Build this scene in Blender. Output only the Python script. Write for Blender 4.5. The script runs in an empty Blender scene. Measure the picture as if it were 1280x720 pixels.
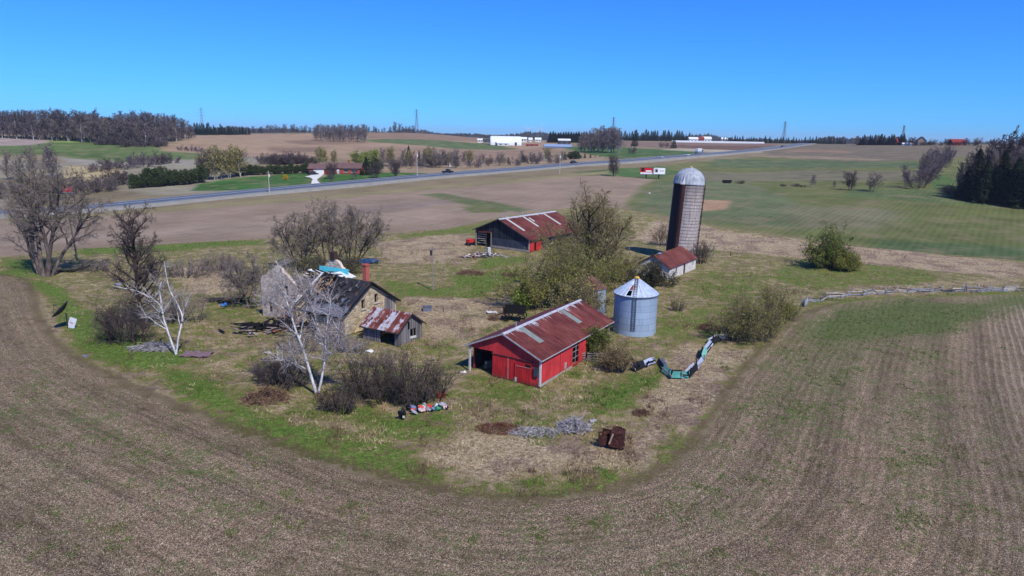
import bpy, math, random
import numpy as np
C = bpy.context.scene.collection
PI = math.pi
R_ = math.radians

# ------------------------------------------------------------------ camera geometry
FPX, YH, RHO, HC = 853.0, 168.0, 0.018, 25.0
_th = math.atan((360 - YH) / FPX)
CF = np.array([0, math.cos(_th), -math.sin(_th)])
_U0 = np.array([0, math.sin(_th), math.cos(_th)])
_X = np.array([1.0, 0, 0])
CR = math.cos(RHO) * _X + math.sin(RHO) * _U0
CU = -math.sin(RHO) * _X + math.cos(RHO) * _U0
CP = np.array([0, 0, HC])

def ray(px, py):
    return CF * FPX + CR * (px - 640) + CU * (360 - py)

def at_z(px, py, z=0.0):
    """world point on the sight line at a given height"""
    d = ray(px, py)
    return CP + d * ((z - HC) / d[2])

def at_d(px, py, dist):
    d = ray(px, py)
    return CP + d * (dist / d[1])

def proj(p):
    q = np.asarray(p, float) - CP
    s = FPX / (q @ CF)
    return 640 + (q @ CR) * s, 360 - (q @ CU) * s

# ------------------------------------------------------------------ terrain
CTRL = [  # survey points: picture x, y and ground distance
 (120,257,240),(280,244,262),(440,232,292),(560,221,325),(640,215,352),(720,206,400),(815,198,468),(890,192,545),(960,186,650),(1000,182,730),
 (30,263,228),(200,235,290),(100,200,410),(100,178,500),(0,172,540),(235,172,575),(180,183,465),(0,215,330),
 (300,190,545),(262,169,760),(400,166.5,860),(420,214,350),(520,166,960),(450,195,470),(600,205,452),(560,190,560),
 (630,181,760),(700,184,660),(600,190,620),(740,195,535),(700,200,470),(790,190,540),(850,183,770),(880,177.5,900),
 (900,215,400),(1000,230,315),(1000,205,450),(1100,237,285),(1100,210,400),(1100,181.5,660),(1200,180,610),(1160,232,295),(1250,250,255),(1280,230,300),(1270,200,450),
 (1280,300,175),(640,175,1000),(770,175,900),(800,240,262),(700,240,262),(950,255,225),(400,262,220),(550,258,226)]
def _polar(x, y):
    r = np.sqrt(x * x + y * y)
    a = np.clip(np.arctan2(x, y), -0.95, 0.95)
    return a, np.log(np.clip(r, 25, 3000))
_pts, _zs = [], []
for px, py, d in CTRL:
    p = at_d(px, py, d)
    _pts.append(_polar(p[0], p[1])); _zs.append(p[2])
for az in np.linspace(-0.95, 0.95, 9):
    for r in (25, 45, 75, 110, 140, 165):
        _pts.append((az, math.log(r))); _zs.append(0.0)
    for r, z in ((1500, 13.0), (3000, 18.0)):
        _pts.append((az, math.log(r))); _zs.append(z)
_pts = np.array(_pts); _zs = np.array(_zs)
_SA = 1.5
def _phi(r2):
    return 0.5 * r2 * np.log(r2 + 1e-12)
def _dist2(a, v):
    return ((a[:, None] - _pts[None, :, 0]) * _SA) ** 2 + (v[:, None] - _pts[None, :, 1]) ** 2
_n = len(_pts)
_K = _phi(_dist2(_pts[:, 0], _pts[:, 1])) + 0.004 * np.eye(_n)
_Pm = np.stack([np.ones(_n), _pts[:, 0] * _SA, _pts[:, 1]], 1)
_A = np.zeros((_n + 3, _n + 3)); _A[:_n, :_n] = _K; _A[:_n, _n:] = _Pm; _A[_n:, :_n] = _Pm.T
_sol = np.linalg.solve(_A, np.concatenate([_zs, np.zeros(3)]))
def height(x, y):
    x = np.atleast_1d(np.asarray(x, float)); y = np.atleast_1d(np.asarray(y, float))
    out = np.empty(x.shape)
    for s in range(0, len(x), 20000):
        a, v = _polar(x[s:s + 20000], y[s:s + 20000])
        z = _phi(_dist2(a, v)) @ _sol[:_n] + _sol[_n] + _sol[_n + 1] * a * _SA + _sol[_n + 2] * v
        r = np.exp(v)
        w = np.clip((r - 150) / 60, 0, 1); w = w * w * (3 - 2 * w)
        out[s:s + 20000] = z * w
    return out
def hz(x, y):
    return float(height(x, y)[0])
_T = np.geomspace(18, 4000, 700)
def G(px, py, lift=0.0):
    """where the sight line meets the ground"""
    d = ray(px, py); d = d / d[1]
    p = CP[None] + d[None] * _T[:, None]
    g = p[:, 2] - height(p[:, 0], p[:, 1])
    i = int(np.argmax(g < 0))
    if g[i] >= 0: i = len(_T) - 1
    a, b = _T[max(i - 1, 0)], _T[i]
    for _ in range(3):
        t = np.linspace(a, b, 12); p = CP[None] + d[None] * t[:, None]
        g = p[:, 2] - height(p[:, 0], p[:, 1]); j = int(np.argmax(g < 0))
        if g[j] >= 0: j = len(t) - 1
        a, b = t[max(j - 1, 0)], t[j]
    p = CP + d * b
    return np.array([p[0], p[1], hz(p[0], p[1]) + lift])
def mpp(p):
    """metres per picture pixel at a world point"""
    return float((np.asarray(p) - CP) @ CF) / FPX
# ------------------------------------------------------------------ helpers
def srgb(r, g, b, k=1.0):
    f = lambda c: ((c / 255.0) / 12.92 if c / 255.0 <= 0.04045 else ((c / 255.0 + 0.055) / 1.055) ** 2.4) * k
    return (f(r), f(g), f(b), 1.0)

class NT:
    """small wrapper for writing node materials"""
    def __init__(self, name, rough=0.85, spec=0.2, metal=0.0):
        self.mat = bpy.data.materials.new(name); self.mat.use_nodes = True
        self.t = self.mat.node_tree
        self.b = self.t.nodes['Principled BSDF']
        self.b.inputs['Roughness'].default_value = rough
        self.b.inputs['Specular IOR Level'].default_value = spec
        self.b.inputs['Metallic'].default_value = metal
    def n(self, typ, ins=None, **attrs):
        nd = self.t.nodes.new('ShaderNode' + typ)
        for k, v in attrs.items(): setattr(nd, k, v)
        for k, v in (ins or {}).items(): self.put(nd.inputs[k], v)
        return nd
    def put(self, sock, v):
        if isinstance(v, bpy.types.NodeSocket): self.t.links.new(v, sock)
        else: sock.default_value = v
    def obj(self): return self.n('TexCoord').outputs['Object']
    def pos(self): return self.n('NewGeometry').outputs['Position']
    def scale(self, vec, s, rot=(0, 0, 0)):
        return self.n('Mapping', {'Vector': vec, 'Scale': s, 'Rotation': rot}).outputs[0]
    def noise(self, vec, scale, detail=3, rough=0.55, dist=0.0, color=False):
        nd = self.n('TexNoise', {'Vector': vec, 'Scale': scale, 'Detail': detail, 'Roughness': rough, 'Distortion': dist})
        return nd.outputs['Color' if color else 'Fac']
    def ramp(self, fac, stops, interp='LINEAR'):
        nd = self.n('ValToRGB', {'Fac': fac}); cr = nd.color_ramp; cr.interpolation = interp
        while len(cr.elements) < len(stops): cr.elements.new(0.5)
        for e, (p, c) in zip(cr.elements, stops):
            e.position = p; e.color = c if not isinstance(c, (int, float)) else (c, c, c, 1)
        return nd.outputs['Color']
    def step(self, v, lo, hi):
        nd = self.n('MapRange', {'Value': v, 'From Min': lo, 'From Max': hi}, interpolation_type='SMOOTHSTEP')
        return nd.outputs[0]
    def m(self, op, a, b=0.0, c=0.0, clamp=False):
        nd = self.n('Math', operation=op, use_clamp=clamp)
        self.put(nd.inputs[0], a); self.put(nd.inputs[1], b)
        if op in ('MULTIPLY_ADD',): self.put(nd.inputs[2], c)
        return nd.outputs[0]
    def mix(self, fac, a, b, blend='MIX'):
        nd = self.n('Mix', data_type='RGBA', blend_type=blend)
        self.put(nd.inputs[0], fac); self.put(nd.inputs[6], a); self.put(nd.inputs[7], b)
        return nd.outputs[2]
    def attr(self, name, out='Fac'): return self.n('Attribute', attribute_name=name).outputs[out]
    def color(self, c): self.put(self.b.inputs['Base Color'], c)
    def bump(self, h, strength=0.5, dist=0.05):
        self.put(self.b.inputs['Normal'], self.n('Bump', {'Height': h, 'Strength': strength, 'Distance': dist}).outputs[0])
    def tint(self, c, vec, scale=3.0, amt=0.35, detail=4):
        """uneven shade of one colour: dirt and wear"""
        f = self.noise(vec, scale, detail)
        d = tuple(x * (1 - amt) for x in c[:3]) + (1,); l = tuple(min(1, x * (1 + amt * .6)) for x in c[:3]) + (1,)
        return self.ramp(f, [(0.3, d), (0.7, l)])

def simple(name, c, rough=0.8, amt=0.3, scale=2.5, metal=0.0, spec=0.2):
    m = NT(name, rough, spec, metal); o = m.obj()
    m.color(m.tint(c, o, scale, amt))
    return m.mat

def np_mesh(name, V, F, mat=None, parent=None, smooth=False, link=True, loc=None):
    """V (n,3) array, F (m,3|4) array or list of index lists -> linked mesh object"""
    me = bpy.data.meshes.new(name)
    if isinstance(F, np.ndarray):
        V = np.asarray(V, np.float32); k = F.shape[1]
        me.vertices.add(len(V)); me.vertices.foreach_set('co', V.ravel())
        me.loops.add(F.size); me.loops.foreach_set('vertex_index', F.astype(np.int32).ravel())
        me.polygons.add(len(F)); me.polygons.foreach_set('loop_start', (np.arange(len(F)) * k).astype(np.int32))
        me.update(calc_edges=True)
    else:
        me.from_pydata([tuple(map(float, v)) for v in V], [], [list(map(int, f)) for f in F]); me.update()
    if smooth: me.polygons.foreach_set('use_smooth', np.ones(len(me.polygons), bool))
    if mat: me.materials.append(mat)
    o = bpy.data.objects.new(name, me)
    if link: C.objects.link(o)
    if parent: o.parent = parent
    if loc is not None: o.location = loc
    return o

class MB:
    """collects solids for one part"""
    def __init__(self): self.v, self.f = [], []
    def add(self, vs, fs):
        k = len(self.v); self.v += [tuple(map(float, p)) for p in vs]; self.f += [[i + k for i in f] for f in fs]; return self
    def box(self, c, s, rot=None, taper=1.0):
        """centre, full size, optional 3x3 rotation"""
        hx, hy, hz_ = s[0] / 2, s[1] / 2, s[2] / 2
        P = [(-hx, -hy, -hz_), (hx, -hy, -hz_), (hx, hy, -hz_), (-hx, hy, -hz_),
             (-hx * taper, -hy * taper, hz_), (hx * taper, -hy * taper, hz_), (hx * taper, hy * taper, hz_), (-hx * taper, hy * taper, hz_)]
        P = np.array(P)
        if rot is not None: P = P @ np.asarray(rot).T
        return self.add(P + np.asarray(c, float), [(0, 3, 2, 1), (4, 5, 6, 7), (0, 1, 5, 4), (1, 2, 6, 5), (2, 3, 7, 6), (3, 0, 4, 7)])
    def bar(self, a, b, w, h=None):
        """beam of rectangular section from a to b"""
        a = np.asarray(a, float); b = np.asarray(b, float); d = b - a; L = np.linalg.norm(d); d = d / L
        up = np.array([0, 0, 1.0]) if abs(d[2]) < 0.95 else np.array([0, 1.0, 0])
        s = np.cross(d, up); s /= np.linalg.norm(s); t = np.cross(s, d)
        return self.box((a + b) / 2, (L, w, h or w), np.stack([d, s, t], 1))
    def tube(self, pts, r, n=8, caps=True):
        pts = np.asarray(pts, float); k = len(pts); r = np.broadcast_to(np.asarray(r, float), (k,))
        tan = np.gradient(pts, axis=0); tan /= np.linalg.norm(tan, axis=1)[:, None] + 1e-9
        ref = np.array([0.13, 0.31, 1.0]) if abs(tan[0][2]) < 0.9 else np.array([1.0, 0.2, 0])
        base = len(self.v); a = np.arange(n) * 2 * PI / n
        for p, t, q in zip(pts, tan, r):
            s = np.cross(t, ref); s /= np.linalg.norm(s) + 1e-9; u = np.cross(s, t)
            for x in a: self.v.append(tuple(p + q * (math.cos(x) * s + math.sin(x) * u)))
        for i in range(k - 1):
            for j in range(n):
                self.f.append([base + i * n + j, base + i * n + (j + 1) % n, base + (i + 1) * n + (j + 1) % n, base + (i + 1) * n + j])
        if caps:
            self.f.append([base + j for j in range(n)][::-1]); self.f.append([base + (k - 1) * n + j for j in range(n)])
        return self
    def lathe(self, prof, n=32, c=(0, 0, 0), a0=0.0, a1=2 * PI):
        """profile [(radius, z)] turned about the vertical axis"""
        base = len(self.v); closed = abs(a1 - a0 - 2 * PI) < 1e-6; m = n if closed else n + 1
        for r, z in prof:
            for j in range(m):
                x = a0 + (a1 - a0) * j / n
                self.v.append((c[0] + r * math.cos(x), c[1] + r * math.sin(x), c[2] + z))
        for i in range(len(prof) - 1):
            for j in range(n):
                k = (j + 1) % m
                self.f.append([base + i * m + j, base + i * m + k, base + (i + 1) * m + k, base + (i + 1) * m + j])
        return self
    def prism(self, outline, y0, y1):
        """outline [(x,z)] counter-clockwise, extruded in y"""
        n = len(outline); vs = [(x, y0, z) for x, z in outline] + [(x, y1, z) for x, z in outline]
        fs = [list(range(n)), list(range(2 * n - 1, n - 1, -1))] + [[i, n + i, n + (i + 1) % n, (i + 1) % n] for i in range(n)]
        return self.add(vs, fs)
    def wall(self, prof, holes=(), th=0.2, cuts=()):
        """upright wall in local x,z (front face y=0, back y=th) under the top line prof [(x,z)], with rectangular holes (x0,x1,z0,z1)"""
        px = [p[0] for p in prof]; pz = [p[1] for p in prof]
        top = lambda x: float(np.interp(x, px, pz))
        xs = sorted(set([round(v, 4) for v in px + [h[0] for h in holes] + [h[1] for h in holes] + list(cuts)]))
        zs = sorted(set([0.0] + [round(v, 4) for h in holes for v in h[2:4]] + [max(pz)]))
        idx = {}
        def vid(x, z, back):
            k = (round(x, 4), round(z, 4), back)
            if k not in idx: idx[k] = len(self.v); self.v.append((x, th if back else 0.0, z))
            return idx[k]
        edges = {}
        for x0, x1 in zip(xs[:-1], xs[1:]):
            for z0, z1 in zip(zs[:-1], zs[1:]):
                if any(h[0] - 1e-4 <= x0 and x1 <= h[1] + 1e-4 and h[2] - 1e-4 <= z0 and z1 <= h[3] + 1e-4 for h in holes): continue
                P = [(x0, min(z0, top(x0))), (x1, min(z0, top(x1))), (x1, min(z1, top(x1))), (x0, min(z1, top(x0)))]
                Q = []
                for p in P:
                    if not Q or abs(p[0] - Q[-1][0]) + abs(p[1] - Q[-1][1]) > 1e-4: Q.append(p)
                if len(Q) > 2 and abs(Q[0][0] - Q[-1][0]) + abs(Q[0][1] - Q[-1][1]) < 1e-4: Q.pop()
                ar = 0.5 * abs(sum(Q[i][0] * Q[(i + 1) % len(Q)][1] - Q[(i + 1) % len(Q)][0] * Q[i][1] for i in range(len(Q))))
                if len(Q) < 3 or ar < 1e-5: continue
                self.f.append([vid(x, z, 0) for x, z in Q]); self.f.append([vid(x, z, 1) for x, z in Q][::-1])
                for i in range(len(Q)):
                    a, b = Q[i], Q[(i + 1) % len(Q)]
                    ka = (round(a[0], 4), round(a[1], 4)); kb = (round(b[0], 4), round(b[1], 4))
                    if (kb, ka) in edges: edges.pop((kb, ka))
                    else: edges[(ka, kb)] = 1
        for (a, b) in edges:
            self.f.append([vid(a[0], a[1], 0), vid(a[0], a[1], 1), vid(b[0], b[1], 1), vid(b[0], b[1], 0)])
        return self
    def xf(self, rotz=0.0, loc=(0, 0, 0), start=0):
        c, s = math.cos(rotz), math.sin(rotz)
        self.v[start:] = [(x * c - y * s + loc[0], x * s + y * c + loc[1], z + loc[2]) for x, y, z in self.v[start:]]
        return self
    def join(self, o):
        return self.add(o.v, o.f)
    def build(self, name, mat, parent=None, smooth=False, loc=None):
        o = np_mesh(name, self.v, self.f, mat, parent, smooth, loc=loc)
        return o

def rotmat(rx=0, ry=0, rz=0):
    cx, sx, cy, sy, cz, sz = math.cos(rx), math.sin(rx), math.cos(ry), math.sin(ry), math.cos(rz), math.sin(rz)
    return np.array([[cz, -sz, 0], [sz, cz, 0], [0, 0, 1]]) @ np.array([[cy, 0, sy], [0, 1, 0], [-sy, 0, cy]]) @ np.array([[1, 0, 0], [0, cx, -sx], [0, sx, cx]])

def tag(o, label=None, cat=None, group=None, kind=None):
    if label: o['label'] = label
    if cat: o['category'] = cat
    if group: o['group'] = group
    if kind: o['kind'] = kind
    return o
def thing(name, label, cat, loc=(0, 0, 0), rz=0.0, group=None):
    o = bpy.data.objects.new(name, None); o.empty_display_size = 0.3; C.objects.link(o)
    o.location = tuple(map(float, loc)); o.rotation_euler = (0, 0, rz)
    return tag(o, label, cat, group)
def dup(root, loc, rz=0.0, sc=1.0, label=None, group=None):
    def cp(o, par):
        c = o.copy(); C.objects.link(c)
        if par: c.parent = par
        for ch in o.children: cp(ch, c)
        return c
    r = cp(root, None); r.location = tuple(map(float, loc)); r.rotation_euler = (0, 0, rz)
    r.scale = (sc, sc, sc) if not isinstance(sc, (tuple, list)) else sc
    if label: r['label'] = label
    if group: r['group'] = group
    return r
# ------------------------------------------------------------------ ground
def wpoly(pix): return np.array([G(*p)[:2] for p in pix])
def dens(poly, closed=True, step=0.02):
    return poly
def seg_dist(X, Y, poly, closed=True):
    d = np.full(X.shape, 1e12); n = len(poly)
    for i in range(n if closed else n - 1):
        a = poly[i]; b = poly[(i + 1) % n]; e = b - a; L2 = e @ e + 1e-9
        t = np.clip(((X - a[0]) * e[0] + (Y - a[1]) * e[1]) / L2, 0, 1)
        d = np.minimum(d, (X - a[0] - t * e[0]) ** 2 + (Y - a[1] - t * e[1]) ** 2)
    return np.sqrt(d)
def seg_along(X, Y, poly):
    """distance travelled along a line to the point nearest each position"""
    d = np.full(X.shape, 1e12); o = np.zeros(X.shape); run = 0.0
    for a, b in zip(poly[:-1], poly[1:]):
        e = b - a; L = np.sqrt(e @ e) + 1e-9; t = np.clip(((X - a[0]) * e[0] + (Y - a[1]) * e[1]) / L ** 2, 0, 1)
        q = (X - a[0] - t * e[0]) ** 2 + (Y - a[1] - t * e[1]) ** 2; k = q < d; d = np.where(k, q, d); o = np.where(k, run + t * L, o); run += L
    return o
def inside(X, Y, poly):
    w = np.zeros(X.shape, bool); n = len(poly)
    for i in range(n):
        a = poly[i]; b = poly[(i + 1) % n]
        c = (a[1] > Y) != (b[1] > Y)
        with np.errstate(divide='ignore', invalid='ignore'):
            w ^= c & (X < (b[0] - a[0]) * (Y - a[1]) / (b[1] - a[1] + 1e-12) + a[0])
    return w
def sdf(X, Y, poly):
    d = seg_dist(X, Y, poly); return np.where(inside(X, Y, poly), d, -d)
def smooth_line(pts, n=6):
    pts = np.array(pts, float); out = []
    P = np.vstack([2 * pts[0] - pts[1], pts, 2 * pts[-1] - pts[-2]])
    for i in range(1, len(P) - 2):
        for t in np.linspace(0, 1, n, endpoint=False):
            out.append(0.5 * ((2 * P[i]) + (-P[i - 1] + P[i + 1]) * t + (2 * P[i - 1] - 5 * P[i] + 4 * P[i + 1] - P[i + 2]) * t * t + (-P[i - 1] + 3 * P[i] - 3 * P[i + 1] + P[i + 2]) * t ** 3))
    out.append(pts[-1]); return np.array(out)

LOWER_PX = [(-60,338),(0,345),(28,352),(38,375),(45,400),(75,438),(130,470),(200,502),(300,542),(380,570),(450,594),(540,614),(620,627),(700,624),(780,611),(835,588),(880,545),(915,490),(950,445),(985,408)]
FENCE_PX = [(1010,392),(1060,379),(1120,373),(1200,370),(1290,368),(1400,366)]
UPPER_PX = [(1400,336),(1280,326),(1180,318),(1080,309),(1000,299),(900,284),(830,274),(790,263),(740,258),(690,262),(620,272),(560,286),(470,292),(300,300),(100,311),(0,321),(-60,325)]
lower_w = smooth_line(wpoly(LOWER_PX)); yard_w = np.vstack([lower_w, wpoly(FENCE_PX), wpoly(UPPER_PX)])
_ld = lower_w[-1] - lower_w[-8]; _ld /= np.linalg.norm(_ld)
row_w = np.vstack([lower_w, lower_w[-1] + _ld * 120])

FIELDS = [  # picture polygon, colour (sRGB), soft edge m
 ([(-200,262),(-200,190),(0,195),(130,203),(330,197),(330,236),(130,246),(0,262)], (150,144,124), 4),
 ([(0,225),(130,222),(180,245),(60,255),(0,258)], (128,116,92), 5),
 ([(78,207),(140,209),(158,222),(120,229),(83,222)], (186,168,126), 2),
 ([(65,196),(160,196),(240,197),(250,205),(160,208),(80,206)], (158,152,138), 3),
 ([(-150,183),(0,181),(60,174),(120,175),(160,182),(250,191),(245,198),(150,203),(60,195),(-100,194)], (96,116,66), 4),
 ([(0,190),(90,189),(150,194),(130,198),(40,194)], (84,106,56), 4),
 ([(60,174),(118,175),(118,178),(60,178)], (130,150,80), 3),
 ([(-150,170),(0,171),(52,174),(42,181),(-150,183)], (168,152,146), 4),
 ([(205,188),(225,172),(262,169),(330,167.5),(460,168),(600,170),(700,182),(700,192),(690,206),(460,201),(330,196)], (166,140,114), 5),
 ([(345,175),(455,172),(450,178),(400,181),(345,180)], (138,114,94), 4),
 ([(335,184),(400,184),(404,190),(345,191)], (136,112,92), 5),
 ([(455,166.5),(590,169),(600,177),(520,175),(450,173)], (144,120,100), 4),
 ([(452,175),(500,173.5),(560,176),(620,180),(640,188),(560,186),(500,180)], (92,110,66), 4),
 ([(450,184),(560,185),(700,186),(700,206),(560,206),(450,204)], (154,128,106), 4),
 ([(330,211),(450,206),(560,205),(660,198),(760,190),(760,203),(640,213),(520,222),(400,232),(330,236)], (160,140,114), 3),
 ([(250,230),(300,222),(385,216),(392,229),(320,237),(245,238)], (66,108,50), 1.5),
 ([(400,230),(398,224),(415,217),(470,215),(535,216),(548,221),(480,229)], (62,106,46), 1.5),
 ([(700,184),(760,182),(800,186),(900,189),(850,194),(775,199),(740,194)], (74,106,56), 2),
 ([(745,176),(830,178),(980,179.5),(950,187),(850,185),(780,182)], (134,110,98), 3),
 ([(835,181),(970,182),(945,188),(880,187)], (112,86,72), 3),
 ([(826,187.5),(850,185.5),(930,188),(960,190),(925,192.5)], (178,168,146), 2),
 ([(690,226),(760,214),(830,205),(950,196),(1010,190),(1170,196),(1300,196),(1400,260),(1400,335),(1280,326),(1180,318),(1080,309),(1000,299),(900,284),(790,263),(770,245),(800,228)], (110,116,68), 3),
 ([(950,184),(1000,181),(1100,180),(1240,178),(1300,186),(1190,198),(1100,203),(960,197)], (120,110,92), 4),
 ([(1000,186),(1060,188),(1060,191),(985,190)], (146,120,98), 4),
 ([(960,194),(1030,195),(1110,199),(1100,201),(950,196)], (150,134,110), 3),
 ([(900,199),(1000,200),(1150,203),(1150,210),(1000,210),(880,208)], (92,108,72), 4),
 ([(860,214),(1000,213),(1150,214),(1140,226),(1000,225),(850,226)], (122,118,92), 5),
 ([(715,216),(830,206),(850,216),(822,223),(780,221)], (84,112,60), 2.5),
 ([(790,263),(820,226),(900,226),(960,235),(1000,262),(1000,290),(900,280)], (108,118,82), 5),
 ([(870,250),(912,251),(908,262),(872,264)], (174,142,112), 1.5),
 ([(980,258),(1100,262),(1090,285),(1000,288)], (124,122,92), 6),
 ([(1060,236),(1200,238),(1280,252),(1280,262),(1150,252),(1050,246)], (98,114,72), 4),
 ([(1100,300),(1280,310),(1280,326),(1180,318),(1090,310)], (88,106,66), 3),
 ([(1160,224),(1185,218),(1192,236),(1168,240)], (90,116,62), 2),
 ([(-200,345),(-200,268),(0,273),(120,268),(280,255),(440,243),(560,232),(640,226),(690,222),(760,219),(815,225),(795,240),(775,262),(620,275),(470,300),(100,320),(0,325)], (158,138,118), 2.5),
 ([(0,272),(120,266),(280,254),(440,242),(560,231),(640,224),(720,217),(760,214),(760,217),(640,229),(440,246),(280,259),(120,272),(0,280)], (150,140,102), 2),
 ([(0,295),(200,285),(400,270),(560,262),(560,275),(400,286),(200,297),(0,308)], (168,148,128), 6),
 ([(525,243),(552,241),(610,251),(668,262),(650,266),(590,258)], (104,114,74), 2),
 ([(575,258),(620,258),(640,266),(590,266)], (104,112,66), 2),
 ([(420,262),(560,250),(560,254),(430,270)], (148,130,118), 4),
]
YARD_TINT = [  # picture polygon, >0 green, <0 dry
 ([(20,350),(70,372),(92,440),(135,458),(225,455),(240,440),(180,425),(110,400),(60,352)], 0.8),
 ([(205,462),(262,470),(332,522),(420,546),(500,562),(545,588),(450,590),(330,547),(235,503)], 0.75),
 ([(330,545),(470,560),(545,592),(540,612),(450,592)], 0.4),
 ([(425,505),(500,522),(560,508),(565,545),(480,552)], 0.5),
 ([(748,495),(790,468),(825,472),(795,503),(752,512)], 0.7),
 ([(600,470),(650,478),(690,492),(640,512),(590,495)], 0.3),
 ([(820,390),(900,380),(900,420),(830,430)], 0.3),
 ([(880,338),(960,345),(930,385),(850,362)], 0.25),
 ([(1000,326),(1160,336),(1180,352),(1010,362),(960,345)], 0.3),
 ([(560,345),(650,335),(650,350),(590,372)], 0.6),
 ([(465,345),(540,360),(600,350),(590,372),(500,375)], 0.45),
 ([(600,322),(660,320),(650,330),(600,335)], 0.5),
 ([(500,295),(620,275),(640,285),(520,305)], 0.4),
 ([(100,310),(330,300),(330,306),(100,320)], 0.6),
 ([(0,322),(60,325),(60,350),(0,345)], 0.6),
 ([(640,605),(700,590),(800,560),(850,530),(860,560),(800,600),(700,620)], 0.2),
 ([(1020,375),(1280,362),(1280,370),(1020,385)], 0.3),
 ([(270,375),(330,372),(330,400),(270,400)], 0.25),
 ([(595,540),(760,560),(825,540),(800,585),(620,598),(535,570)], -0.9),
 ([(840,430),(930,440),(890,500),(850,540),(800,500),(840,470)], -0.6),
 ([(505,372),(640,376),(600,425),(540,425)], -0.6),
 ([(820,276),(1000,302),(1180,320),(1280,329),(1280,348),(1150,335),(1000,322),(890,312),(790,300)], -0.95),
 ([(470,302),(590,290),(580,330),(485,330)], -0.5),
 ([(225,338),(290,330),(305,362),(240,368)], -0.7),
 ([(30,350),(48,380),(90,440),(150,470),(250,515),(140,470),(75,438),(45,400)], -0.5),
 ([(1000,372),(1060,360),(1280,345),(1280,362),(1050,372)], -0.2),
]
FG_GREEN = [([(1000,392),(1060,379),(1290,370),(1290,385),(1230,405),(1120,430),(1000,440)], 0.9),
 ([(930,450),(1010,400),(1050,400),(1130,430),(1080,520),(1000,560),(940,560)], 0.42),
 ([(1130,420),(1180,430),(1170,640),(1130,660),(1120,540)], 0.4),
 ([(820,560),(960,460),(1000,480),(980,640),(860,660)], 0.22),
 ([(0,455),(60,460),(300,560),(330,640),(200,620),(0,520)], 0.3),
 ([(640,650),(760,650),(760,720),(640,720)], 0.2)]

def vnoise(X, Y, s, seed=0):
    """cheap smooth noise from summed sines"""
    rg = np.random.default_rng(seed); o = np.zeros(X.shape)
    for k in range(7):
        a = rg.uniform(0, 2 * PI); f = s * rg.uniform(0.6, 1.8)
        o += np.sin((X * math.cos(a) + Y * math.sin(a)) * f + rg.uniform(0, 6.3))
    return o / 3.2

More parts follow.
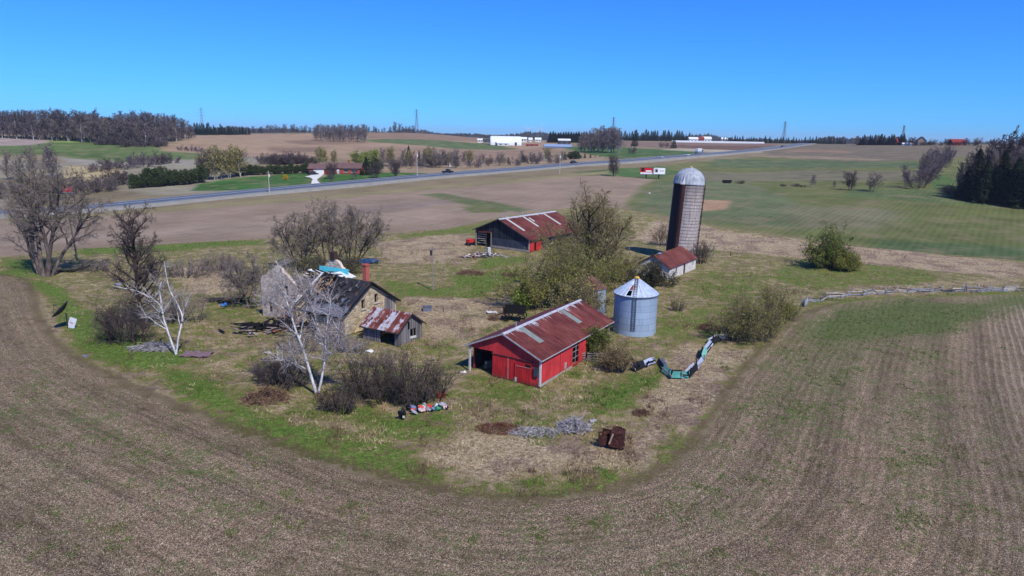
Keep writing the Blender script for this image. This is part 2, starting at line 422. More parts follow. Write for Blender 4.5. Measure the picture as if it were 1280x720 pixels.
def build_ground():
    az = np.concatenate([np.linspace(-PI, -1.0, 40, endpoint=False), np.linspace(-1.0, -0.78, 24, endpoint=False),
                         np.linspace(-0.78, 0.78, 600), np.linspace(0.78, 1.0, 25)[1:], np.linspace(1.0, PI, 41)[1:-1]])
    rr = np.concatenate([[0.5, 6, 12, 18, 22], np.geomspace(26, 1500, 470), np.geomspace(1500, 9000, 30)[1:]])
    A, Rr = np.meshgrid(az, rr, indexing='ij'); X = (np.sin(A) * Rr).ravel(); Y = (np.cos(A) * Rr).ravel()
    Z = height(X, Y)
    front = (np.abs(A.ravel()) < 0.9) & (Rr.ravel() < 1600)
    def field(fn, default):
        o = np.full(X.shape, default, float); o[front] = fn(X[front], Y[front]); return o
    sy = field(lambda x, y: np.clip(sdf(x, y, yard_w), -80, 80), -80)
    rowd = field(lambda x, y: seg_dist(x, y, row_w, False), 80); rowt = field(lambda x, y: seg_along(x, y, row_w), 0)
    fgp = np.vstack([row_w[:len(lower_w)], wpoly(FENCE_PX), [[160, 60], [160, -30], [-160, -30], [-160, 108]]])
    fg = field(lambda x, y: np.clip(sdf(x, y, fgp), -60, 60), -60); fg[Rr.ravel() < 26] = 60
    col = np.empty((len(X), 4)); col[:] = srgb(140, 126, 98)
    xf, yf = X[front], Y[front]; cf = col[front]
    wob = vnoise(xf, yf, 0.05, 3) * 2.0 + vnoise(xf, yf, 0.16, 5) * 1.0
    wob *= np.clip(np.hypot(xf, yf) / 300, 0.4, 2)
    for pix, c, soft in FIELDS:
        d = sdf(xf, yf, wpoly(pix)) + wob * soft * 0.35
        w = np.clip(d / (2 * soft) + 0.5, 0, 1)[:, None]; w = w * w * (3 - 2 * w)
        cf = cf * (1 - w) + np.array(srgb(*c)) * w
    col[front] = cf
    yg = np.zeros(len(xf)); wob2 = vnoise(xf, yf, 0.3, 8) * 0.8
    for pix, v in YARD_TINT:
        w = np.clip((sdf(xf, yf, wpoly(pix)) + wob2) / 2.4 + 0.5, 0, 1); yg = yg * (1 - w) + v * w
    fgg = np.zeros(len(xf))
    for pix, v in FG_GREEN:
        w = np.clip((sdf(xf, yf, wpoly(pix)) + wob2 * 2) / 6 + 0.5, 0, 1); fgg = np.maximum(fgg, v * w)
    YG = np.zeros(len(X)); YG[front] = yg; FG = np.zeros(len(X)); FG[front] = fgg
    # humps and hollows of the rough yard; a low bank where the plough stops
    inn = np.clip(sy / 4, 0, 1)
    Z = Z + inn * (0.16 * vnoise(X, Y, 0.35, 11) + 0.07 * vnoise(X, Y, 1.3, 12)) + 0.12 * np.clip(1 - np.abs(sy - 1) / 2.5, 0, 1) * (rowd < 12)
    Z = Z - 0.05 * np.clip(fg / 3, 0, 1)
    na, nr = A.shape; i = np.arange(na); j = np.arange(nr - 1)
    I, J = np.meshgrid(i, j, indexing='ij'); I2 = (I + 1) % na
    F = np.stack([(I * nr + J).ravel(), (I * nr + J + 1).ravel(), (I2 * nr + J + 1).ravel(), (I2 * nr + J).ravel()], 1)[:, ::-1]
    o = np_mesh('ground', np.stack([X, Y, Z], 1), F, None, smooth=True)
    me = o.data
    for nm, arr in (('yard', sy), ('rowd', rowd), ('rowt', rowt), ('fg', fg), ('ygreen', YG), ('fgreen', FG)):
        at = me.attributes.new(nm, 'FLOAT', 'POINT'); at.data.foreach_set('value', arr.astype(np.float32))
    at = me.attributes.new('fieldcol', 'FLOAT_COLOR', 'POINT'); at.data.foreach_set('color', col.astype(np.float32).ravel())
    tag(o, kind='structure')
    # ---- material
    m = NT('ground_mat', 0.95, 0.08); p = m.pos()
    n1 = m.noise(p, 0.06, 4); n2 = m.noise(p, 0.35, 4); n3 = m.noise(p, 1.7, 4, 0.65); n4 = m.noise(p, 6.0, 3, 0.7); n5 = m.noise(p, 16.0, 2, 0.7)
    # distant fields: own colour, drill lines and patches
    fc = m.attr('fieldcol', 'Color')
    az_ = R_(35.5); sx = m.n('VectorMath', {0: p, 1: (math.cos(az_), -math.sin(az_), 0)}, operation='DOT_PRODUCT').outputs['Value']
    along = m.n('VectorMath', {0: p, 1: (math.sin(az_), math.cos(az_), 0)}, operation='DOT_PRODUCT').outputs['Value']
    rows = m.m('SINE', m.m('MULTIPLY_ADD', n2, 0.8, m.m('MULTIPLY', sx, 2 * PI / 1.7)))
    cxy = m.n('CombineXYZ', {'X': m.m('MULTIPLY', sx, 0.5), 'Y': m.m('MULTIPLY', along, 0.05)}).outputs[0]
    streak = m.noise(cxy, 1.0, 4, 0.6)
    cxy2 = m.n('CombineXYZ', {'X': m.m('MULTIPLY', along, 0.30), 'Y': m.m('MULTIPLY', sx, 0.02)}).outputs[0]
    streak2 = m.noise(cxy2, 1.0, 4, 0.6)
    v = m.m('ADD', m.m('MULTIPLY_ADD', n1, 0.7, 0.32), m.m('MULTIPLY_ADD', n3, 0.5, -0.10))
    v = m.m('ADD', v, m.m('MULTIPLY_ADD', streak, 0.5, -0.25)); v = m.m('ADD', v, m.m('MULTIPLY_ADD', streak2, 0.3, -0.15))
    v = m.m('ADD', v, m.m('MULTIPLY_ADD', n4, 0.7, -0.35)); v = m.m('ADD', v, m.m('MULTIPLY', rows, 0.065))
    far = m.mix(1.0, fc, m.n('CombineColor', {0: v, 1: v, 2: v}).outputs[0], 'MULTIPLY')
    far = m.mix(m.m('MULTIPLY', m.step(m.noise(p, 0.11, 5, 0.65), 0.47, 0.66), 0.5), far, srgb(138, 122, 98))
    # yard: matted straw, green flushes, bare earth
    s1 = m.noise(p, 0.6, 6, 0.7, 0.6); s2 = m.noise(p, 2.4, 6, 0.75, 0.8); s3 = m.noise(p, 10.0, 3, 0.8, 0.4)
    gsel = m.m('ADD', m.m('MULTIPLY', m.attr('ygreen'), 0.155), m.m('ADD', m.m('MULTIPLY', s1, 0.46), m.m('MULTIPLY_ADD', s2, 0.50, m.m('MULTIPLY', s3, 0.18))))
    tex = m.m('ADD', m.m('MULTIPLY', s2, 0.55), m.m('MULTIPLY', s3, 0.45))
    straw = m.ramp(tex, [(0.36, srgb(66, 54, 40)), (0.44, srgb(126, 108, 84)), (0.53, srgb(180, 161, 130)), (0.64, srgb(232, 216, 182))])
    earth = m.ramp(tex, [(0.37, srgb(68, 54, 44)), (0.5, srgb(134, 113, 97)), (0.63, srgb(196, 174, 150))])
    straw = m.mix(m.step(m.noise(p, 0.22, 4, 0.6), 0.46, 0.60), straw, earth)
    green = m.ramp(tex, [(0.37, srgb(34, 46, 20)), (0.46, srgb(76, 102, 40)), (0.56, srgb(112, 132, 60)), (0.66, srgb(162, 164, 104))])
    olive = m.ramp(tex, [(0.36, srgb(64, 60, 34)), (0.5, srgb(114, 108, 62)), (0.64, srgb(170, 160, 104))])
    yard = m.mix(m.step(gsel, 0.545, 0.59), straw, olive); yard = m.mix(m.step(gsel, 0.60, 0.65), yard, green)
    yard = m.mix(m.m('MULTIPLY', m.step(m.noise(p, 0.9, 5, 0.65, 0.8), 0.60, 0.70), 0.7), yard, m.ramp(s3, [(.35, srgb(60, 48, 38)), (.65, srgb(104, 84, 66))]))
    bank = m.m('MULTIPLY', m.m('MULTIPLY', m.m('SUBTRACT', 1.0, m.step(m.m('ADD', m.attr('yard'), m.m('ADD', m.m('MULTIPLY', s1, 3.0), m.m('MULTIPLY', tex, 4.0))), 4.2, 4.9)), m.m('SUBTRACT', 1.0, m.step(m.attr('rowd'), 2.5, 5.0))), m.step(tex, 0.44, 0.50))
    yard = m.mix(m.m('MULTIPLY', bank, 0.85), yard, m.ramp(tex, [(0.36, srgb(50, 42, 30)), (0.5, srgb(88, 76, 54)), (0.64, srgb(128, 118, 82))]))
    # ploughed stubble in front
    rd = m.m('ADD', m.attr('rowd'), m.m('MULTIPLY_ADD', n2, 0.10, m.m('MULTIPLY', n1, 0.6)))
    r1 = m.m('SINE', m.m('MULTIPLY', rd, 2 * PI / 0.76))
    rt = m.attr('rowt'); lanes = m.noise(m.n('CombineXYZ', {0: m.m('MULTIPLY', rd, 0.42), 1: m.m('MULTIPLY', rt, 0.016)}).outputs[0], 1.0, 5, 0.62)
    fib = m.noise(m.n('CombineXYZ', {0: m.m('MULTIPLY', rd, 3.2), 1: m.m('MULTIPLY', rt, 0.42)}).outputs[0], 1.0, 4, 0.7)
    soiltex = m.m('ADD', m.m('MULTIPLY', m.noise(p, 8.5, 4, 0.8), 0.5), m.m('MULTIPLY', m.noise(p, 19.0, 2, 0.7), 0.5))
    soil = m.ramp(soiltex, [(0.39, srgb(40, 31, 23)), (0.455, srgb(94, 79, 64)), (0.525, srgb(138, 120, 102)), (0.61, srgb(214, 198, 174))])
    soil = m.mix(m.m('MULTIPLY', m.step(n1, 0.42, 0.60), 0.8), soil, m.mix(1.0, soil, (1.04, 1.0, 1.02, 1), 'MULTIPLY'))
    soil = m.mix(m.m('MULTIPLY', m.step(m.noise(p, 0.5, 4, 0.6), 0.46, 0.66), 0.5), soil, m.ramp(soiltex, [(0.37, srgb(46, 42, 24)), (0.53, srgb(108, 100, 68)), (0.64, srgb(164, 156, 116))]))
    rv = m.m('ADD', m.m('MULTIPLY', m.m('MULTIPLY', r1, 0.11), m.step(n1, 0.34, 0.6)), m.m('ADD', m.m('MULTIPLY_ADD', lanes, 1.6, -0.34), m.m('MULTIPLY_ADD', fib, 1.1, 0.02))); rv = m.m('ADD', rv, m.m('MULTIPLY_ADD', n2, 0.5, -0.25))
    soil = m.mix(1.0, soil, m.n('CombineColor', {0: rv, 1: rv, 2: rv}).outputs[0], 'MULTIPLY')
    soil = m.mix(1.0, soil, (0.99, 0.95, 0.88, 1), 'MULTIPLY')
    # pale stubble lines, clearest where the rows run straight
    stub = m.m('MULTIPLY', m.step(r1, 0.25, 0.85), m.m('MULTIPLY', m.step(n5, 0.40, 0.52), m.step(m.noise(p, 0.10, 3), 0.36, 0.52)))
    stub = m.m('MULTIPLY', stub, m.step(m.attr('rowd'), 18.0, 36.0))
    soil = m.mix(m.m('MULTIPLY', stub, 0.85), soil, srgb(194, 186, 168))
    film = m.m('MULTIPLY', m.step(m.attr('fgreen'), 0.1, 1.0), m.step(m.m('ADD', s2, m.m('MULTIPLY', m.attr('fgreen'), 0.12)), 0.48, 0.62))
    soil = m.mix(m.m('MULTIPLY', film, 0.75), soil, m.ramp(soiltex, [(0.36, srgb(48, 60, 28)), (0.53, srgb(92, 106, 54)), (0.66, srgb(146, 148, 100))]))
    wv = m.m('ADD', m.m('MULTIPLY', n3, 0.62), m.m('MULTIPLY', n2, 0.38)); wv = m.m('ADD', wv, m.m('MULTIPLY', m.attr('fgreen'), 0.16))
    weed = m.m('MULTIPLY', m.step(wv, 0.535, 0.62), m.step(n5, 0.40, 0.54))
    soil = m.mix(m.m('MULTIPLY', weed, 0.9), soil, m.ramp(n4, [(0.35, srgb(56, 74, 32)), (0.65, srgb(110, 126, 68))]))
    ey = m.m('ADD', m.attr('yard'), m.m('MULTIPLY_ADD', n2, 3.0, -1.5)); ey = m.m('ADD', ey, m.m('MULTIPLY_ADD', n3, 2.0, -1.0)); ey = m.m('ADD', ey, m.m('MULTIPLY_ADD', n4, 2.4, -1.2)); ey = m.m('ADD', ey, m.m('MULTIPLY_ADD', s3, 2.0, -1.0))
    ef = m.m('ADD', m.attr('fg'), m.m('MULTIPLY_ADD', n2, 2.0, -1.0))
    c = m.mix(m.step(ef, -0.3, 0.3), far, soil); c = m.mix(m.step(ey, -0.2, 0.2), c, yard)
    m.color(c)
    h = m.m('ADD', m.m('MULTIPLY', n4, 0.5), m.m('MULTIPLY', n5, 0.35)); h = m.m('ADD', h, m.m('MULTIPLY', s2, 0.6)); h = m.m('ADD', h, m.m('MULTIPLY', m.m('MULTIPLY', r1, m.step(ef, -0.3, 0.3)), 0.05))
    m.bump(h, 1.0, 0.30)
    me.materials.append(m.mat)
    return o
build_ground()

# ------------------------------------------------------------------ highway
ROAD_PX = [(120,257,240),(280,244,262),(440,232,292),(560,221,325),(640,215,352),(720,206,400),(815,198,468),(890,192,545),(960,186,650),(1000,182,730)]
_rc = np.array([G(a, b)[:2] for a, b, c in ROAD_PX]); 
_rx = np.polyfit(_rc[:, 1], _rc[:, 0], 2)
def road_x(y): return np.polyval(_rx, y)
def road_frame(y):
    p = np.array([road_x(y), y]); t = np.array([np.polyval(np.polyder(_rx), y), 1.0]); t /= np.linalg.norm(t)
    return p, t, np.array([t[1], -t[0]])       # point, along, right-hand side (towards the farm)
_ry = np.linspace(120, 840, 150)
def road_z(y):
    ys = y + np.array([-14, -7, 0, 7, 14]); return float(np.mean([hz(road_x(q), q) for q in ys]))
_rz = np.array([road_z(y) for y in _ry])
def rz_at(y): return float(np.interp(y, _ry, _rz))
def road_strip(name, offs, mat, lift):
    V, F = [], []; k = len(offs)
    for y, z in zip(_ry, _rz):
        p, t, nrm = road_frame(y)
        for o, dz in offs: V.append((p[0] + nrm[0] * o, p[1] + nrm[1] * o, z + lift + dz))
    for i in range(len(_ry) - 1):
        for j in range(k - 1): F.append((i * k + j, i * k + j + 1, (i + 1) * k + j + 1, (i + 1) * k + j))
    return np_mesh(name, np.array(V), np.array(F), mat, smooth=False)
_m = NT('asphalt', 0.85, 0.25); _p = _m.pos()
_m.color(_m.mix(0.5, _m.ramp(_m.noise(_p, 0.15, 4), [(0.3, srgb(62, 72, 90)), (0.7, srgb(88, 100, 122))]), _m.ramp(_m.noise(_p, 2.5, 3), [(0.3, srgb(66, 76, 94)), (0.7, srgb(94, 106, 126))])))
_g = NT('gravel', 0.95, 0.1); _p = _g.pos()
_g.color(_g.mix(0.5, _g.ramp(_g.noise(_p, 0.3, 4), [(0.3, srgb(112, 110, 106)), (0.7, srgb(140, 138, 132))]), _g.ramp(_g.noise(_p, 4, 3), [(0.3, srgb(106, 104, 98)), (0.7, srgb(148, 146, 138))])))
tag(road_strip('gravel_shoulder', [(-12, -1.6), (-8.6, 0), (-6.8, 0.02), (6.8, 0.02), (10.2, 0), (12.5, -1.6)], _g.mat, 0.75), kind='structure')
tag(road_strip('highway', [(-6.8, 0), (0, 0.1), (6.8, 0)], _m.mat, 0.80), kind='structure')
_m2 = NT('asphalt_worn', .85, .2); _m2.color(_m2.tint(srgb(118, 128, 144), _m2.pos(), .4, .2))
_w = simple('road_paint_white', srgb(196, 200, 204), 0.7, 0.25, 0.5); _yl = simple('road_paint_yellow', srgb(190, 168, 96), 0.7, 0.25, 0.5)
tag(road_strip('edge_line', [(-6.2, 0.011), (-5.95, 0.014)], _w, 0.81), kind='structure')
tag(road_strip('edge_line', [(6.1, 0.014), (6.35, 0.011)], _w, 0.81), kind='structure')
tag(road_strip('centre_line', [(-0.9, 0.1), (0.9, 0.1)], _m2.mat, 0.806), kind='structure')
tag(road_strip('centre_line', [(-0.34, 0.1), (-0.12, 0.1)], _yl, 0.812), kind='structure')
tag(road_strip('centre_line', [(0.12, 0.1), (0.34, 0.1)], _yl, 0.812), kind='structure')
# ------------------------------------------------------------------ building materials
def rust_roof(name, rust=(112, 52, 46), pale=(188, 192, 200), amt=0.25, ridge=None, panel=0.85, patchy=False):
    m = NT(name, 0.6, 0.3); o = m.obj()
    sp = m.n('SeparateXYZ', {0: o}); X, Y, Z = sp.outputs
    pan = m.n('TexWhiteNoise', {'W': m.m('FLOOR', m.m('DIVIDE', X, panel))}, noise_dimensions='1D').outputs['Value']
    n1 = m.noise(o, 0.5, 4, 0.6); n2 = m.noise(m.scale(o, (1.6, 1.1, 1.1) if patchy else (4.5, 0.5, 0.5)), 1.0, 5, 0.65); n3 = m.noise(o, 5, 3)
    d = tuple(max(0, v - 34) for v in rust); l = tuple(min(255, v + 26) for v in rust)
    c = m.ramp(m.m('ADD', m.m('MULTIPLY', n1, 0.5), m.m('MULTIPLY', n2, 0.5)), [(0.33, srgb(*d)), (0.5, srgb(*rust)), (0.68, srgb(*l))])
    pv = m.m('MULTIPLY_ADD', pan, 0.35, 0.82)
    c = m.mix(1.0, c, m.n('CombineColor', {0: pv, 1: pv, 2: pv}).outputs[0], 'MULTIPLY')
    f = m.m('ADD', m.m('MULTIPLY', n2, 0.75), m.m('MULTIPLY', pan, 0.22))
    if ridge is not None:
        f = m.m('ADD', f, m.m('MULTIPLY', m.step(Z, ridge[0], ridge[1]), ridge[2]))
    bare = m.m('MULTIPLY', m.step(f, 0.78 - amt, 0.84 - amt), m.step(n3, 0.30, 0.45))
    pc = m.ramp(n3, [(0.3, srgb(*[v - 36 for v in pale])), (0.7, srgb(*pale))])
    c = m.mix(bare, c, pc)
    m.color(c); m.put(m.b.inputs['Roughness'], m.m('MULTIPLY_ADD', bare, -0.2, 0.68))
    cor = m.m('SINE', m.m('MULTIPLY', X, 2 * PI / 0.21)); seam = m.m('LESS_THAN', m.m('FRACT', m.m('DIVIDE', X, panel)), 0.05)
    m.bump(m.m('ADD', cor, m.m('MULTIPLY', seam, 1.5)), 0.6, 0.02)
    return m.mat
def painted_sheet(name, c, fade=0.3, rib=0.3, axis='XY', dirt=(70, 56, 46)):
    m = NT(name, 0.62, 0.3); o = m.obj(); sp = m.n('SeparateXYZ', {0: o}); X, Y, Z = sp.outputs
    n1 = m.noise(o, 0.8, 4); n2 = m.noise(m.scale(o, (3, 3, 0.35)), 1.2, 4, 0.6)
    d = srgb(*[v * (1 - fade) for v in c]); l = srgb(*[min(255, v * (1 + fade * 0.25)) for v in c])
    col = m.ramp(m.m('ADD', m.m('MULTIPLY', n1, 0.5), m.m('MULTIPLY', n2, 0.5)), [(0.3, d), (0.6, srgb(*c)), (0.8, l)])
    low = m.m('MULTIPLY', m.m('SUBTRACT', 1.0, m.step(m.m('ADD', Z, m.m('MULTIPLY', n2, -0.6)), -0.2, 0.25)), 0.6)
    col = m.mix(low, col, srgb(*dirt)); m.color(col)
    s = m.m('ADD', X, Y)
    m.bump(m.m('SINE', m.m('MULTIPLY', s, 2 * PI / rib)), 0.45, 0.015)
    return m.mat
def board_mat(name, dark, light, board=0.22, gap=0.08):
    m = NT(name, 0.9, 0.1); o = m.obj(); sp = m.n('SeparateXYZ', {0: o}); X, Y, Z = sp.outputs
    s = m.m('DIVIDE', m.m('ADD', X, Y), board)
    bv = m.n('TexWhiteNoise', {'W': m.m('FLOOR', s)}, noise_dimensions='1D').outputs['Value']
    g = m.noise(m.scale(o, (9, 9, 0.7)), 1.0, 4, 0.6)
    col = m.ramp(m.m('ADD', m.m('MULTIPLY', bv, 0.45), m.m('MULTIPLY', g, 0.55)), [(0.25, srgb(*dark)), (0.75, srgb(*light))])
    col = m.mix(m.m('MULTIPLY', m.m('LESS_THAN', m.m('FRACT', s), gap), 0.7), col, srgb(16, 15, 15)); m.color(col)
    return m.mat
def stone_mat(name, a, b, mortar, scale=2.6):
    m = NT(name, 0.92, 0.1); o = m.obj(); w = m.noise(o, 3.0, 2, color=True)
    v = m.n('MixRGB', {0: 0.08, 1: o, 2: w}).outputs[0]; v = m.scale(v, (scale, scale, scale * 1.5))
    vc = m.n('TexVoronoi', {'Vector': v, 'Scale': 1.0}); ve = m.n('TexVoronoi', {'Vector': v, 'Scale': 1.0}, feature='DISTANCE_TO_EDGE').outputs[0]
    rnd = m.n('SeparateColor', {0: vc.outputs['Color']}).outputs[0]
    col = m.ramp(m.m('ADD', m.m('MULTIPLY', rnd, 0.7), m.m('MULTIPLY', m.noise(o, 6, 3), 0.3)), [(0.1, srgb(*a)), (0.55, srgb(*[(x + y) / 2 for x, y in zip(a, b)])), (0.9, srgb(*b))])
    col = m.mix(m.m('SUBTRACT', 1.0, m.step(ve, 0.02, 0.10)), col, srgb(*mortar))
    st = m.step(m.noise(m.scale(o, (1, 1, 0.4)), 0.9, 4, 0.6), 0.55, 0.72)
    col = m.mix(m.m('MULTIPLY', st, 0.45), col, srgb(84, 72, 64)); m.color(col)
    m.bump(m.step(ve, 0.0, 0.14), 0.8, 0.05)
    return m.mat
BLACK = simple('charred_black', srgb(26, 25, 27), 0.9, 0.4, 3)
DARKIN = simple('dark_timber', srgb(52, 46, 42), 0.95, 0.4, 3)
WHITE = simple('white_trim', srgb(196, 194, 192), 0.6, 0.2, 4)
GREYW = board_mat('grey_weathered_wood', (92, 88, 88), (150, 144, 142))
POLEW = simple('grey_pole_wood', srgb(138, 130, 122), 0.9, 0.3, 4)
GALV = NT('galvanised', 0.42, 0.5, 0.35)
GALV.color(GALV.tint(srgb(150, 158, 168), GALV.obj(), 3, 0.25)); GALV = GALV.mat

def slope(mb, x0, x1, y0, z0, y1, z1, th=0.07):
    """roof slab between (y0,z0) and (y1,z1), running x0..x1, with thickness below"""
    n = np.array([-(z1 - z0), y1 - y0]); n = n / np.linalg.norm(n) * th
    if n[1] < 0: n = -n
    P = [(x0, y0, z0), (x1, y0, z0), (x1, y1, z1), (x0, y1, z1)]
    Q = [(x, y - n[0], z - n[1]) for x, y, z in P]
    return mb.add(P + Q, [(0, 1, 2, 3), (7, 6, 5, 4), (0, 4, 5, 1), (1, 5, 6, 2), (2, 6, 7, 3), (3, 7, 4, 0)])
def on_slope(mb, x0, x1, ya, yb, prof, lift=0.02):
    """thin sheet lying on a roof slope; prof: y -> z"""
    P = [(x0, ya, prof(ya) + lift), (x1, ya, prof(ya) + lift), (x1, yb, prof(yb) + lift), (x0, yb, prof(yb) + lift)]
    return mb.add(P + [(x, y, z - lift + 0.002) for x, y, z in P], [(0, 1, 2, 3), (0, 4, 5, 1), (1, 5, 6, 2), (2, 6, 7, 3), (3, 7, 4, 0)])
def front(mb, W): return mb.xf(-PI / 2, (0, W, 0))          # wall() turned to face -x
def back(mb, L): return mb.xf(PI / 2, (L, 0, 0))             # wall() turned to face +x
def left(mb, L, W): return mb.xf(PI, (L, W, 0))              # wall() turned to face +y

# ------------------------------------------------------------------ red shed
def red_shed():
    L, W, E, A = 17.5, 8.75, 3.05, 4.98
    red = painted_sheet('red_sheet', (206, 58, 62)); red2 = painted_sheet('red_door_sheet', (196, 44, 48))
    t = thing('shed', 'low red metal shed with rusty gable roof and an open corner bay, nearest building', 'shed', (3.02, 65.31, 0), math.atan2(.854, .52))
    th = 0.12
    # long wall facing right: solid to 7.2, window 7.2-8.9, solid to 10.6, open bay behind
    MB().wall([(0, E), (10.6, E)], [(7.2, 8.85, 0.35, 2.65)], th).build('side_wall', red, t)
    MB().box((3.6, -0.006, 0.15), (7.2, 0.02, 0.3)).build('footing', simple('pale_concrete', srgb(160, 152, 140)), t)
    MB().box((4.3, -0.012, 1.6), (0.05, 0.02, 2.7)).build('sheet_seam', DARKIN, t)
    w = MB()
    for z in (1.0, 1.75, 2.3): w.bar((7.2, 0.06, z), (8.85, 0.06, z + random.uniform(-.12, .12)), 0.05, 0.10)
    w.bar((8.05, 0.07, 0.35), (8.2, 0.07, 2.65), 0.07)
    w.build('window_slats', GREYW, t)
    hole = painted_sheet('patch_white', (190, 170, 166)); MB().box((5.6, -0.008, 0.75), (0.45, 0.02, 0.7)).build('wall_patch', hole, t)
    # front gable: s measured from the far left corner
    f = MB().wall([(th, E + 0.02), (W / 2, A - 0.05), (W - th, E + 0.02)], [(th, 3.0, 0, 2.78)], th, (W / 2,)); front(f, W).build('front_wall', red, t)
    def fr(s0, s1, z0, z1, out, thick, name, mat, par=t):
        return MB().box((-out - thick / 2, W - (s0 + s1) / 2, (z0 + z1) / 2), (thick, s1 - s0, z1 - z0)).build(name, mat, par)
    d1 = fr(3.02, 5.75, 0.12, 2.45, 0.02, 0.06, 'sliding_door', red2)
    fr(4.9, 5.0, 0.14, 2.44, 0.085, 0.03, 'door_edge', simple('pink_trim', srgb(196, 120, 118)), d1)
    d2 = fr(5.82, 7.75, 0.05, 2.28, 0.10, 0.06, 'sliding_door', painted_sheet('red_door_old', (188, 40, 44)))
    fr(6.0, 7.7, 1.82, 1.90, 0.165, 0.03, 'door_batten', simple('pink_trim2', srgb(186, 108, 108)), d2)
    fr(7.05, 7.75, 1.92, 2.22, 0.165, 0.012, 'door_gap', BLACK, d2)
    fr(5.85, 6.05, 0.12, 0.6, 0.165, 0.02, 'door_plate', WHITE, d2)
    fr(2.9, 8.0, 2.52, 2.60, 0.03, 0.10, 'door_track', simple('dark_track', srgb(70, 44, 44)), t)
    b = fr(8.05, 8.5, 1.1, 2.05, 0.02, 0.14, 'electrical_box', simple('dark_box', srgb(60, 66, 72)), t)
    fr(8.62, 8.78, 0.1, E - 0.03, 0.012, 0.05, 'corner_trim', WHITE, t)
    MB().box((0.07, -0.03, E / 2 + .05), (0.14, 0.04, E - 0.1)).build('corner_trim', WHITE, t)
    fr(0.02, 0.22, 0, E - 0.1, 0.0, 0.14, 'corner_post', WHITE, t)
    # rear and left walls, part open
    lw = MB().wall([(0, E), (L - 0.8, E)], [], th); left(lw, L, W).build('rear_side_wall', red, t)
    MB().box(((.75 + L) / 2, W - .19, 1.5), (L - 1.0, .05, 2.9)).build('bay_shade_sheet', DARKIN, t)  # added dark sheet inside the wall, the bay's shade put into its colour
    bk = MB().wall([(th, E), (W / 2, A - 0.05), (W - th, E)], [(0.6, 4, 0, 2.4)], th, (W / 2,)); back(bk, L).build('rear_wall', red, t)
    pz = MB().wall([(0, E), (W - 2 * th, E)], [(1, 2.2, 0, 2.1)], th).xf(-PI / 2, (10.6, W - th, 0)).build('partition', DARKIN, t)
    for x in (13.9, 17.1): MB().box((x, 0.1, E / 2), (0.2, 0.2, E)).build('post', POLEW, t)
    MB().bar((10.6, 0.08, E - 0.12), (L, 0.08, E - 0.12), 0.08, 0.2).build('eave_beam', POLEW, t)
    mt = rust_roof('shed_roof_rust', (98, 46, 38), (176, 174, 180), 0.085, (4.35, 5.1, 0.22))
    ov, oe = 0.35, 0.32; k = (A - E) / (W / 2)
    r = MB(); slope(r, -ov, L + .3, -oe, E + 0.1 - oe * k, W / 2, A + 0.1); slope(r, -ov, L + .3, W + oe, E + 0.1 - oe * k, W / 2 + 0.001, A + 0.1)
    ro = r.build('roof', mt, t)
    pr = lambda y: A + 0.1 - abs(W / 2 - y) * k
    sky = NT('skylight_fibreglass', 0.4, 0.4); sky.color(sky.tint(srgb(124, 130, 122), sky.obj(), 2, 0.2))
    for x0 in (2.4, 11.6): on_slope(MB(), x0, x0 + 0.95, 1.5, 4.2, pr, 0.025).build('skylight', sky.mat, ro)
    c = MB(); slope(c, -ov, L + .3, W / 2 - .28, pr(W / 2 - .28) + 0.03, W / 2, A + 0.14, 0.02); slope(c, -ov, L + .3, W / 2 + .28, pr(W / 2 + .28) + 0.03, W / 2 + .001, A + 0.14, 0.02)
    c.build('ridge_cap', simple('ridge_metal', srgb(170, 170, 178), 0.5, 0.3), ro)
    fm = MB()
    for y0 in (-oe, W + oe):
        fm.bar((-ov - .02, y0, pr(y0) - 0.09), (-ov - .02, W / 2, A + 0.02), 0.03, 0.16)
        fm.bar((-ov, y0, pr(y0) - 0.10), (L + .3, y0, pr(y0) - 0.10), 0.03, 0.12)
    fm.build('fascia', simple('fascia_grey', srgb(170, 166, 170), 0.6, 0.35, 6), ro)
    MB().tube([(2.5, W / 2 + .1, A), (2.5, W / 2 + .1, A + 0.65)], 0.07).build('vent_pipe', GALV, ro)
    st = MB(); rg = random.Random(4)
    for i in range(14): st.box((rg.uniform(1, 6), rg.uniform(6.4, 8), rg.uniform(.2, .9)), (rg.uniform(.3, 1.2), rg.uniform(.3, .9), rg.uniform(.2, .8)), rotmat(0, rg.uniform(-.3, .3), rg.uniform(0, 3)))
    for nm in ('stored_junk',): tag(st.xf(math.atan2(.854, .52), (3.02, 65.31, 0)).build('junk_pile', simple('junk', srgb(92, 88, 84), 0.8, 0.5)), 'heap of grey junk in the dark open bay of the low red shed', 'junk pile')
red_shed()

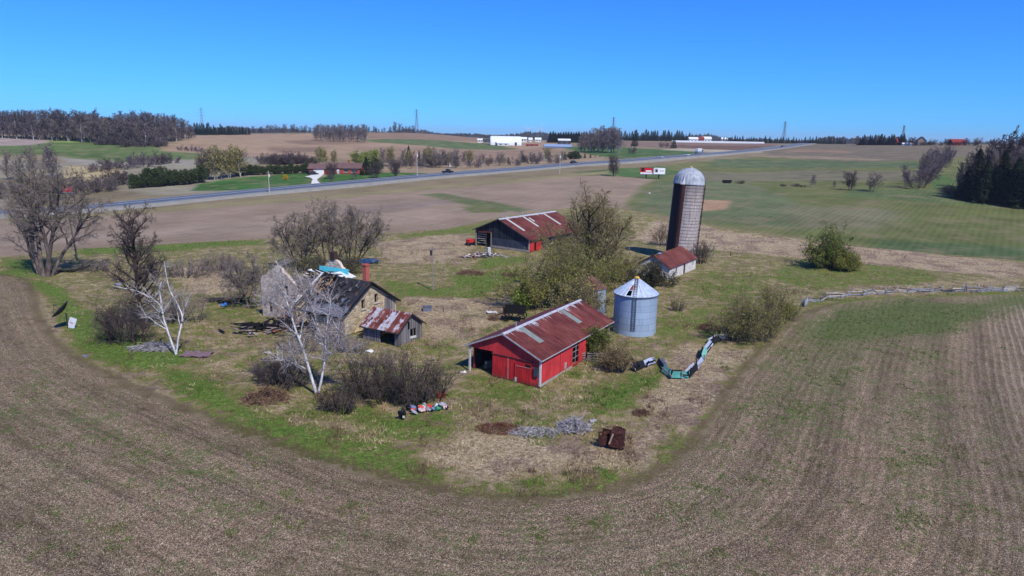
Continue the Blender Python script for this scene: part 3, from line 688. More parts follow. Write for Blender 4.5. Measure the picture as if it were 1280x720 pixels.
# ------------------------------------------------------------------ dark barn
def dark_barn():
    L, W, E, E2, A, YA = 22.0, 15.3, 2.9, 3.7, 6.55, 8.4
    dk = board_mat('barn_boards_dark', (30, 32, 38), (58, 60, 68), 0.3); sheet = painted_sheet('barn_dull_sheet', (64, 70, 84), 0.35, 0.9)
    red = painted_sheet('barn_red_door', (200, 46, 46)); brown = board_mat('barn_brown_boards', (64, 54, 50), (112, 98, 92))
    t = thing('barn', 'wide dark weathered barn with rusty red roof, far behind the stone house', 'barn', (3.64, 146.46, 0), math.atan2(.8, .6))
    th = 0.15
    f = MB().wall([(th, E2), (W - YA, A - .1), (W - th, E)], [(0.3, 4.7, 0, 3.3)], th, (W - YA,)); front(f, W).build('front_wall', dk, t)
    def fr(s0, s1, z0, z1, out, thick, name, mat, par=t): return MB().box((-out - thick / 2, W - (s0 + s1) / 2, (z0 + z1) / 2), (thick, s1 - s0, z1 - z0)).build(name, mat, par)
    fr(4.9, 15.0, 0.5, 2.2, 0.01, 0.04, 'sheet_cladding', sheet)
    fr(4.8, 15.2, 0.0, 0.48, 0.02, 0.10, 'footing', simple('barn_concrete', srgb(150, 142, 134)))
    fr(15.1, 15.3, 0.0, E, 0.02, 0.05, 'corner_trim', WHITE); fr(4.55, 4.75, 0, 3.3, 0.02, 0.12, 'door_post', POLEW)
    fr(0.1, 0.35, 0, 3.6, 0.02, 0.2, 'corner_post', POLEW); fr(0.3, 4.6, 3.2, 3.42, 0.02, 0.12, 'lintel', simple('red_lintel', srgb(120, 54, 48)))
    MB().box((-0.02, YA, 5.7), (0.06, 0.9, 0.6)).build('gable_vent', BLACK, t)
    s = MB().wall([(0, E), (L, E)], [(1.75, 2.5, 0, 2.5), (8, 9.4, 1.1, 2.1)], th).build('side_wall', brown, t)
    for x0, x1 in ((0.05, 1.75), (2.5, 4.5)): MB().box(((x0 + x1) / 2, -0.04, 1.35), (x1 - x0, 0.07, 2.6)).build('door', red, t)
    fw = MB(); [fw.bar(a, b, .07) for a, b in (((8, -.02, 1.1), (9.4, -.02, 1.1)), ((8, -.02, 2.1), (9.4, -.02, 2.1)), ((8.7, -.02, 1.1), (8.7, -.02, 2.1)))]
    fw.build('window_frame', WHITE, t)
    l_ = MB().wall([(0, E2), (L, E2)], [], th); left(l_, L, W).build('far_side_wall', brown, t)
    b = MB().wall([(th, E), (YA, A - .1), (W - th, E2)], [], th, (YA,)); back(b, L).build('rear_wall', brown, t)
    k1 = (A - E) / YA; k2 = (A - E2) / (W - YA); oe = 0.5
    r = MB(); slope(r, -.5, L + .4, -oe, E - oe * k1 + .12, YA, A + .12, .09); slope(r, -.5, L + .4, W + oe, E2 - oe * k2 + .12, YA + .001, A + .12, .09)
    ro = r.build('roof', rust_roof('barn_roof_rust', (98, 47, 36), (176, 178, 184), 0.06, (6.15, 6.6, 0.25), 0.9), t)
    pr = lambda y: A + .12 - (YA - y) * k1
    pale = simple('pale_sheet', srgb(176, 178, 172), 0.5, 0.25, 3)
    for x0, ya, yb in ((1.7, 2.9, 8.2), (8.0, 3.6, 8.2), (16.4, 3.0, 8.2)): on_slope(MB(), x0, x0 + 0.7, ya, yb, pr, .03).build('pale_sheet', pale, ro)
    on_slope(MB(), 9.3, 9.9, 5.6, 7.2, pr, .03).build('pale_sheet', pale, ro)
    c = MB(); slope(c, -.5, L + .4, YA - .5, pr(YA - .5) + .05, YA, A + .18, .02); slope(c, -.5, L + .4, YA + .5, A + .12 - .5 * k2 + .05, YA + .001, A + .18, .02)
    c.build('ridge_cap', simple('barn_ridge', srgb(170, 172, 180), .5, .35), ro)
    for x in (2.0, 8.6, 15.6): MB().tube([(x, YA, A + .1), (x, YA, A + .55), (x, YA, A + 1.15)], [.16, .13, .04]).build('lightning_rod', GALV, ro)
    fm = MB()
    fm.bar((-.52, -oe, pr(-oe) - .1), (-.52, YA, A), .04, .2); fm.bar((-.52, W + oe, E2 - oe * k2), (-.52, YA, A), .04, .2); fm.bar((-.5, -oe, pr(-oe) - .12), (L + .4, -oe, pr(-oe) - .12), .04, .14)
    fm.build('fascia', simple('barn_fascia', srgb(70, 66, 66)), ro)
    # rack of pale lumber seen through the opening
    rk = thing('lumber_rack', 'tall rack of pale boards just inside the dark barn opening', 'rack', np.array([3.64, 146.46, 0]) + 13.9 * np.array([-.8, .6, 0]) + 0.6 * np.array([.6, .8, 0]), math.atan2(.8, .6))
    for y in (-1.3, 1.0): MB().box((0, y, 1.5), (.12, .12, 3.0)).build('upright', POLEW, rk)
    rg = random.Random(5)
    for z in (0.5, 1.0, 1.5, 2.0, 2.5, 2.9):
        b = MB()
        for _ in range(4): b.box((rg.uniform(-.3, .2), rg.uniform(-.2, .1), z + rg.uniform(0, .16)), (.18, 2.3, .07), rotmat(0, rg.uniform(-.1, .1), rg.uniform(-.15, .15)))
        b.build('board_stack', simple('pale_boards', srgb(186, 176, 160), .8, .4, 5) if z == .5 else bpy.data.materials['pale_boards'], rk)
dark_barn()

# ------------------------------------------------------------------ silo and its shed
def silo():
    cx, cy = 35.2, 141.8; Rr, H = 3.05, 16.0
    t = thing('silo', 'tall leaning concrete stave silo with silver dome, black stained on one side', 'silo', (cx, cy, 0)); t.rotation_euler = (0, 0.052, 0)
    cd_ = math.atan2(-cy, -cx)                     # towards the camera
    m = NT('silo_staves', 0.9, 0.1); o = m.obj(); sp = m.n('SeparateXYZ', {0: o}); X, Y, Z = sp.outputs
    ang = m.m('ARCTAN2', Y, X); u = m.m('MULTIPLY', ang, Rr)
    br = m.n('TexBrick', {'Vector': m.n('CombineXYZ', {0: u, 1: Z}).outputs[0], 'Color1': srgb(188, 178, 174), 'Color2': srgb(168, 158, 154), 'Mortar': srgb(112, 102, 98), 'Scale': 1.0, 'Mortar Size': 0.025, 'Brick Width': 0.34, 'Row Height': 0.72})
    n1 = m.noise(m.n('CombineXYZ', {0: m.m('MULTIPLY', u, 2.2), 1: m.m('MULTIPLY', Z, 0.16)}).outputs[0], 1.0, 5, 0.65); n2 = m.noise(o, 1.2, 4)
    c = m.mix(m.m('MULTIPLY', m.step(n1, 0.48, 0.68), 0.6), br.outputs[0], srgb(128, 114, 110))
    topd = m.step(m.m('ADD', Z, m.m('MULTIPLY', n1, 7.0)), 14.0, 20.5)
    c = m.mix(m.m('MULTIPLY', topd, 0.6), c, srgb(84, 76, 78))
    ap = m.m('SUBTRACT', ang, cd_ - 0.42); ap = m.m('ADD', ap, m.m('MULTIPLY_ADD', n2, .16, -.08))       # tarred staves left of the chute
    tar = m.m('MULTIPLY', m.step(m.m('MULTIPLY', ap, -1.0), 0.0, 0.06), m.step(m.m('ADD', ap, 1.6), 0.0, 0.2))
    c = m.mix(m.m('MULTIPLY', tar, 0.95), c, m.ramp(n1, [(0.3, srgb(26, 22, 22)), (0.7, srgb(48, 40, 40))])); m.color(c)
    MB().lathe([(Rr, 0), (Rr, H)], 72).build('shaft', m.mat, t, True)
    hm = NT('hoop_iron', .7, .2); ho = hm.obj(); hs = hm.n('SeparateXYZ', {0: ho}); ha_ = hm.m('SUBTRACT', hm.m('ARCTAN2', hs.outputs[1], hs.outputs[0]), cd_ - .42)
    hm.color(hm.mix(hm.m('MULTIPLY', hm.step(hm.m('MULTIPLY', ha_, -1.0), 0.0, .06), hm.step(hm.m('ADD', ha_, 1.6), 0.0, .2)), hm.tint(srgb(128, 118, 114), ho, 4, .4), srgb(34, 29, 29)))
    for i in range(24):
        z = 0.5 + i * 0.66
        MB().lathe([(Rr + .005, z - .035), (Rr + .045, z - .03), (Rr + .045, z + .03), (Rr + .005, z + .035)], 60).build('hoop', hm.mat, t, True)
    g = NT('dome_metal', 0.62, 0.3, 0.0); o = g.obj(); sp = g.n('SeparateXYZ', {0: o}); an = g.m('ARCTAN2', sp.outputs[1], sp.outputs[0])
    g.color(g.tint(srgb(158, 164, 172), o, 1.2, 0.35)); g.bump(g.m('SINE', g.m('MULTIPLY', an, 28.0)), 0.5, 0.06)
    prof = [(Rr + .16, H - .28), (Rr + .16, H)] + [((Rr + .1) * math.cos(a), H + 3.0 * math.sin(a)) for a in np.linspace(0.03, PI / 2 - .12, 12)] + [(0.35, H + 3.1), (.02, H + 3.14)]
    d = MB().lathe(prof, 56).build('dome', g.mat, t, True)
    MB().lathe([(.42, H + 2.95), (.42, H + 3.2), (.02, H + 3.3)], 16).build('vent_cap', simple('tan_cap', srgb(176, 160, 120)), d)
    ch = MB(); ca = cd_ - 0.36
    ch.lathe([(0.5, 0.6), (0.5, H - .2)], 14, (math.cos(ca) * Rr, math.sin(ca) * Rr, 0), ca - 1.6, ca + 1.6)
    ch.build('chute', rust_roof('chute_rust', (62, 32, 30), (130, 100, 96), 0.0), t, True)
    hd = MB(); hd.add([(0, -.42, H - .3), (0, .42, H - .3), (.0, 0, H + 1.5), (.72, -.42, H - .3), (.72, .42, H - .3), (.55, 0, H + .3)], [(0, 1, 2), (3, 5, 4), (0, 3, 4, 1), (1, 4, 5, 2), (0, 2, 5, 3)]).xf(ca, (math.cos(ca) * (Rr - .2), math.sin(ca) * (Rr - .2), 0))
    hd.build('chute_hood', WHITE, d)
    pa = cd_ + 1.42; px_, py_ = math.cos(pa) * (Rr + .22), math.sin(pa) * (Rr + .22)
    pp = MB().tube([(px_, py_, 0), (px_, py_, H - .3), (px_ * .9, py_ * .9, H + .9)], .11)
    for i in range(11): pp.bar((px_, py_, 1 + i * 1.4), (px_ * .92, py_ * .92, 1 + i * 1.4), .06); pp.box((px_, py_, 1 + i * 1.4), (.34, .34, .18))
    pp.build('filler_pipe', simple('pipe_dark', srgb(58, 52, 52), .7, .3), t)

silo()
def silo_shed():
    L, W, E, A = 13.4, 6.4, 2.2, 4.1
    t = thing('outbuilding', 'small whitewashed outbuilding with a rusty roof at the foot of the silo', 'outbuilding', (28.15, 119.92, 0), math.atan2(.825, .565))
    wm = NT('whitewash', .9, .1); o = wm.obj(); n = wm.noise(wm.scale(o, (2, 2, .6)), 1.4, 5, .65)
    wm.color(wm.ramp(n, [(.30, srgb(128, 116, 108)), (.48, srgb(196, 190, 184)), (.7, srgb(220, 216, 212))]))
    MB().wall([(0, E), (L, E)], [(3.0, 3.7, .9, 1.8), (6.9, 7.9, 0, 2.0), (11.6, 12.1, 1.0, 1.7)], .25).build('side_wall', wm.mat, t)
    MB().box((7.4, .15, 1.0), (1.0, .06, 2.0)).build('door', BLACK, t)
    for x, w_, z in ((3.35, .7, 1.35), (11.85, .5, 1.35)): MB().box((x, .14, z), (w_, .04, .9)).build('window', BLACK, t)
    front(MB().wall([(.25, E), (W / 2, A - .1), (W - .25, E)], [], .25, (W / 2,)), W).build('front_wall', wm.mat, t)
    back(MB().wall([(.25, E), (W / 2, A - .1), (W - .25, E)], [], .25, (W / 2,)), L).build('rear_wall', wm.mat, t)
    left(MB().wall([(0, E), (L, E)], [], .25), L, W).build('far_side_wall', wm.mat, t)
    k = (A - E) / (W / 2); r = MB(); slope(r, -.3, L + .3, -.3, E - .3 * k + .1, W / 2, A + .1); slope(r, -.3, L + .3, W + .3, E - .3 * k + .1, W / 2 + .001, A + .1)
    ro = r.build('roof', rust_roof('outbuilding_rust', (100, 50, 40), (170, 150, 146), .03, (3.8, 4.2, .12)), t)
    MB().box((2.2, W / 2 - .2, A + .12), (1.6, .5, .05), rotmat(.2, 0, .1)).build('ridge_patch', GALV, ro)
silo_shed()

# ------------------------------------------------------------------ grain bins
def bin_mat(name, c, rings=.82):
    m = NT(name, .45, .4, .25); o = m.obj(); sp = m.n('SeparateXYZ', {0: o}); X, Y, Z = sp.outputs
    an = m.m('ARCTAN2', Y, X); u = m.m('MULTIPLY', an, 2.75)
    br = m.n('TexBrick', {'Vector': m.n('CombineXYZ', {0: u, 1: Z}).outputs[0], 'Color1': srgb(*c), 'Color2': srgb(*[v * .93 for v in c]), 'Mortar': srgb(*[v * .72 for v in c]), 'Scale': 1.0, 'Mortar Size': .018, 'Brick Width': 2.8, 'Row Height': rings})
    n = m.noise(m.n('CombineXYZ', {0: m.m('MULTIPLY', u, 1.6), 1: m.m('MULTIPLY', Z, .3)}).outputs[0], 1.0, 4, .6)
    col = m.mix(m.m('MULTIPLY', m.step(n, .52, .72), .45), br.outputs[0], srgb(*[v * .74 for v in c])); m.color(col)
    m.bump(m.m('SINE', m.m('MULTIPLY', Z, 2 * PI / .1)), .35, .012)
    return m.mat
def ladder(par, r, z0, z1, ang, roof=None, mat=None):
    """wall ladder, carried on up the roof when roof=(apex r, apex z)"""
    m = MB(); s = .21; q = r + .09
    for sg in (-1, 1):
        m.tube([(q, sg * s, z0), (q, sg * s, z1)], .038, 5)
        if roof: m.tube([(q, sg * s, z1), (roof[0] + .02, sg * s * .8, roof[1])], .038, 5)
    z = z0 + .1
    while z < z1: m.bar((q, -s, z), (q, s, z), .05); z += .3
    if roof:
        for f in np.linspace(.06, .95, 11): m.bar((q + (roof[0] - q) * f, -s, z1 + (roof[1] - z1) * f), (q + (roof[0] - q) * f, s, z1 + (roof[1] - z1) * f), .05)
    return m.xf(ang).build('ladder', mat, par)
def grain_bins():
    R0, H, AP = 2.78, 5.3, 7.2
    t = thing('grain_bin', 'large round pale blue steel grain bin with ladder and a hole in its cone roof', 'grain bin', (16.1, 86.2, 0))
    cdir = math.atan2(-86.2, -16.1)
    MB().lathe([(R0, 0), (R0, H)], 64).build('wall', bin_mat('bin_steel', (164, 184, 206)), t, True)
    MB().lathe([(0, .06), (R0 + .12, .06), (R0 + .12, 0)], 48).build('base_slab', simple('bin_base', srgb(140, 134, 126)), t)
    rm = NT('bin_roof_steel', .4, .4, .3); o = rm.obj(); rm.color(rm.tint(srgb(190, 202, 218), o, 2, .2))
    rf = MB(); n = 24; hole = {}
    ha = cdir - .36; 
    for i in range(n):
        a0 = ha + (i - .5) * 2 * PI / n; a1 = a0 + 2 * PI / n
        lo, hi = (.0, 1.0)
        rr0 = R0 + .14; zz = lambda f: H - .03 + (AP - H) * f; rad = lambda f: rr0 + (.22 - rr0) * f
        spans = [(0, 1)] if i != 0 else [(0, .07), (.34, 1)]
        for f0, f1 in spans:
            P = [(rad(f) * math.cos(a), rad(f) * math.sin(a), zz(f)) for f, a in ((f0, a0), (f0, a1), (f1, a1), (f1, a0))]
            rf.add(P, [(0, 1, 2, 3)])
        rf.tube([(rr0 * math.cos(a0), rr0 * math.sin(a0), zz(0) + .02), (.24 * math.cos(a0), .24 * math.sin(a0), zz(1) + .02)], .035, 4)
    ro = rf.build('roof', rm.mat, t)
    MB().lathe([(R0 + .01, H - .2), (R0 + .16, H - .1), (R0 + .16, H - .02), (R0, H + .02)], 56).build('eave_ring', simple('eave_dark', srgb(96, 106, 118), .6, .3), ro)
    MB().lathe([(.3, AP - .1), (.34, AP + .06), (.24, AP + .2), (.02, AP + .26)], 16).build('roof_cap', simple('yellow_cap', srgb(206, 160, 60), .6, .3), ro)
    fl = MB().box((0, 0, 0), (.85, .62, .03), rotmat(0, .62, 0)).xf(ha + .10, (1.55 * math.cos(ha + .06), 1.55 * math.sin(ha + .06), 6.22)); fl.build('hatch_flap', simple('rust_flap', srgb(120, 66, 54), .7, .4), ro)
    ladder(t, R0, .9, H - .02, cdir - .05, (.3, AP + .04), simple('ladder_dark', srgb(66, 64, 68), .6, .3))
    # smaller one behind
    t2 = thing('grain_bin', 'smaller grain bin with rusted brown cone roof, half hidden by the budding tree', 'grain bin', (11.0, 93.5, 0)); cd2 = math.atan2(-93.5, -11.0)
    MB().lathe([(2.2, 0), (2.2, 4.4)], 48).build('wall', bin_mat('bin_steel_old', (162, 178, 198)), t2, True)
    MB().lathe([(2.34, 4.35), (.2, 6.0), (.02, 6.05)], 40).build('roof', rust_roof('bin_rust', (92, 62, 50), (150, 120, 108), .05), t2)
    ladder(t2, 2.2, .5, 4.4, cd2 + .36, None, simple('ladder_rust', srgb(104, 70, 62), .7, .3))
grain_bins()

# ------------------------------------------------------------------ ruined stone house
def stone_house():
    st = stone_mat('field_stone', (164, 146, 132), (228, 212, 192), (200, 188, 174)); lit = stone_mat('sunlit_field_stone', (146, 128, 102), (212, 194, 160), (180, 164, 138), 2.2)  # lit: yellower stone copy, sunlight on these walls put into its colour
    t = thing('ruined_house', 'burnt out stone farmhouse with one bare gable, collapsed charred roof and red brick chimney', 'house', (-28.0, 86.3, 0), math.atan2(.86, .51))
    # local x runs back along the main block, y to the left
    th = .5; W, L = 6.8, 10.4
    rg = random.Random(11)
    def jag(pts, amp=.12, n=5):
        out = []
        for (a, za), (b, zb) in zip(pts[:-1], pts[1:]):
            for i in range(n): f = i / n; out.append((a + (b - a) * f, za + (zb - za) * f + (rg.uniform(-amp, amp) if 0 < i else 0)))
        return out + [pts[-1]]
    # s runs from far-left corner to right corner
    g = MB().wall(jag([(0, 5.6), (.5, 5.9), (3.1, 7.55), (3.55, 7.65), (4.6, 6.75), (6.4, 5.5), (6.8, 5.35)]), [(1.15, 1.95, .9, 2.5), (4.1, 4.9, .75, 2.2), (4.55, 5.25, 3.7, 5.1)], th)
    front(g, W).build('gable_wall', st, t)
    for s0, s1, z0, z1 in ((1.15, 1.95, .9, 2.5), (4.1, 4.9, .75, 2.2), (4.55, 5.25, 3.7, 5.1)):
        f = MB(); y0, y1 = W - s1, W - s0
        MB().box((.30, (y0 + y1) / 2, (z0 + z1) / 2), (.05, y1 - y0, z1 - z0)).build('boarded_window', simple('window_board', srgb(58, 62, 72), .6, .4) if z0 == .9 else bpy.data.materials['window_board'], t)
        MB().bar((.22, y0, z0 + .03), (.22, y1, z0 + .03), .12, .08).build('window_sill', POLEW, t); MB().bar((.22, y0, z1), (.22, y1, z1), .12, .08).build('lintel', POLEW, t)
    rw = MB().wall(jag([(th, 5.3), (3, 5.25), (6, 5.1), (9, 5.0), (L, 5.0)], .06), [(1.6, 2.5, 2.9, 4.2)], th, ()); rw.build('long_wall', lit, t)
    lw = MB().wall(jag([(th, 4.2), (3, 5.0), (5, 3.4), (8, 4.8), (L, 4.9)], .3), [], th); left(lw, L + th, W).build('far_long_wall', st, t)
    bw = MB().wall(jag([(0, 4.6), (1.5, 5.9), (2.6, 6.9), (3.1, 7.1), (3.7, 7.1), (4.6, 6.4), (6.3, 4.9), (W, 4.6)], .1), [], th); back(bw, L).build('rear_gable_wall', st, t)
    MB().box((L - .25, 3.4, 7.5), (.7, .85, 1.2)).build('chimney', simple('sooty_brick', srgb(66, 50, 46), .9, .5, 4), t)
    # charred rafters, slumped decking, pale insulation
    ch = MB()
    for i in range(10):
        x = .9 + i * .9; ch.bar((x, .1, 5.25), (x + rg.uniform(-.3, .3), rg.uniform(2.0, 4.0), rg.uniform(5.0, 6.2)), .1, .18)
        if i % 2: ch.bar((x, W - .2, 4.6), (x + rg.uniform(-.5, .5), rg.uniform(3, 5), rg.uniform(3.8, 5.2)), .1, .18)
    for i in range(8): ch.bar((rg.uniform(1, 9), rg.uniform(.5, 5.5), rg.uniform(4.6, 5.6)), (rg.uniform(1, 9), rg.uniform(.5, 5.5), rg.uniform(4.2, 5.4)), .1, .16)
    ch.build('charred_rafters', BLACK, t)
    dk = MB()
    for i in range(9): dk.box((.9 + i * .95, rg.uniform(.9, 1.6), 5.25 + rg.uniform(-.1, .15)), (1.0, rg.uniform(1.6, 2.6), .06), rotmat(rg.uniform(-.05, .3), rg.uniform(-.12, .12), rg.uniform(-.1, .1)))
    for i in range(12): dk.box((rg.uniform(1.2, 9), rg.uniform(2.2, 5.5), rg.uniform(4.3, 5.0)), (rg.uniform(.6, 1.5), rg.uniform(.5, 1.4), .05), rotmat(rg.uniform(-.4, .4), rg.uniform(-.4, .4), rg.uniform(0, 3)))
    cm = NT('charred_deck', .8, .25); o = cm.obj(); cm.color(cm.ramp(cm.noise(o, 1.6, 5, .65), [(.35, srgb(20, 20, 23)), (.55, srgb(48, 47, 50)), (.66, srgb(112, 110, 112)), (.75, srgb(160, 158, 160))]))
    dk.build('collapsed_roof', cm.mat, t)
    MB().box((.9 * L - .5, 2.2, 5.75), (.10, 5.3, .75), rotmat(0, .15, .06)).build('attic_partition', simple('turquoise_paint', srgb(84, 190, 206), .7, .22, 3), t)
    wp = MB(); wp.box((L - 1.7, -.1, 5.35), (2.2, 2.3, .08), rotmat(.28, 0, 0)); wp.box((L - 2.6, 1.6, 5.55), (.9, 3.4, .07), rotmat(-.05, .1, .1)); wp.box((L - 3.0, 4.2, 5.6), (.7, 2.4, .06), rotmat(.1, -.1, .1))
    wp.build('fallen_ceiling', simple('white_plaster', srgb(206, 208, 206), .8, .22, 3), t)
    # wing: runs towards -y from the long wall
    V, U0_, U1_, E, A = 8.4, -.5, 9.7, 2.75, 6.05; UM = (U0_ + U1_) / 2
    wg = MB().wall([(0, E), (UM - U0_, A - .12), (U1_ - U0_, E)], [(3.55, 4.25, 2.75, 4.0), (6.0, 6.75, 3.1, 4.3), (6.7, 7.5, .4, 2.2)], .45, (UM - U0_,))
    wg.xf(0, (U0_, -V, 0)).build('wing_gable_wall', lit, t)
    for a, b, z0, z1 in ((3.55, 4.25, 2.75, 4.0), (6.0, 6.75, 3.1, 4.3)):
        MB().box((U0_ + (a + b) / 2, -V - .05, z0 - .05), (b - a + .25, .14, .12)).build('window_sill', simple('pale_sill', srgb(178, 176, 170)), t)
        MB().box((U0_ + (a + b) / 2, -V + .40, (z0 + z1) / 2), (b - a, .04, z1 - z0)).build('window', BLACK, t)
    MB().box((U0_ + 8.9, -V - .03, 2.0), (2.0, .05, 3.0)).build('board_patch', GREYW, t)
    wl = MB().wall([(0, E), (V, E)], [(.4, 3.9, 0, 2.5)], .45).xf(-PI / 2, (U0_, 0, 0)); wl.build('wing_front_wall', lit, t)
    wr = MB().wall([(0, E), (V - .5, E)], [], .45).xf(PI / 2, (U1_, -V + .5, 0)); wr.build('wing_rear_wall', st, t)
    rm = NT('wing_shingles', .75, .25); o = rm.obj(); sp = rm.n('SeparateXYZ', {0: o}); n1 = rm.noise(o, .75, 5, .6, .6); n2 = rm.noise(rm.scale(o, (1, 6, 6)), 1, 3)
    pale = rm.m('SUBTRACT', 1.0, rm.step(rm.m('ADD', sp.outputs[2], rm.m('MULTIPLY_ADD', n1, 7.0, -3.5)), 3.2, 4.0))
    c = rm.ramp(rm.noise(o, 2.4, 4, .65), [(.3, srgb(22, 22, 26)), (.6, srgb(50, 50, 56)), (.75, srgb(78, 76, 80))])
    c = rm.mix(rm.m('MULTIPLY', pale, .85), c, rm.ramp(n2, [(.3, srgb(66, 70, 82)), (.7, srgb(120, 124, 138))]))
    c = rm.mix(rm.m('MULTIPLY', rm.step(rm.noise(o, 1.1, 4, .6), .58, .66), .8), c, srgb(104, 74, 52)); rm.color(c); rm.bump(n2, .5, .04)
    k = (A - E) / (UM - U0_); r = MB()
    def wslope(u0, z0, u1, z1):
        n = 10; V0, V1 = -V - .45, -.02; nx = 8
        top = []; 
        for i in range(nx + 1):
            for j in range(n + 1):
                f, h = i / nx, j / n; sag = -.16 * math.sin(PI * f) * math.sin(PI * h) + rg.uniform(-.02, .02) * (0 < i < nx)
                top.append((u0 + (u1 - u0) * f, V0 + (V1 - V0) * h, z0 + (z1 - z0) * f + sag))
        b = len(top); q = top + [(x, y, z - .14) for x, y, z in top]; F = []
        for i in range(nx):
            for j in range(n):
                if u0 < UM - 1 and u0 < u1 and ((i >= 4 and j >= 8) or (i >= 5 and j == 7) or (i >= 6 and j == 6) or (i, j) in ((2, 9), (3, 9), (3, 8), (3, 5), (4, 5), (1, 7), (0, 8), (1, 8), (0, 9), (1, 9))): continue
                a = i * (n + 1) + j; F.append((a, a + n + 1, a + n + 2, a + 1)); F.append((b + a, b + a + 1, b + a + n + 2, b + a + n + 1))
        for i in range(nx):
            for j in (0, n): a = i * (n + 1) + j; F.append((a, a + n + 1, b + a + n + 1, b + a))
        for j in range(n):
            for i in (0, nx): a = i * (n + 1) + j; F.append((a, a + 1, b + a + 1, b + a))
        r.add(q, F)
    wslope(U0_ - .45, E - .45 * k + .15, UM, A + .15); wslope(U1_ + .45, E - .45 * k + .15, UM + .002, A + .15)
    ro = r.build('wing_roof', rm.mat, t)
    rb = MB()
    for i in range(9): y = -.3 - i * .95; rb.bar((U0_ - .3, y, E - .3 * k - .08), (UM, y, A - .1), .1, .16); rb.bar((U1_ + .3, y, E - .3 * k - .08), (UM, y, A - .1), .1, .16)
    rb.build('rafters', BLACK, t)
    db = MB()
    for i in range(70):
        u = rg.uniform(.6, UM - .2); y = rg.uniform(-V + .8, .4); db.box((u, y, E + (u - U0_) * k + .22 + rg.uniform(0, .12)), (rg.uniform(.4, 1.6), rg.uniform(.12, .5), .05), rotmat(rg.uniform(-.12, .12), -math.atan(k) + rg.uniform(-.15, .15), rg.uniform(-.7, .7)))
    pl = MB()
    for i in range(16): u = rg.uniform(1.8, UM - .4); pl.box((u, rg.uniform(-4.2, -.2), E + (u - U0_) * k + .30 + rg.uniform(0, .15)), (rg.uniform(.4, 1.5), rg.uniform(.08, .25), .05), rotmat(rg.uniform(-.2, .2), -math.atan(k) + rg.uniform(-.2, .2), rg.uniform(-.9, .9)))
    pl.build('bare_lath', simple('bare_lath_wood', srgb(150, 118, 88), .9, .35, 4), t)
    db.build('roof_debris', bpy.data.materials['charred_deck'], t)
    fm = MB(); fm.bar((U0_ - .45, -V - .47, E - .45 * k + .05), (UM, -V - .47, A + .05), .05, .24); fm.bar((U1_ + .45, -V - .47, E - .45 * k + .05), (UM, -V - .47, A + .05), .05, .24); fm.bar((U0_ - .47, -V - .45, E - .45 * k + .04), (U0_ - .47, -.1, E - .45 * k + .04), .05, .22)
    fm.build('bargeboard', BLACK, ro)
    fl = MB(); fl.bar((U0_ - .1, -.12, E + .42), (UM, -.12, A + .36), .35, .05); fl.build('flashing', simple('flashing_white', srgb(190, 190, 192), .6, .3), ro)
    MB().box((UM + .25, -V + .75, A + 1.0), (.62, .62, 2.3)).build('chimney', brick_mat(), t)
    MB().box((UM + .25, -V + .75, A + 2.2), (.76, .76, .18)).build('chimney_cap', bpy.data.materials['chimney_brick'], t)
def brick_mat():
    m = NT('chimney_brick', .9, .1); o = m.obj(); sp = m.n('SeparateXYZ', {0: o})
    b = m.n('TexBrick', {'Vector': m.n('CombineXYZ', {0: m.m('ADD', sp.outputs[0], sp.outputs[1]), 1: sp.outputs[2]}).outputs[0], 'Color1': srgb(184, 68, 56), 'Color2': srgb(150, 54, 46), 'Mortar': srgb(170, 130, 118), 'Scale': 1, 'Mortar Size': .012, 'Brick Width': .22, 'Row Height': .08})
    m.color(b.outputs[0]); return m.mat
stone_house()

# ------------------------------------------------------------------ grey board shed by the house
def board_shed():
    W, L, E, A = 4.7, 5.4, 1.95, 3.55
    t = thing('wooden_shed', 'small grey board shed with patchy white and rust metal roof, against the stone house', 'shed', (-13.5, 78.1, 0), math.atan2(.49, -.87))
    # local x runs away from the gable along the ridge (to the left); the near long side faces the camera at +y
    gw = board_mat('shed_grey_boards', (84, 82, 84), (140, 136, 138), .18)
    # local +y points towards the camera: near side y=0, far side y=-W
    g = MB().wall([(0, E), (W / 2, A - .08), (W, E)], [(1.9, 2.35, 1.55, 2.55), (2.35, 3.45, .45, 1.55)], .1, (W / 2,)); g.xf(-PI / 2, (0, 0, 0)).build('gable_wall', gw, t)
    MB().bar((-.02, -2.9, .45), (-.02, -2.9, 1.55), .05, .08).build('window_frame', POLEW, t)
    MB().box((.02, -2.9, .45), (.2, 1.1, .25), rotmat(.1, 0, 0)).build('window_sill', WHITE, t)
    n_ = MB().wall([(0, E), (L, E)], [(2.6, 4.9, 0, 1.7)], .1).xf(PI, (L, 0, 0)); n_.build('side_wall', gw, t)
    MB().wall([(0, E), (L, E)], [], .1).xf(0, (0, -W, 0)).build('far_side_wall', gw, t)
    MB().wall([(.1, E), (W / 2, A - .08), (W - .1, E)], [], .1, (W / 2,)).xf(PI / 2, (L, -W, 0)).build('rear_wall', gw, t)
    k = (A - E) / (W / 2); r = MB(); slope(r, -.35, L + .3, .4, E - .4 * k + .09, -W / 2, A + .09); slope(r, -.35, L + .3, -W - .4, E - .4 * k + .09, -W / 2 - .001, A + .09)
    ro = r.build('roof', rust_roof('board_shed_roof', (112, 58, 48), (186, 186, 194), .285, None, .72, True), t)
    fm = MB(); fm.bar((-.37, .4, E - .4 * k), (-.37, -W / 2, A), .04, .16); fm.bar((-.37, -W - .4, E - .4 * k), (-.37, -W / 2, A), .04, .16); fm.bar((-.36, .42, E - .4 * k), (L + .3, .42, E - .4 * k), .04, .12)
    fm.build('fascia', simple('shed_fascia', srgb(60, 56, 56)), ro)
board_shed()
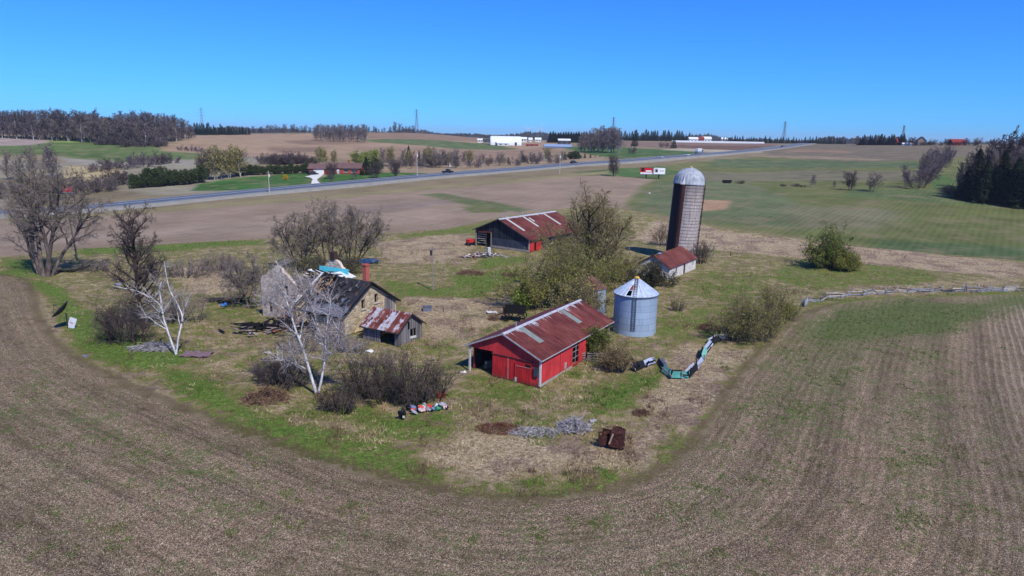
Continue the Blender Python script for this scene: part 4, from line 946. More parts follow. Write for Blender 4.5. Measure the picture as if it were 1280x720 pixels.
# ------------------------------------------------------------------ things lying about the yard
rg = random.Random(21)
def base(px, py): return G(px, py)
def pole(name, label, px, py, h, r=.13, lean=0.0, mat=None, arm=None, extra=None, group=None):
    p = base(px, py); t = thing(name, label, 'pole', p, 0, group)
    MB().tube([(0, 0, -.3), (lean * .5 * h, 0, h * .5), (lean * h, 0, h)], [r, r * .88, r * .72], 7).build('post', mat or POLEW, t)
    if arm:
        for z in arm: MB().bar((lean * h - .9, 0, h - z), (lean * h + .9, 0, h - z), .1, .1).build('crossarm', mat or POLEW, t)
        im = MB()
        for s in (-.8, -.4, .4, .8): im.tube([(lean * h + s, 0, h - arm[0] + .05), (lean * h + s, 0, h - arm[0] + .25)], .045, 6)
        im.build('insulators', simple('insulator', srgb(150, 158, 160), .4), t)
    if extra: extra(t, h)
    return t
def yard_pole_fit(t, h):
    MB().tube([(-.22, -.05, h - 1.5), (-.22, -.05, h - .7)], .19, 10).build('transformer', simple('transformer_dark', srgb(44, 44, 48), .6), t)
    MB().bar((-.1, 0, h - .5), (.2, -.3, h - .4), .05).build('bracket', GALV, t)
pole('utility_pole', 'grey wooden utility pole with a dark transformer standing in the yard behind the wooden shed', 541, 363, 7.3, .14, 0, None, None, yard_pole_fit)
pole('utility_pole', 'dark greenish leaning pole beside the big multi-stemmed tree at the left edge', 97, 326, 9.5, .15, -.07, simple('pole_green', srgb(70, 82, 68), .9))
pole('utility_pole', 'thin short grey post in the grass between the big budding tree and the silo', 786, 327, 5.2, .07, 0)
for px, py, h, lb in ((892, 318, 1.5, 'short grey fence post in dry grass right of the silo, taller of two'), (913, 320, 1.0, 'stubby rust brown fence post in dry grass right of the silo')):
    p = base(px, py); o = MB().tube([(0, 0, -.1), (.02, 0, h * .5), (.0, .03, h)], [.12, .11, .09], 7).build('fence_post', simple('post_rust', srgb(104, 70, 58)) if h < 1.2 else POLEW, None, loc=p); tag(o, lb, 'post')

# satellite dish and the white board beside it
def dish():
    p = base(85, 411); t = thing('satellite_dish', 'old black mesh satellite dish tilted on a pole at the left field edge', 'satellite dish', p)
    dm = NT('dish_mesh', .7, .3); dm.color(dm.tint(srgb(30, 30, 32), dm.obj(), 5, .4))
    MB().tube([(0, 0, -.2), (0, 0, 2.05)], .09, 8).build('pole', simple('dish_pole', srgb(54, 50, 50)), t)
    prof = [(1.32 * f, .42 * f * f) for f in np.linspace(.02, 1, 8)]; prof += [(1.34, .45)] + [(1.30 * f, .42 * f * f + .05) for f in np.linspace(1, .02, 8)]
    d = MB().lathe(prof, 28).build('dish', dm.mat, t, True); d.location = (-.35, 0, 2.3); d.rotation_euler = (R_(18), R_(-42), 0)
    s = MB(); [s.tube([(1.2 * math.cos(a), 1.2 * math.sin(a), .4), (0, 0, 1.25)], .022, 4) for a in (0, 2.1, 4.2)]
    s.tube([(0, 0, 1.12), (0, 0, 1.3)], .08, 8); s.build('feed_arm', bpy.data.materials['dish_pole'], d)
dish()
p = base(91, 411); bd = MB().box((0, 0, .75), (1.15, .08, 1.35), rotmat(-.35, .12, -.35)); o = bd.build('sign_board', simple('board_white', srgb(196, 200, 210), .6, .12), None, loc=p)
tag(o, 'leaning white board with a faded red mark, beside the satellite dish', 'board')
MB().box((0, 0, 0), (.55, .015, .12), rotmat(-.35, .12, -.35)).build('faded_mark', simple('faded_red', srgb(190, 130, 140), .7), o, loc=(-.02, -.07, .82))

# rusty tank by the front
def rusty_tank():
    p = base(764, 557); t = thing('rusty_tank', 'rust brown sheet steel tank with open front lying on the dry grass', 'tank', p, R_(-16))
    t.scale = (.86, .86, .84); rm = NT('tank_rust', .85, .2); o = rm.obj(); n = rm.noise(o, 2.6, 5, .65); rm.color(rm.ramp(n, [(.3, srgb(34, 20, 18)), (.5, srgb(64, 36, 32)), (.7, srgb(98, 58, 48))])); rm.bump(n, .4, .04)
    b = MB()
    b.box((.55, 0, .95), (1.35, 1.5, 1.55), rotmat(0, .10, 0), .94); b.build('body', rm.mat, t)
    f = MB().wall([(0, 1.45), (1.15, 1.5)], [(.16, .42, 1.02, 1.3), (.74, 1.0, 1.0, 1.28)], .07).xf(.25, (-1.2, -.62, .12)); f.build('front_plate', rm.mat, t)
    MB().box((-.55, .3, .85), (.9, .1, 1.4), rotmat(0, .1, .1)).build('side_plate', rm.mat, t)
    MB().bar((-.12, -.78, .5), (.22, -.80, 1.62), .16, .05).build('strap', simple('pale_strap', srgb(168, 142, 124), .8, .3), t)
    MB().lathe([(.24, 0), (.24, .08), (.2, .1), (.02, .1)], 16, (.75, .1, 1.69)).build('lid', rm.mat, t)
    for y in (-.5, .5): MB().box((.5, y, .09), (1.5, .14, .18)).build('skid', BLACK, t)
    MB().tube([(.15, .45, 1.7), (.35, .5, 1.86), (.8, .5, 1.86), (1.0, .45, 1.7)], .05, 6).build('handle', rm.mat, t)
rusty_tank()

# heaps of bleached branches
def stick_heap(name, label, px, py, rx, ry, h, n, col, cat, ln=(.6, 1.8), thick=.045, seed=1, tilt=.35):
    r = random.Random(seed); p = base(px, py); m = MB()
    for _ in range(n):
        a = r.uniform(0, 2 * PI); q = math.sqrt(r.random()); x, y = rx * q * math.cos(a), ry * q * math.sin(a); z = h * (1 - q) * r.uniform(.25, 1) + .03
        l = r.uniform(*ln); d = r.uniform(0, PI); e = r.uniform(-tilt, tilt) + .1
        c1 = np.array([x - l / 2 * math.cos(d) * math.cos(e), y - l / 2 * math.sin(d) * math.cos(e), max(.02, z - l / 2 * math.sin(e))]); c2 = np.array([x + l / 2 * math.cos(d) * math.cos(e), y + l / 2 * math.sin(d) * math.cos(e), max(.03, z + l / 2 * math.sin(e))])
        k = r.uniform(.5, 1.3) * thick; mid = (c1 + c2) / 2 + np.array([r.uniform(-.1, .1), r.uniform(-.1, .1), r.uniform(0, .12)])
        m.tube([c1, mid, c2], [k, k * .9, k * .5], 4, False)
    return tag(m.build(name, col, None, loc=p), label, cat)
BLEACH = NT('bleached_wood', .9, .1); _o = BLEACH.pos(); BLEACH.color(BLEACH.ramp(BLEACH.noise(_o, 3.0, 3), [(.3, srgb(92, 86, 88)), (.7, srgb(178, 174, 178))])); BLEACH = BLEACH.mat
BRUSHM = NT('dead_brush', .95, .05); _o = BRUSHM.pos(); BRUSHM.color(BRUSHM.ramp(BRUSHM.noise(_o, 3.0, 3), [(.3, srgb(74, 56, 48)), (.7, srgb(128, 102, 84))])); BRUSHM = BRUSHM.mat
stick_heap('branch_pile', 'tall pointed heap of bleached grey branches left of the rusty tank', 717, 536, 1.5, 1.1, 1.35, 260, BLEACH, 'branch pile', (.5, 1.5), .032, seed=2, tilt=.8)
stick_heap('branch_pile', 'low flat scatter of bleached grey sticks between dead weeds and the tall branch heap', 666, 541, 2.3, .9, .4, 240, BLEACH, 'branch pile', (.4, 1.3), .03, seed=3)
stick_heap('branch_pile', 'pale broken branches heaped at the foot of the split white snag on the left', 192, 436, 2.6, 1.1, .8, 200, BLEACH, 'branch pile', (.8, 2.4), .03, seed=4)
stick_heap('branch_pile', 'dark twiggy brush heap left of the white birch pair', 333, 500, 2.2, 1.6, 1.6, 260, BRUSHM, 'branch pile', (.8, 2.2), .03, seed=5, tilt=.9)
stick_heap('weed_clump', 'reddish brown clump of dead weeds left of the bleached sticks', 622, 538, 2.0, 1.1, .8, 420, simple('red_weeds', srgb(104, 66, 56), .95, .4), 'dead weeds', (.3, .9), .018, seed=6, tilt=1.2)
stick_heap('weed_clump', 'round brown tangle of dead stems in dry grass right of the rusty tank', 801, 518, .8, .7, .8, 160, BRUSHM, 'dead weeds', (.3, .9), .02, seed=7, tilt=1.2)
stick_heap('weed_clump', 'brown thorny tangle beside the loose willow bush on the right', 886, 412, 1.6, 1.3, 1.4, 300, BRUSHM, 'dead weeds', (.5, 1.4), .022, seed=8, tilt=1.1)
stick_heap('weed_clump', 'grey brown brush patch in the yard below the lumber heap', 588, 343, 2.6, 1.6, 1.0, 260, BRUSHM, 'dead weeds', (.6, 1.5), .03, seed=9, tilt=1.0)
stick_heap('weed_clump', 'brown brush tangle between the yard pole and the big budding tree', 638, 345, 1.6, 1.2, .9, 170, BRUSHM, 'dead weeds', (.6, 1.5), .03, seed=10, tilt=1.0)
stick_heap('weed_clump', 'small twiggy clump of dead stems below the table frame behind the red shed', 617, 400, .7, .6, 1.2, 120, BRUSHM, 'dead weeds', (.5, 1.2), .02, seed=12, tilt=1.2)

# broken lumber in front of the dark barn
def lumber():
    p = base(600, 321); t = thing('lumber_heap', 'long heap of broken white and grey boards in front of the dark barn', 'lumber heap', p, .45)
    cols = [simple('board_pale', srgb(206, 200, 196), .8, .3), simple('board_grey', srgb(138, 128, 126), .9, .35), simple('board_rust', srgb(128, 76, 64), .85, .35), DARKIN]
    for j, c in enumerate(cols):
        m = MB()
        for _ in range((26, 34, 10, 14)[j]):
            x = rg.gauss(0, 2.2); y = rg.gauss(0, .8); m.box((x, y, rg.uniform(.05, .8) * max(.2, 1 - abs(x) / 5)), (rg.uniform(.8, 2.6), rg.uniform(.12, .5), rg.uniform(.04, .1)), rotmat(rg.uniform(-.5, .5), rg.uniform(-.4, .4), rg.uniform(0, 3.1)))
        m.build('boards', c, t)
    q = base(611, 318); u = thing('white_appliance', 'upright white appliance standing at the end of the lumber heap', 'appliance', q, .4)
    MB().box((0, 0, .75), (.7, .65, 1.5)).build('cabinet', WHITE, u); MB().box((0, -.345, 1.1), (.62, .03, .75)).build('door', simple('appliance_door', srgb(186, 186, 190), .4), u); MB().bar((.25, -.38, .9), (.25, -.38, 1.3), .03).build('handle', GALV, u)
    r = base(588, 306); w = thing('trailer', 'small red wagon box parked beside the dark barn opening', 'wagon', r, .9)
    MB().box((0, 0, .95), (1.9, 1.1, .7)).build('box', simple('wagon_red', srgb(188, 52, 44), .7, .3), w); MB().bar((-1.0, 0, .5), (-2.0, 0, .35), .08).build('drawbar', BLACK, w)
    for x in (-.6, .6):
        for y in (-.6, .6): wm = MB().tube([(x, y - .06, .32), (x, y + .06, .32)], .32, 14).build('wheel', BLACK, w)
lumber()

# bits behind the sheds
def yard_bits():
    p = base(534, 390); t = thing('metal_box', 'low grey metal tank in the grass behind the wooden shed', 'tank', p, .2)
    MB().box((0, 0, .4), (1.2, .9, .8)).build('body', simple('tank_grey', srgb(104, 108, 122), .6, .35), t); MB().box((0, 0, .82), (1.28, .98, .05)).build('lid', simple('tank_lid', srgb(84, 88, 100), .6, .35), t)
    p = base(549, 391); t = thing('pipe_frame', 'dark bent pipe frame standing next to the low grey tank', 'frame', p, .1); bm = simple('frame_black', srgb(38, 36, 38))
    m = MB(); m.tube([(-.5, 0, .95), (.55, 0, 1.05), (.6, 0, 0)], .05, 6); m.build('rail', bm, t); MB().tube([(1.3, .6, 0), (1.25, .6, 1.0), (.5, .5, 1.0)], .035, 6).build('rail', POLEW, t)
    p = base(620, 391); t = thing('pipe_frame', 'pale pipe frame with white sheet, lying left of the black cart behind the red shed', 'frame', p, .1)
    MB().tube([(-1.1, 0, .05), (-.9, 0, .85), (1.25, 0, .75), (1.5, .1, 0)], .045, 6).build('rail', bm, t); MB().box((-.6, -.2, .16), (1.5, .9, .05), rotmat(.1, .1, .2)).build('sheet', WHITE, t); MB().tube([(-.85, 0, .8), (-.85, .1, 1.5)], .03, 5).build('stake', POLEW, t)
    p = base(643, 400); t = thing('farm_cart', 'black derelict farm cart in shade behind the red shed roof', 'cart', p, -.2)
    MB().box((0, 0, 1.15), (2.9, 1.5, .12)).build('bed', BLACK, t)
    for s in (-1, 1): MB().box((0, s * .72, 1.55), (2.9, .07, .8)).build('side', BLACK, t)
    for x in (-1, 1):
        for s in (-1, 1):
            m = MB(); m.lathe([(.5, -.07), (.62, -.05), (.62, .05), (.5, .07)], 18); m.v = [(a + x, c + s * .85, b + .6) for a, b, c in m.v]; w = m.build('wheel', BLACK, t)
            m = MB(); [m.bar((x - .52 * math.cos(k), s * .85, .6 - .52 * math.sin(k)), (x + .52 * math.cos(k), s * .85, .6 + .52 * math.sin(k)), .05) for k in (0, .8, 1.57, 2.36)]; m.build('spokes', BLACK, w)
    MB().tube([(-1.6, 0, .9), (-2.8, 0, .4)], .06, 6).build('shaft', BLACK, t)
    for px, py, s, lb, col in ((147, 356, .55, 'blue grey crumpled sheet lying left of the dark bare tree', (120, 128, 150)), (281, 382, .55, 'small bright blue tarp lying near the grey sapling', (60, 130, 210)), (335, 404 + 38, .4, 'pale stone block lying near the burnt rubble', (196, 192, 196)),
                               (107, 446, .4, 'small grey blue plastic scrap in green grass at the left edge', (110, 120, 140)), (589, 622, .13, 'tiny white scrap of plastic at the edge of the ploughed field', (220, 224, 230)), (461, 440, .45, 'white bucket lying in the brush below the wooden shed', (210, 212, 214)), (812, 262 - 20, .5, 'white object lying alone on the green field before the billboards', (220, 220, 220)), (580, 466, .3, 'white plastic scrap beside the corner post of the red shed', (205, 206, 210)), (741, 527, .35, 'pale grey stone in the grass behind the rusty tank', (150, 150, 152))):
        p = base(px, py); m = MB(); 
        for _ in range(4): m.box((rg.uniform(-s, s) * .6, rg.uniform(-s, s) * .4, s * .25), (s * rg.uniform(.7, 1.4), s * rg.uniform(.5, 1), s * rg.uniform(.2, .5)), rotmat(rg.uniform(-.4, .4), rg.uniform(-.4, .4), rg.uniform(0, 3)))
        tag(m.build('litter_scrap', simple('scrap', srgb(*col), .6, .25), None, loc=p), lb, 'scrap')
    # faded purple sheet by the snag
    p = base(246, 444); m = MB(); n = 9; P = []
    for i in range(n):
        for j in range(n): P.append(((i / (n - 1) - .5) * 3.2, (j / (n - 1) - .5) * 2.0, .12 + .10 * math.sin(i * 1.9 + j) + .08 * rg.random()))
    F = [(i * n + j, (i + 1) * n + j, (i + 1) * n + j + 1, i * n + j + 1) for i in range(n - 1) for j in range(n - 1)]
    b = len(P); m.add(P + [(x, y, 0) for x, y, z in P], F + [(b + f[3], b + f[2], b + f[1], b + f[0]) for f in F]); tag(m.build('tarp', simple('tarp_purple', srgb(112, 92, 98), .85, .3), None, loc=p), 'faded purple tarp crumpled on the grass right of the white snag', 'tarp')
yard_bits()

# burnt rubble left of the house
def rubble():
    p = base(345, 412); t = thing('burnt_rubble', 'heap of charred beams and rusty sheet metal in front of the stone gable', 'rubble', p, .1)
    m = MB()
    for _ in range(90): m.box((rg.gauss(0, 2.4), rg.gauss(0, 1.2), rg.uniform(.05, .9)), (rg.uniform(.8, 3), rg.uniform(.1, .25), rg.uniform(.08, .2)), rotmat(rg.uniform(-.3, .3), rg.uniform(-.5, .3), rg.uniform(-.8, .8)))
    m.build('charred_beams', BLACK, t)
    m = MB()
    for _ in range(16): m.box((rg.gauss(.3, 1.7), rg.gauss(-.2, .7), rg.uniform(.2, .8)), (rg.uniform(.5, 1.4), rg.uniform(.2, .6), .04), rotmat(rg.uniform(-.8, .8), rg.uniform(-.5, .5), rg.uniform(0, 3)))
    m.build('rusty_sheets', rust_roof('rubble_rust', (108, 62, 46), (140, 120, 112), .08), t)
    m = MB()
    for _ in range(34): m.box((rg.gauss(.2, 2.4), rg.gauss(-.4, 1.1), rg.uniform(.05, .8)), (rg.uniform(.5, 1.8), rg.uniform(.1, .4), .06), rotmat(rg.uniform(-.4, .4), rg.uniform(-.4, .4), rg.uniform(0, 3)))
    m.build('pale_boards', bpy.data.materials['board_grey'], t)
    p = base(312, 408); m = MB(); n = 8; P = []
    for i in range(n):
        for j in range(n):
            d = math.hypot(i / (n - 1) - .5, j / (n - 1) - .5); P.append(((i / (n - 1) - .5) * 3.6, (j / (n - 1) - .5) * 1.7, max(.03, .75 - d * 1.5 + rg.uniform(-.1, .1))))
    F = [(i * n + j, (i + 1) * n + j, (i + 1) * n + j + 1, i * n + j + 1) for i in range(n - 1) for j in range(n - 1)]
    m.add(P, F); b = len(P); m.add([(x, y, 0) for x, y, z in P], [f[::-1] for f in F]); tag(m.build('tarp', simple('tarp_black', srgb(24, 24, 28), .45, .3), None, loc=p), 'glossy black tarp over a low mound left of the charred rubble', 'tarp')
    p = base(376, 404); m = MB(); m.box((0, 0, .8), (.6, .5, 1.5), rotmat(.1, .15, .3)); tag(m.build('scrap_sheet', simple('pink_red', srgb(170, 60, 76), .7, .3), None, loc=p), 'small upright red panel in the dark gap beside the stone gable', 'panel')
    # log pile of dark boards behind
    p = base(296, 378); m = MB()
    for _ in range(30): m.box((rg.gauss(0, 2.4), rg.gauss(0, .5), rg.uniform(.05, .6)), (rg.uniform(.8, 2.4), .14, .12), rotmat(0, rg.uniform(-.15, .15), rg.uniform(-.4, .4)))
    tag(m.build('timber_stack', DARKIN, None, loc=p), 'low stack of dark old timbers behind the grey sapling', 'timber stack')
rubble()

# rubbish under the dark shrub
def rubbish():
    cols = [((176, 180, 190), 'white'), ((222, 180, 172), 'pink'), ((44, 128, 84), 'green'), ((196, 70, 50), 'red'), ((110, 130, 170), 'blue'), ((24, 24, 28), 'black'), ((150, 150, 160), 'grey')]
    p = base(534, 513); t = thing('rubbish_heap', 'dumped heap of mixed household rubbish and coloured bags under the dark shrub', 'rubbish heap', p)
    def blob(c, s, mat, par, name):
        m = MB(); k = rg.random() * 6; n = 9
        prof = [(.02, 0)] + [(math.sin(PI * f) ** .7, f) for f in (.15, .35, .55, .75, .9)] + [(.02, 1)]
        m.lathe(prof, n); m.v = [(c[0] + s[0] * x * (1 + .25 * math.sin(3 * x + 4 * z + k)), c[1] + s[1] * y * (1 + .25 * math.sin(4 * y + 3 * z + k)), c[2] + s[2] * z * (1 + .15 * math.sin(5 * x + k))) for x, y, z in m.v]
        return m.build(name, mat, par, True)
    for i in range(34):
        c, nm = cols[(0, 5, 5, 6, 1, 4, 0, 2, 3, 5)[i % 10]]; mat = bpy.data.materials.get('rubbish_' + nm) or simple('rubbish_' + nm, srgb(*c), .45, .25, 6)
        x, y = rg.gauss(0, .85), rg.gauss(0, .38)
        if i % 3: blob((x, y, -.02), (rg.uniform(.16, .34), rg.uniform(.14, .3), rg.uniform(.22, .55)), mat, t, 'bag')
        else: MB().box((x, y, .2), (rg.uniform(.2, .6), rg.uniform(.15, .5), rg.uniform(.08, .3)), rotmat(rg.uniform(-.6, .6), rg.uniform(-.6, .6), rg.uniform(0, 3))).build('carton', mat, t)
    p = base(503, 523); b = blob((0, 0, 0), (.42, .4, .95), bpy.data.materials['rubbish_black'], None, 'rubbish_bag'); b.location = p; tag(b, 'full black rubbish bag left of the rubbish heap under the dark shrub', 'rubbish bag')
    MB().box((.18, -.36, .3), (.2, .06, .2), rotmat(.2, 0, .2)).build('white_label', WHITE, b)
    p = base(552, 510); b = blob((0, 0, 0), (.7, .4, .55), bpy.data.materials['rubbish_grey'], None, 'rubbish_bag'); b.location = p; tag(b, 'grey blue rubbish bag at the right end of the rubbish heap', 'rubbish bag')
    p = base(551, 497); tag(MB().box((0, 0, .3), (.8, .5, .55), rotmat(.2, .1, .4)).build('rusty_box', simple('rust_orange', srgb(124, 60, 40), .8, .4), None, loc=p), 'rust orange metal box behind the rubbish heap', 'box')
rubbish()

# collapsed fence of coloured sheet metal
def sheet_fence():
    pts = [(785, 452), (796, 464), (808, 459), (820, 455), (826, 464), (838, 473), (852, 474), (862, 473), (872, 463), (880, 452), (884, 441), (892, 431), (902, 425), (911, 421)]
    P = [G(*q) for q in pts]; t0 = P[0]
    t = thing('collapsed_fence', 'collapsed curving fence of teal and white sheet metal right of the red shed', 'fence', t0)
    teal = simple('sheet_teal', srgb(80, 150, 140), .55, .3, 2); pale = simple('sheet_pale', srgb(160, 168, 190), .5, .25, 2); grn = simple('sheet_mint', srgb(120, 182, 168), .55, .2, 2); dk = simple('fence_black', srgb(28, 28, 32), .7, .3)
    kinds = [dk, dk, pale, dk, grn, teal, teal, dk, pale, grn, pale, dk, pale]
    lean = [1.1, 1.2, .8, .6, .7, .75, .7, .5, .9, .7, 1.0, 1.1, 1.2]
    for i in range(len(P) - 1):
        a, b = P[i] - t0, P[i + 1] - t0; d = b - a; L = np.linalg.norm(d[:2]); d = d / L; nrm = np.array([-d[1], d[0], 0])
        for q, mm in ((0, kinds[i]),) + (((1, pale if kinds[i] is dk else dk),) if i % 2 else ()):
            hgt = rg.uniform(.35, .65); le = lean[i] + rg.uniform(-.15, .15) + q * .35; o = nrm * (q * .25)
            top = nrm * math.sin(le) * hgt + np.array([0, 0, math.cos(le) * hgt + .25])
            A0, B0 = a - d * .08 + o + np.array([0, 0, .12 + .1 * q]), b + d * .08 + o + np.array([0, 0, .15 + .12 * q])
            bow = np.array([0, 0, rg.uniform(-.1, .12)]); mid0, mid1 = (A0 + B0) / 2 + bow, (A0 + B0) / 2 + top + bow
            off = np.array([0, 0, -.03])
            V = [A0, mid0, B0, B0 + top, mid1, A0 + top]; V += [v + off for v in V]
            MB().add(V, [(0, 1, 4, 5), (1, 2, 3, 4), (11, 10, 7, 6), (10, 9, 8, 7), (0, 6, 7, 1), (1, 7, 8, 2), (2, 8, 9, 3), (3, 9, 10, 4), (4, 10, 11, 5), (5, 11, 6, 0)]).build('sheet_panel', mm, t)
    for i, q in enumerate(P):
        a = q - t0; e = a + np.array([rg.uniform(-.4, .4), rg.uniform(-.3, .3), rg.uniform(.7, 1.3)])
        MB().bar(a, e, .12).build('post', dk if i % 3 else POLEW, t)
    for i in range(0, len(P) - 1, 2):
        a, b = P[i] - t0, P[i + 1] - t0; MB().bar(a + [0, 0, .5], b + [rg.uniform(-.3, .3), -.3, rg.uniform(.1, .6)], .08, .14).build('rail', dk if i % 4 else POLEW, t)
sheet_fence()
# pallets at the shed
def pallets():
    p = base(744, 452); t = thing('pallet_barrier', 'short barrier of broken grey pallets below the round green bush at the red shed', 'barrier', p, -.05)
    for x in (-1.9, -.2, 1.4):
        f = rg.uniform(-.25, .1); 
        for z in (.15, .45, .75, 1.0): MB().box((x, -.05 - z * .15 * (1 + f), z), (1.5, .05, .11), rotmat(-.15, rg.uniform(-.1, .1), rg.uniform(-.05, .05))).build('slat', GREYW, t)
        for dx in (-.65, .05, .68): MB().bar((x + dx, .05, 0), (x + dx + rg.uniform(-.1, .1), -.12, 1.1), .09).build('batten', POLEW if dx else DARKIN, t)
    MB().bar((-3.3, -.2, 0), (-2.6, .1, 1.2), .12).build('prop', POLEW, t); MB().bar((-2.7, -.3, 0), (-3.1, .1, 1.3), .12).build('prop', POLEW, t)
pallets()

# tumbledown split-rail fence
def rail_fence():
    pts = [(1003, 382), (1012, 378), (1024, 376), (1036, 373.5), (1050, 371.5), (1064, 370), (1078, 369), (1092, 368), (1106, 367), (1120, 366.5), (1134, 366), (1148, 365.5), (1162, 365), (1176, 364.8), (1190, 364.5), (1206, 364.5), (1222, 364.5), (1238, 364.5), (1254, 364.5), (1270, 364.5), (1288, 364.5)]
    P = [G(*q) for q in pts]; t = thing('rail_fence', 'tumbledown grey split rail fence running along the right field edge', 'fence', P[0]); t0 = P[0]
    cols = [simple('rail_grey', srgb(138, 142, 152), .9, .35, 2), simple('rail_brown', srgb(96, 84, 82), .9, .35, 2), simple('rail_pale', srgb(180, 172, 164), .9, .3, 2)]
    for i in range(len(P) - 1):
        a, b = P[i] - t0, P[i + 1] - t0; d = (b - a) / np.linalg.norm(b - a); n = np.array([-d[1], d[0], 0]) * (.45 if i % 2 else -.45); n2 = -n
        for k in range(3 + (i % 3 == 0)):
            z0 = .12 + .24 * k + rg.uniform(-.08, .08); z1 = .12 + .22 * k + rg.uniform(-.12, .1); dr = rg.uniform(-.25, .25)
            if rg.random() < .22: z0 = .06; dr = rg.uniform(-.8, .8)
            A_, B_ = a - d * .35 + n + [0, 0, z0], b + d * .35 + n2 * 1.0 + [0, dr * .6, z1]
            MB().tube([A_, (A_ + B_) / 2 + [0, 0, rg.uniform(-.06, .05)], B_], [.085, .08, .06], 5).build('rail', cols[rg.choice((0, 0, 1, 2))], t)
        for s in (-1, 1):
            if rg.random() < .72: MB().tube([a + [s * rg.uniform(.3, .8), rg.uniform(-.3, .3), 0], a + [-s * rg.uniform(.1, .5), rg.uniform(-.3, .3), rg.uniform(.9, 1.5)]], [.07, .05], 5).build('stake', cols[rg.choice((0, 0, 1, 2))], t)
rail_fence()

# fallen log near the big tree and the fallen trunk behind the bins
p = base(78, 342); tag(MB().tube([(-3.2, -1.2, .25), (-1, -.2, .4), (1.2, .8, .3), (3.2, 2.2, .9), (3.9, 2.6, 1.5)], [.2, .24, .22, .14, .06], 7).tube([(.5, .5, .35), (1.6, -.2, .7), (2.2, -.3, .9)], [.1, .07, .03], 5).build('fallen_log', simple('dark_log', srgb(50, 44, 40), .95, .4), None, loc=p), 'dark fallen log beside the big multi-stemmed tree on the left', 'log')
q0, q1 = G(726, 362), G(805, 338); m = MB(); c0 = q0; a = np.zeros(3); b = q1 - q0
m.tube([a + [0, 0, .4], a * .6 + b * .4 + [0, 0, 1.5], a * .2 + b * .8 + [0, 0, 2.3], b + [0, 0, 2.7]], [.3, .26, .2, .1], 7)
for i in range(16):
    f = rg.uniform(.1, .95); s = a * (1 - f) + b * f + [0, 0, .5 + 2.0 * f]; m.tube([s, s + [rg.uniform(-1, 1.5), rg.uniform(-.8, .8), rg.uniform(-.3, 1.2)], s + [rg.uniform(-2, 3), rg.uniform(-1.5, 1.5), rg.uniform(-.8, 2)]], [.09, .06, .02], 4)
tag(m.build('fallen_tree', simple('fallen_bark', srgb(92, 78, 68), .95, .4), None, loc=c0), 'fallen bare trunk with broken limbs lying behind the grain bins', 'fallen tree')

# puddle
def pond():
    ctr = G(456, 327.5); m = MB(); n = 28; mp = mpp(ctr)
    V = [(0, 0, 0)] + [((15 + 2.5 * math.sin(3 * a + 1)) * mp * math.cos(a), (1.35 + .25 * math.sin(2 * a)) * 2.2 * math.sin(a), 0) for a in np.arange(n) * 2 * PI / n]
    m.add(V, [(0, i + 1, (i + 1) % n + 1) for i in range(n)])
    w = NT('pond_water', .25, .15); w.b.inputs['Base Color'].default_value = srgb(22, 28, 36); o = m.build('pond_water', w.mat, None, loc=(ctr[0], ctr[1], ctr[2] + .17)); tag(o, kind='structure')
pond()
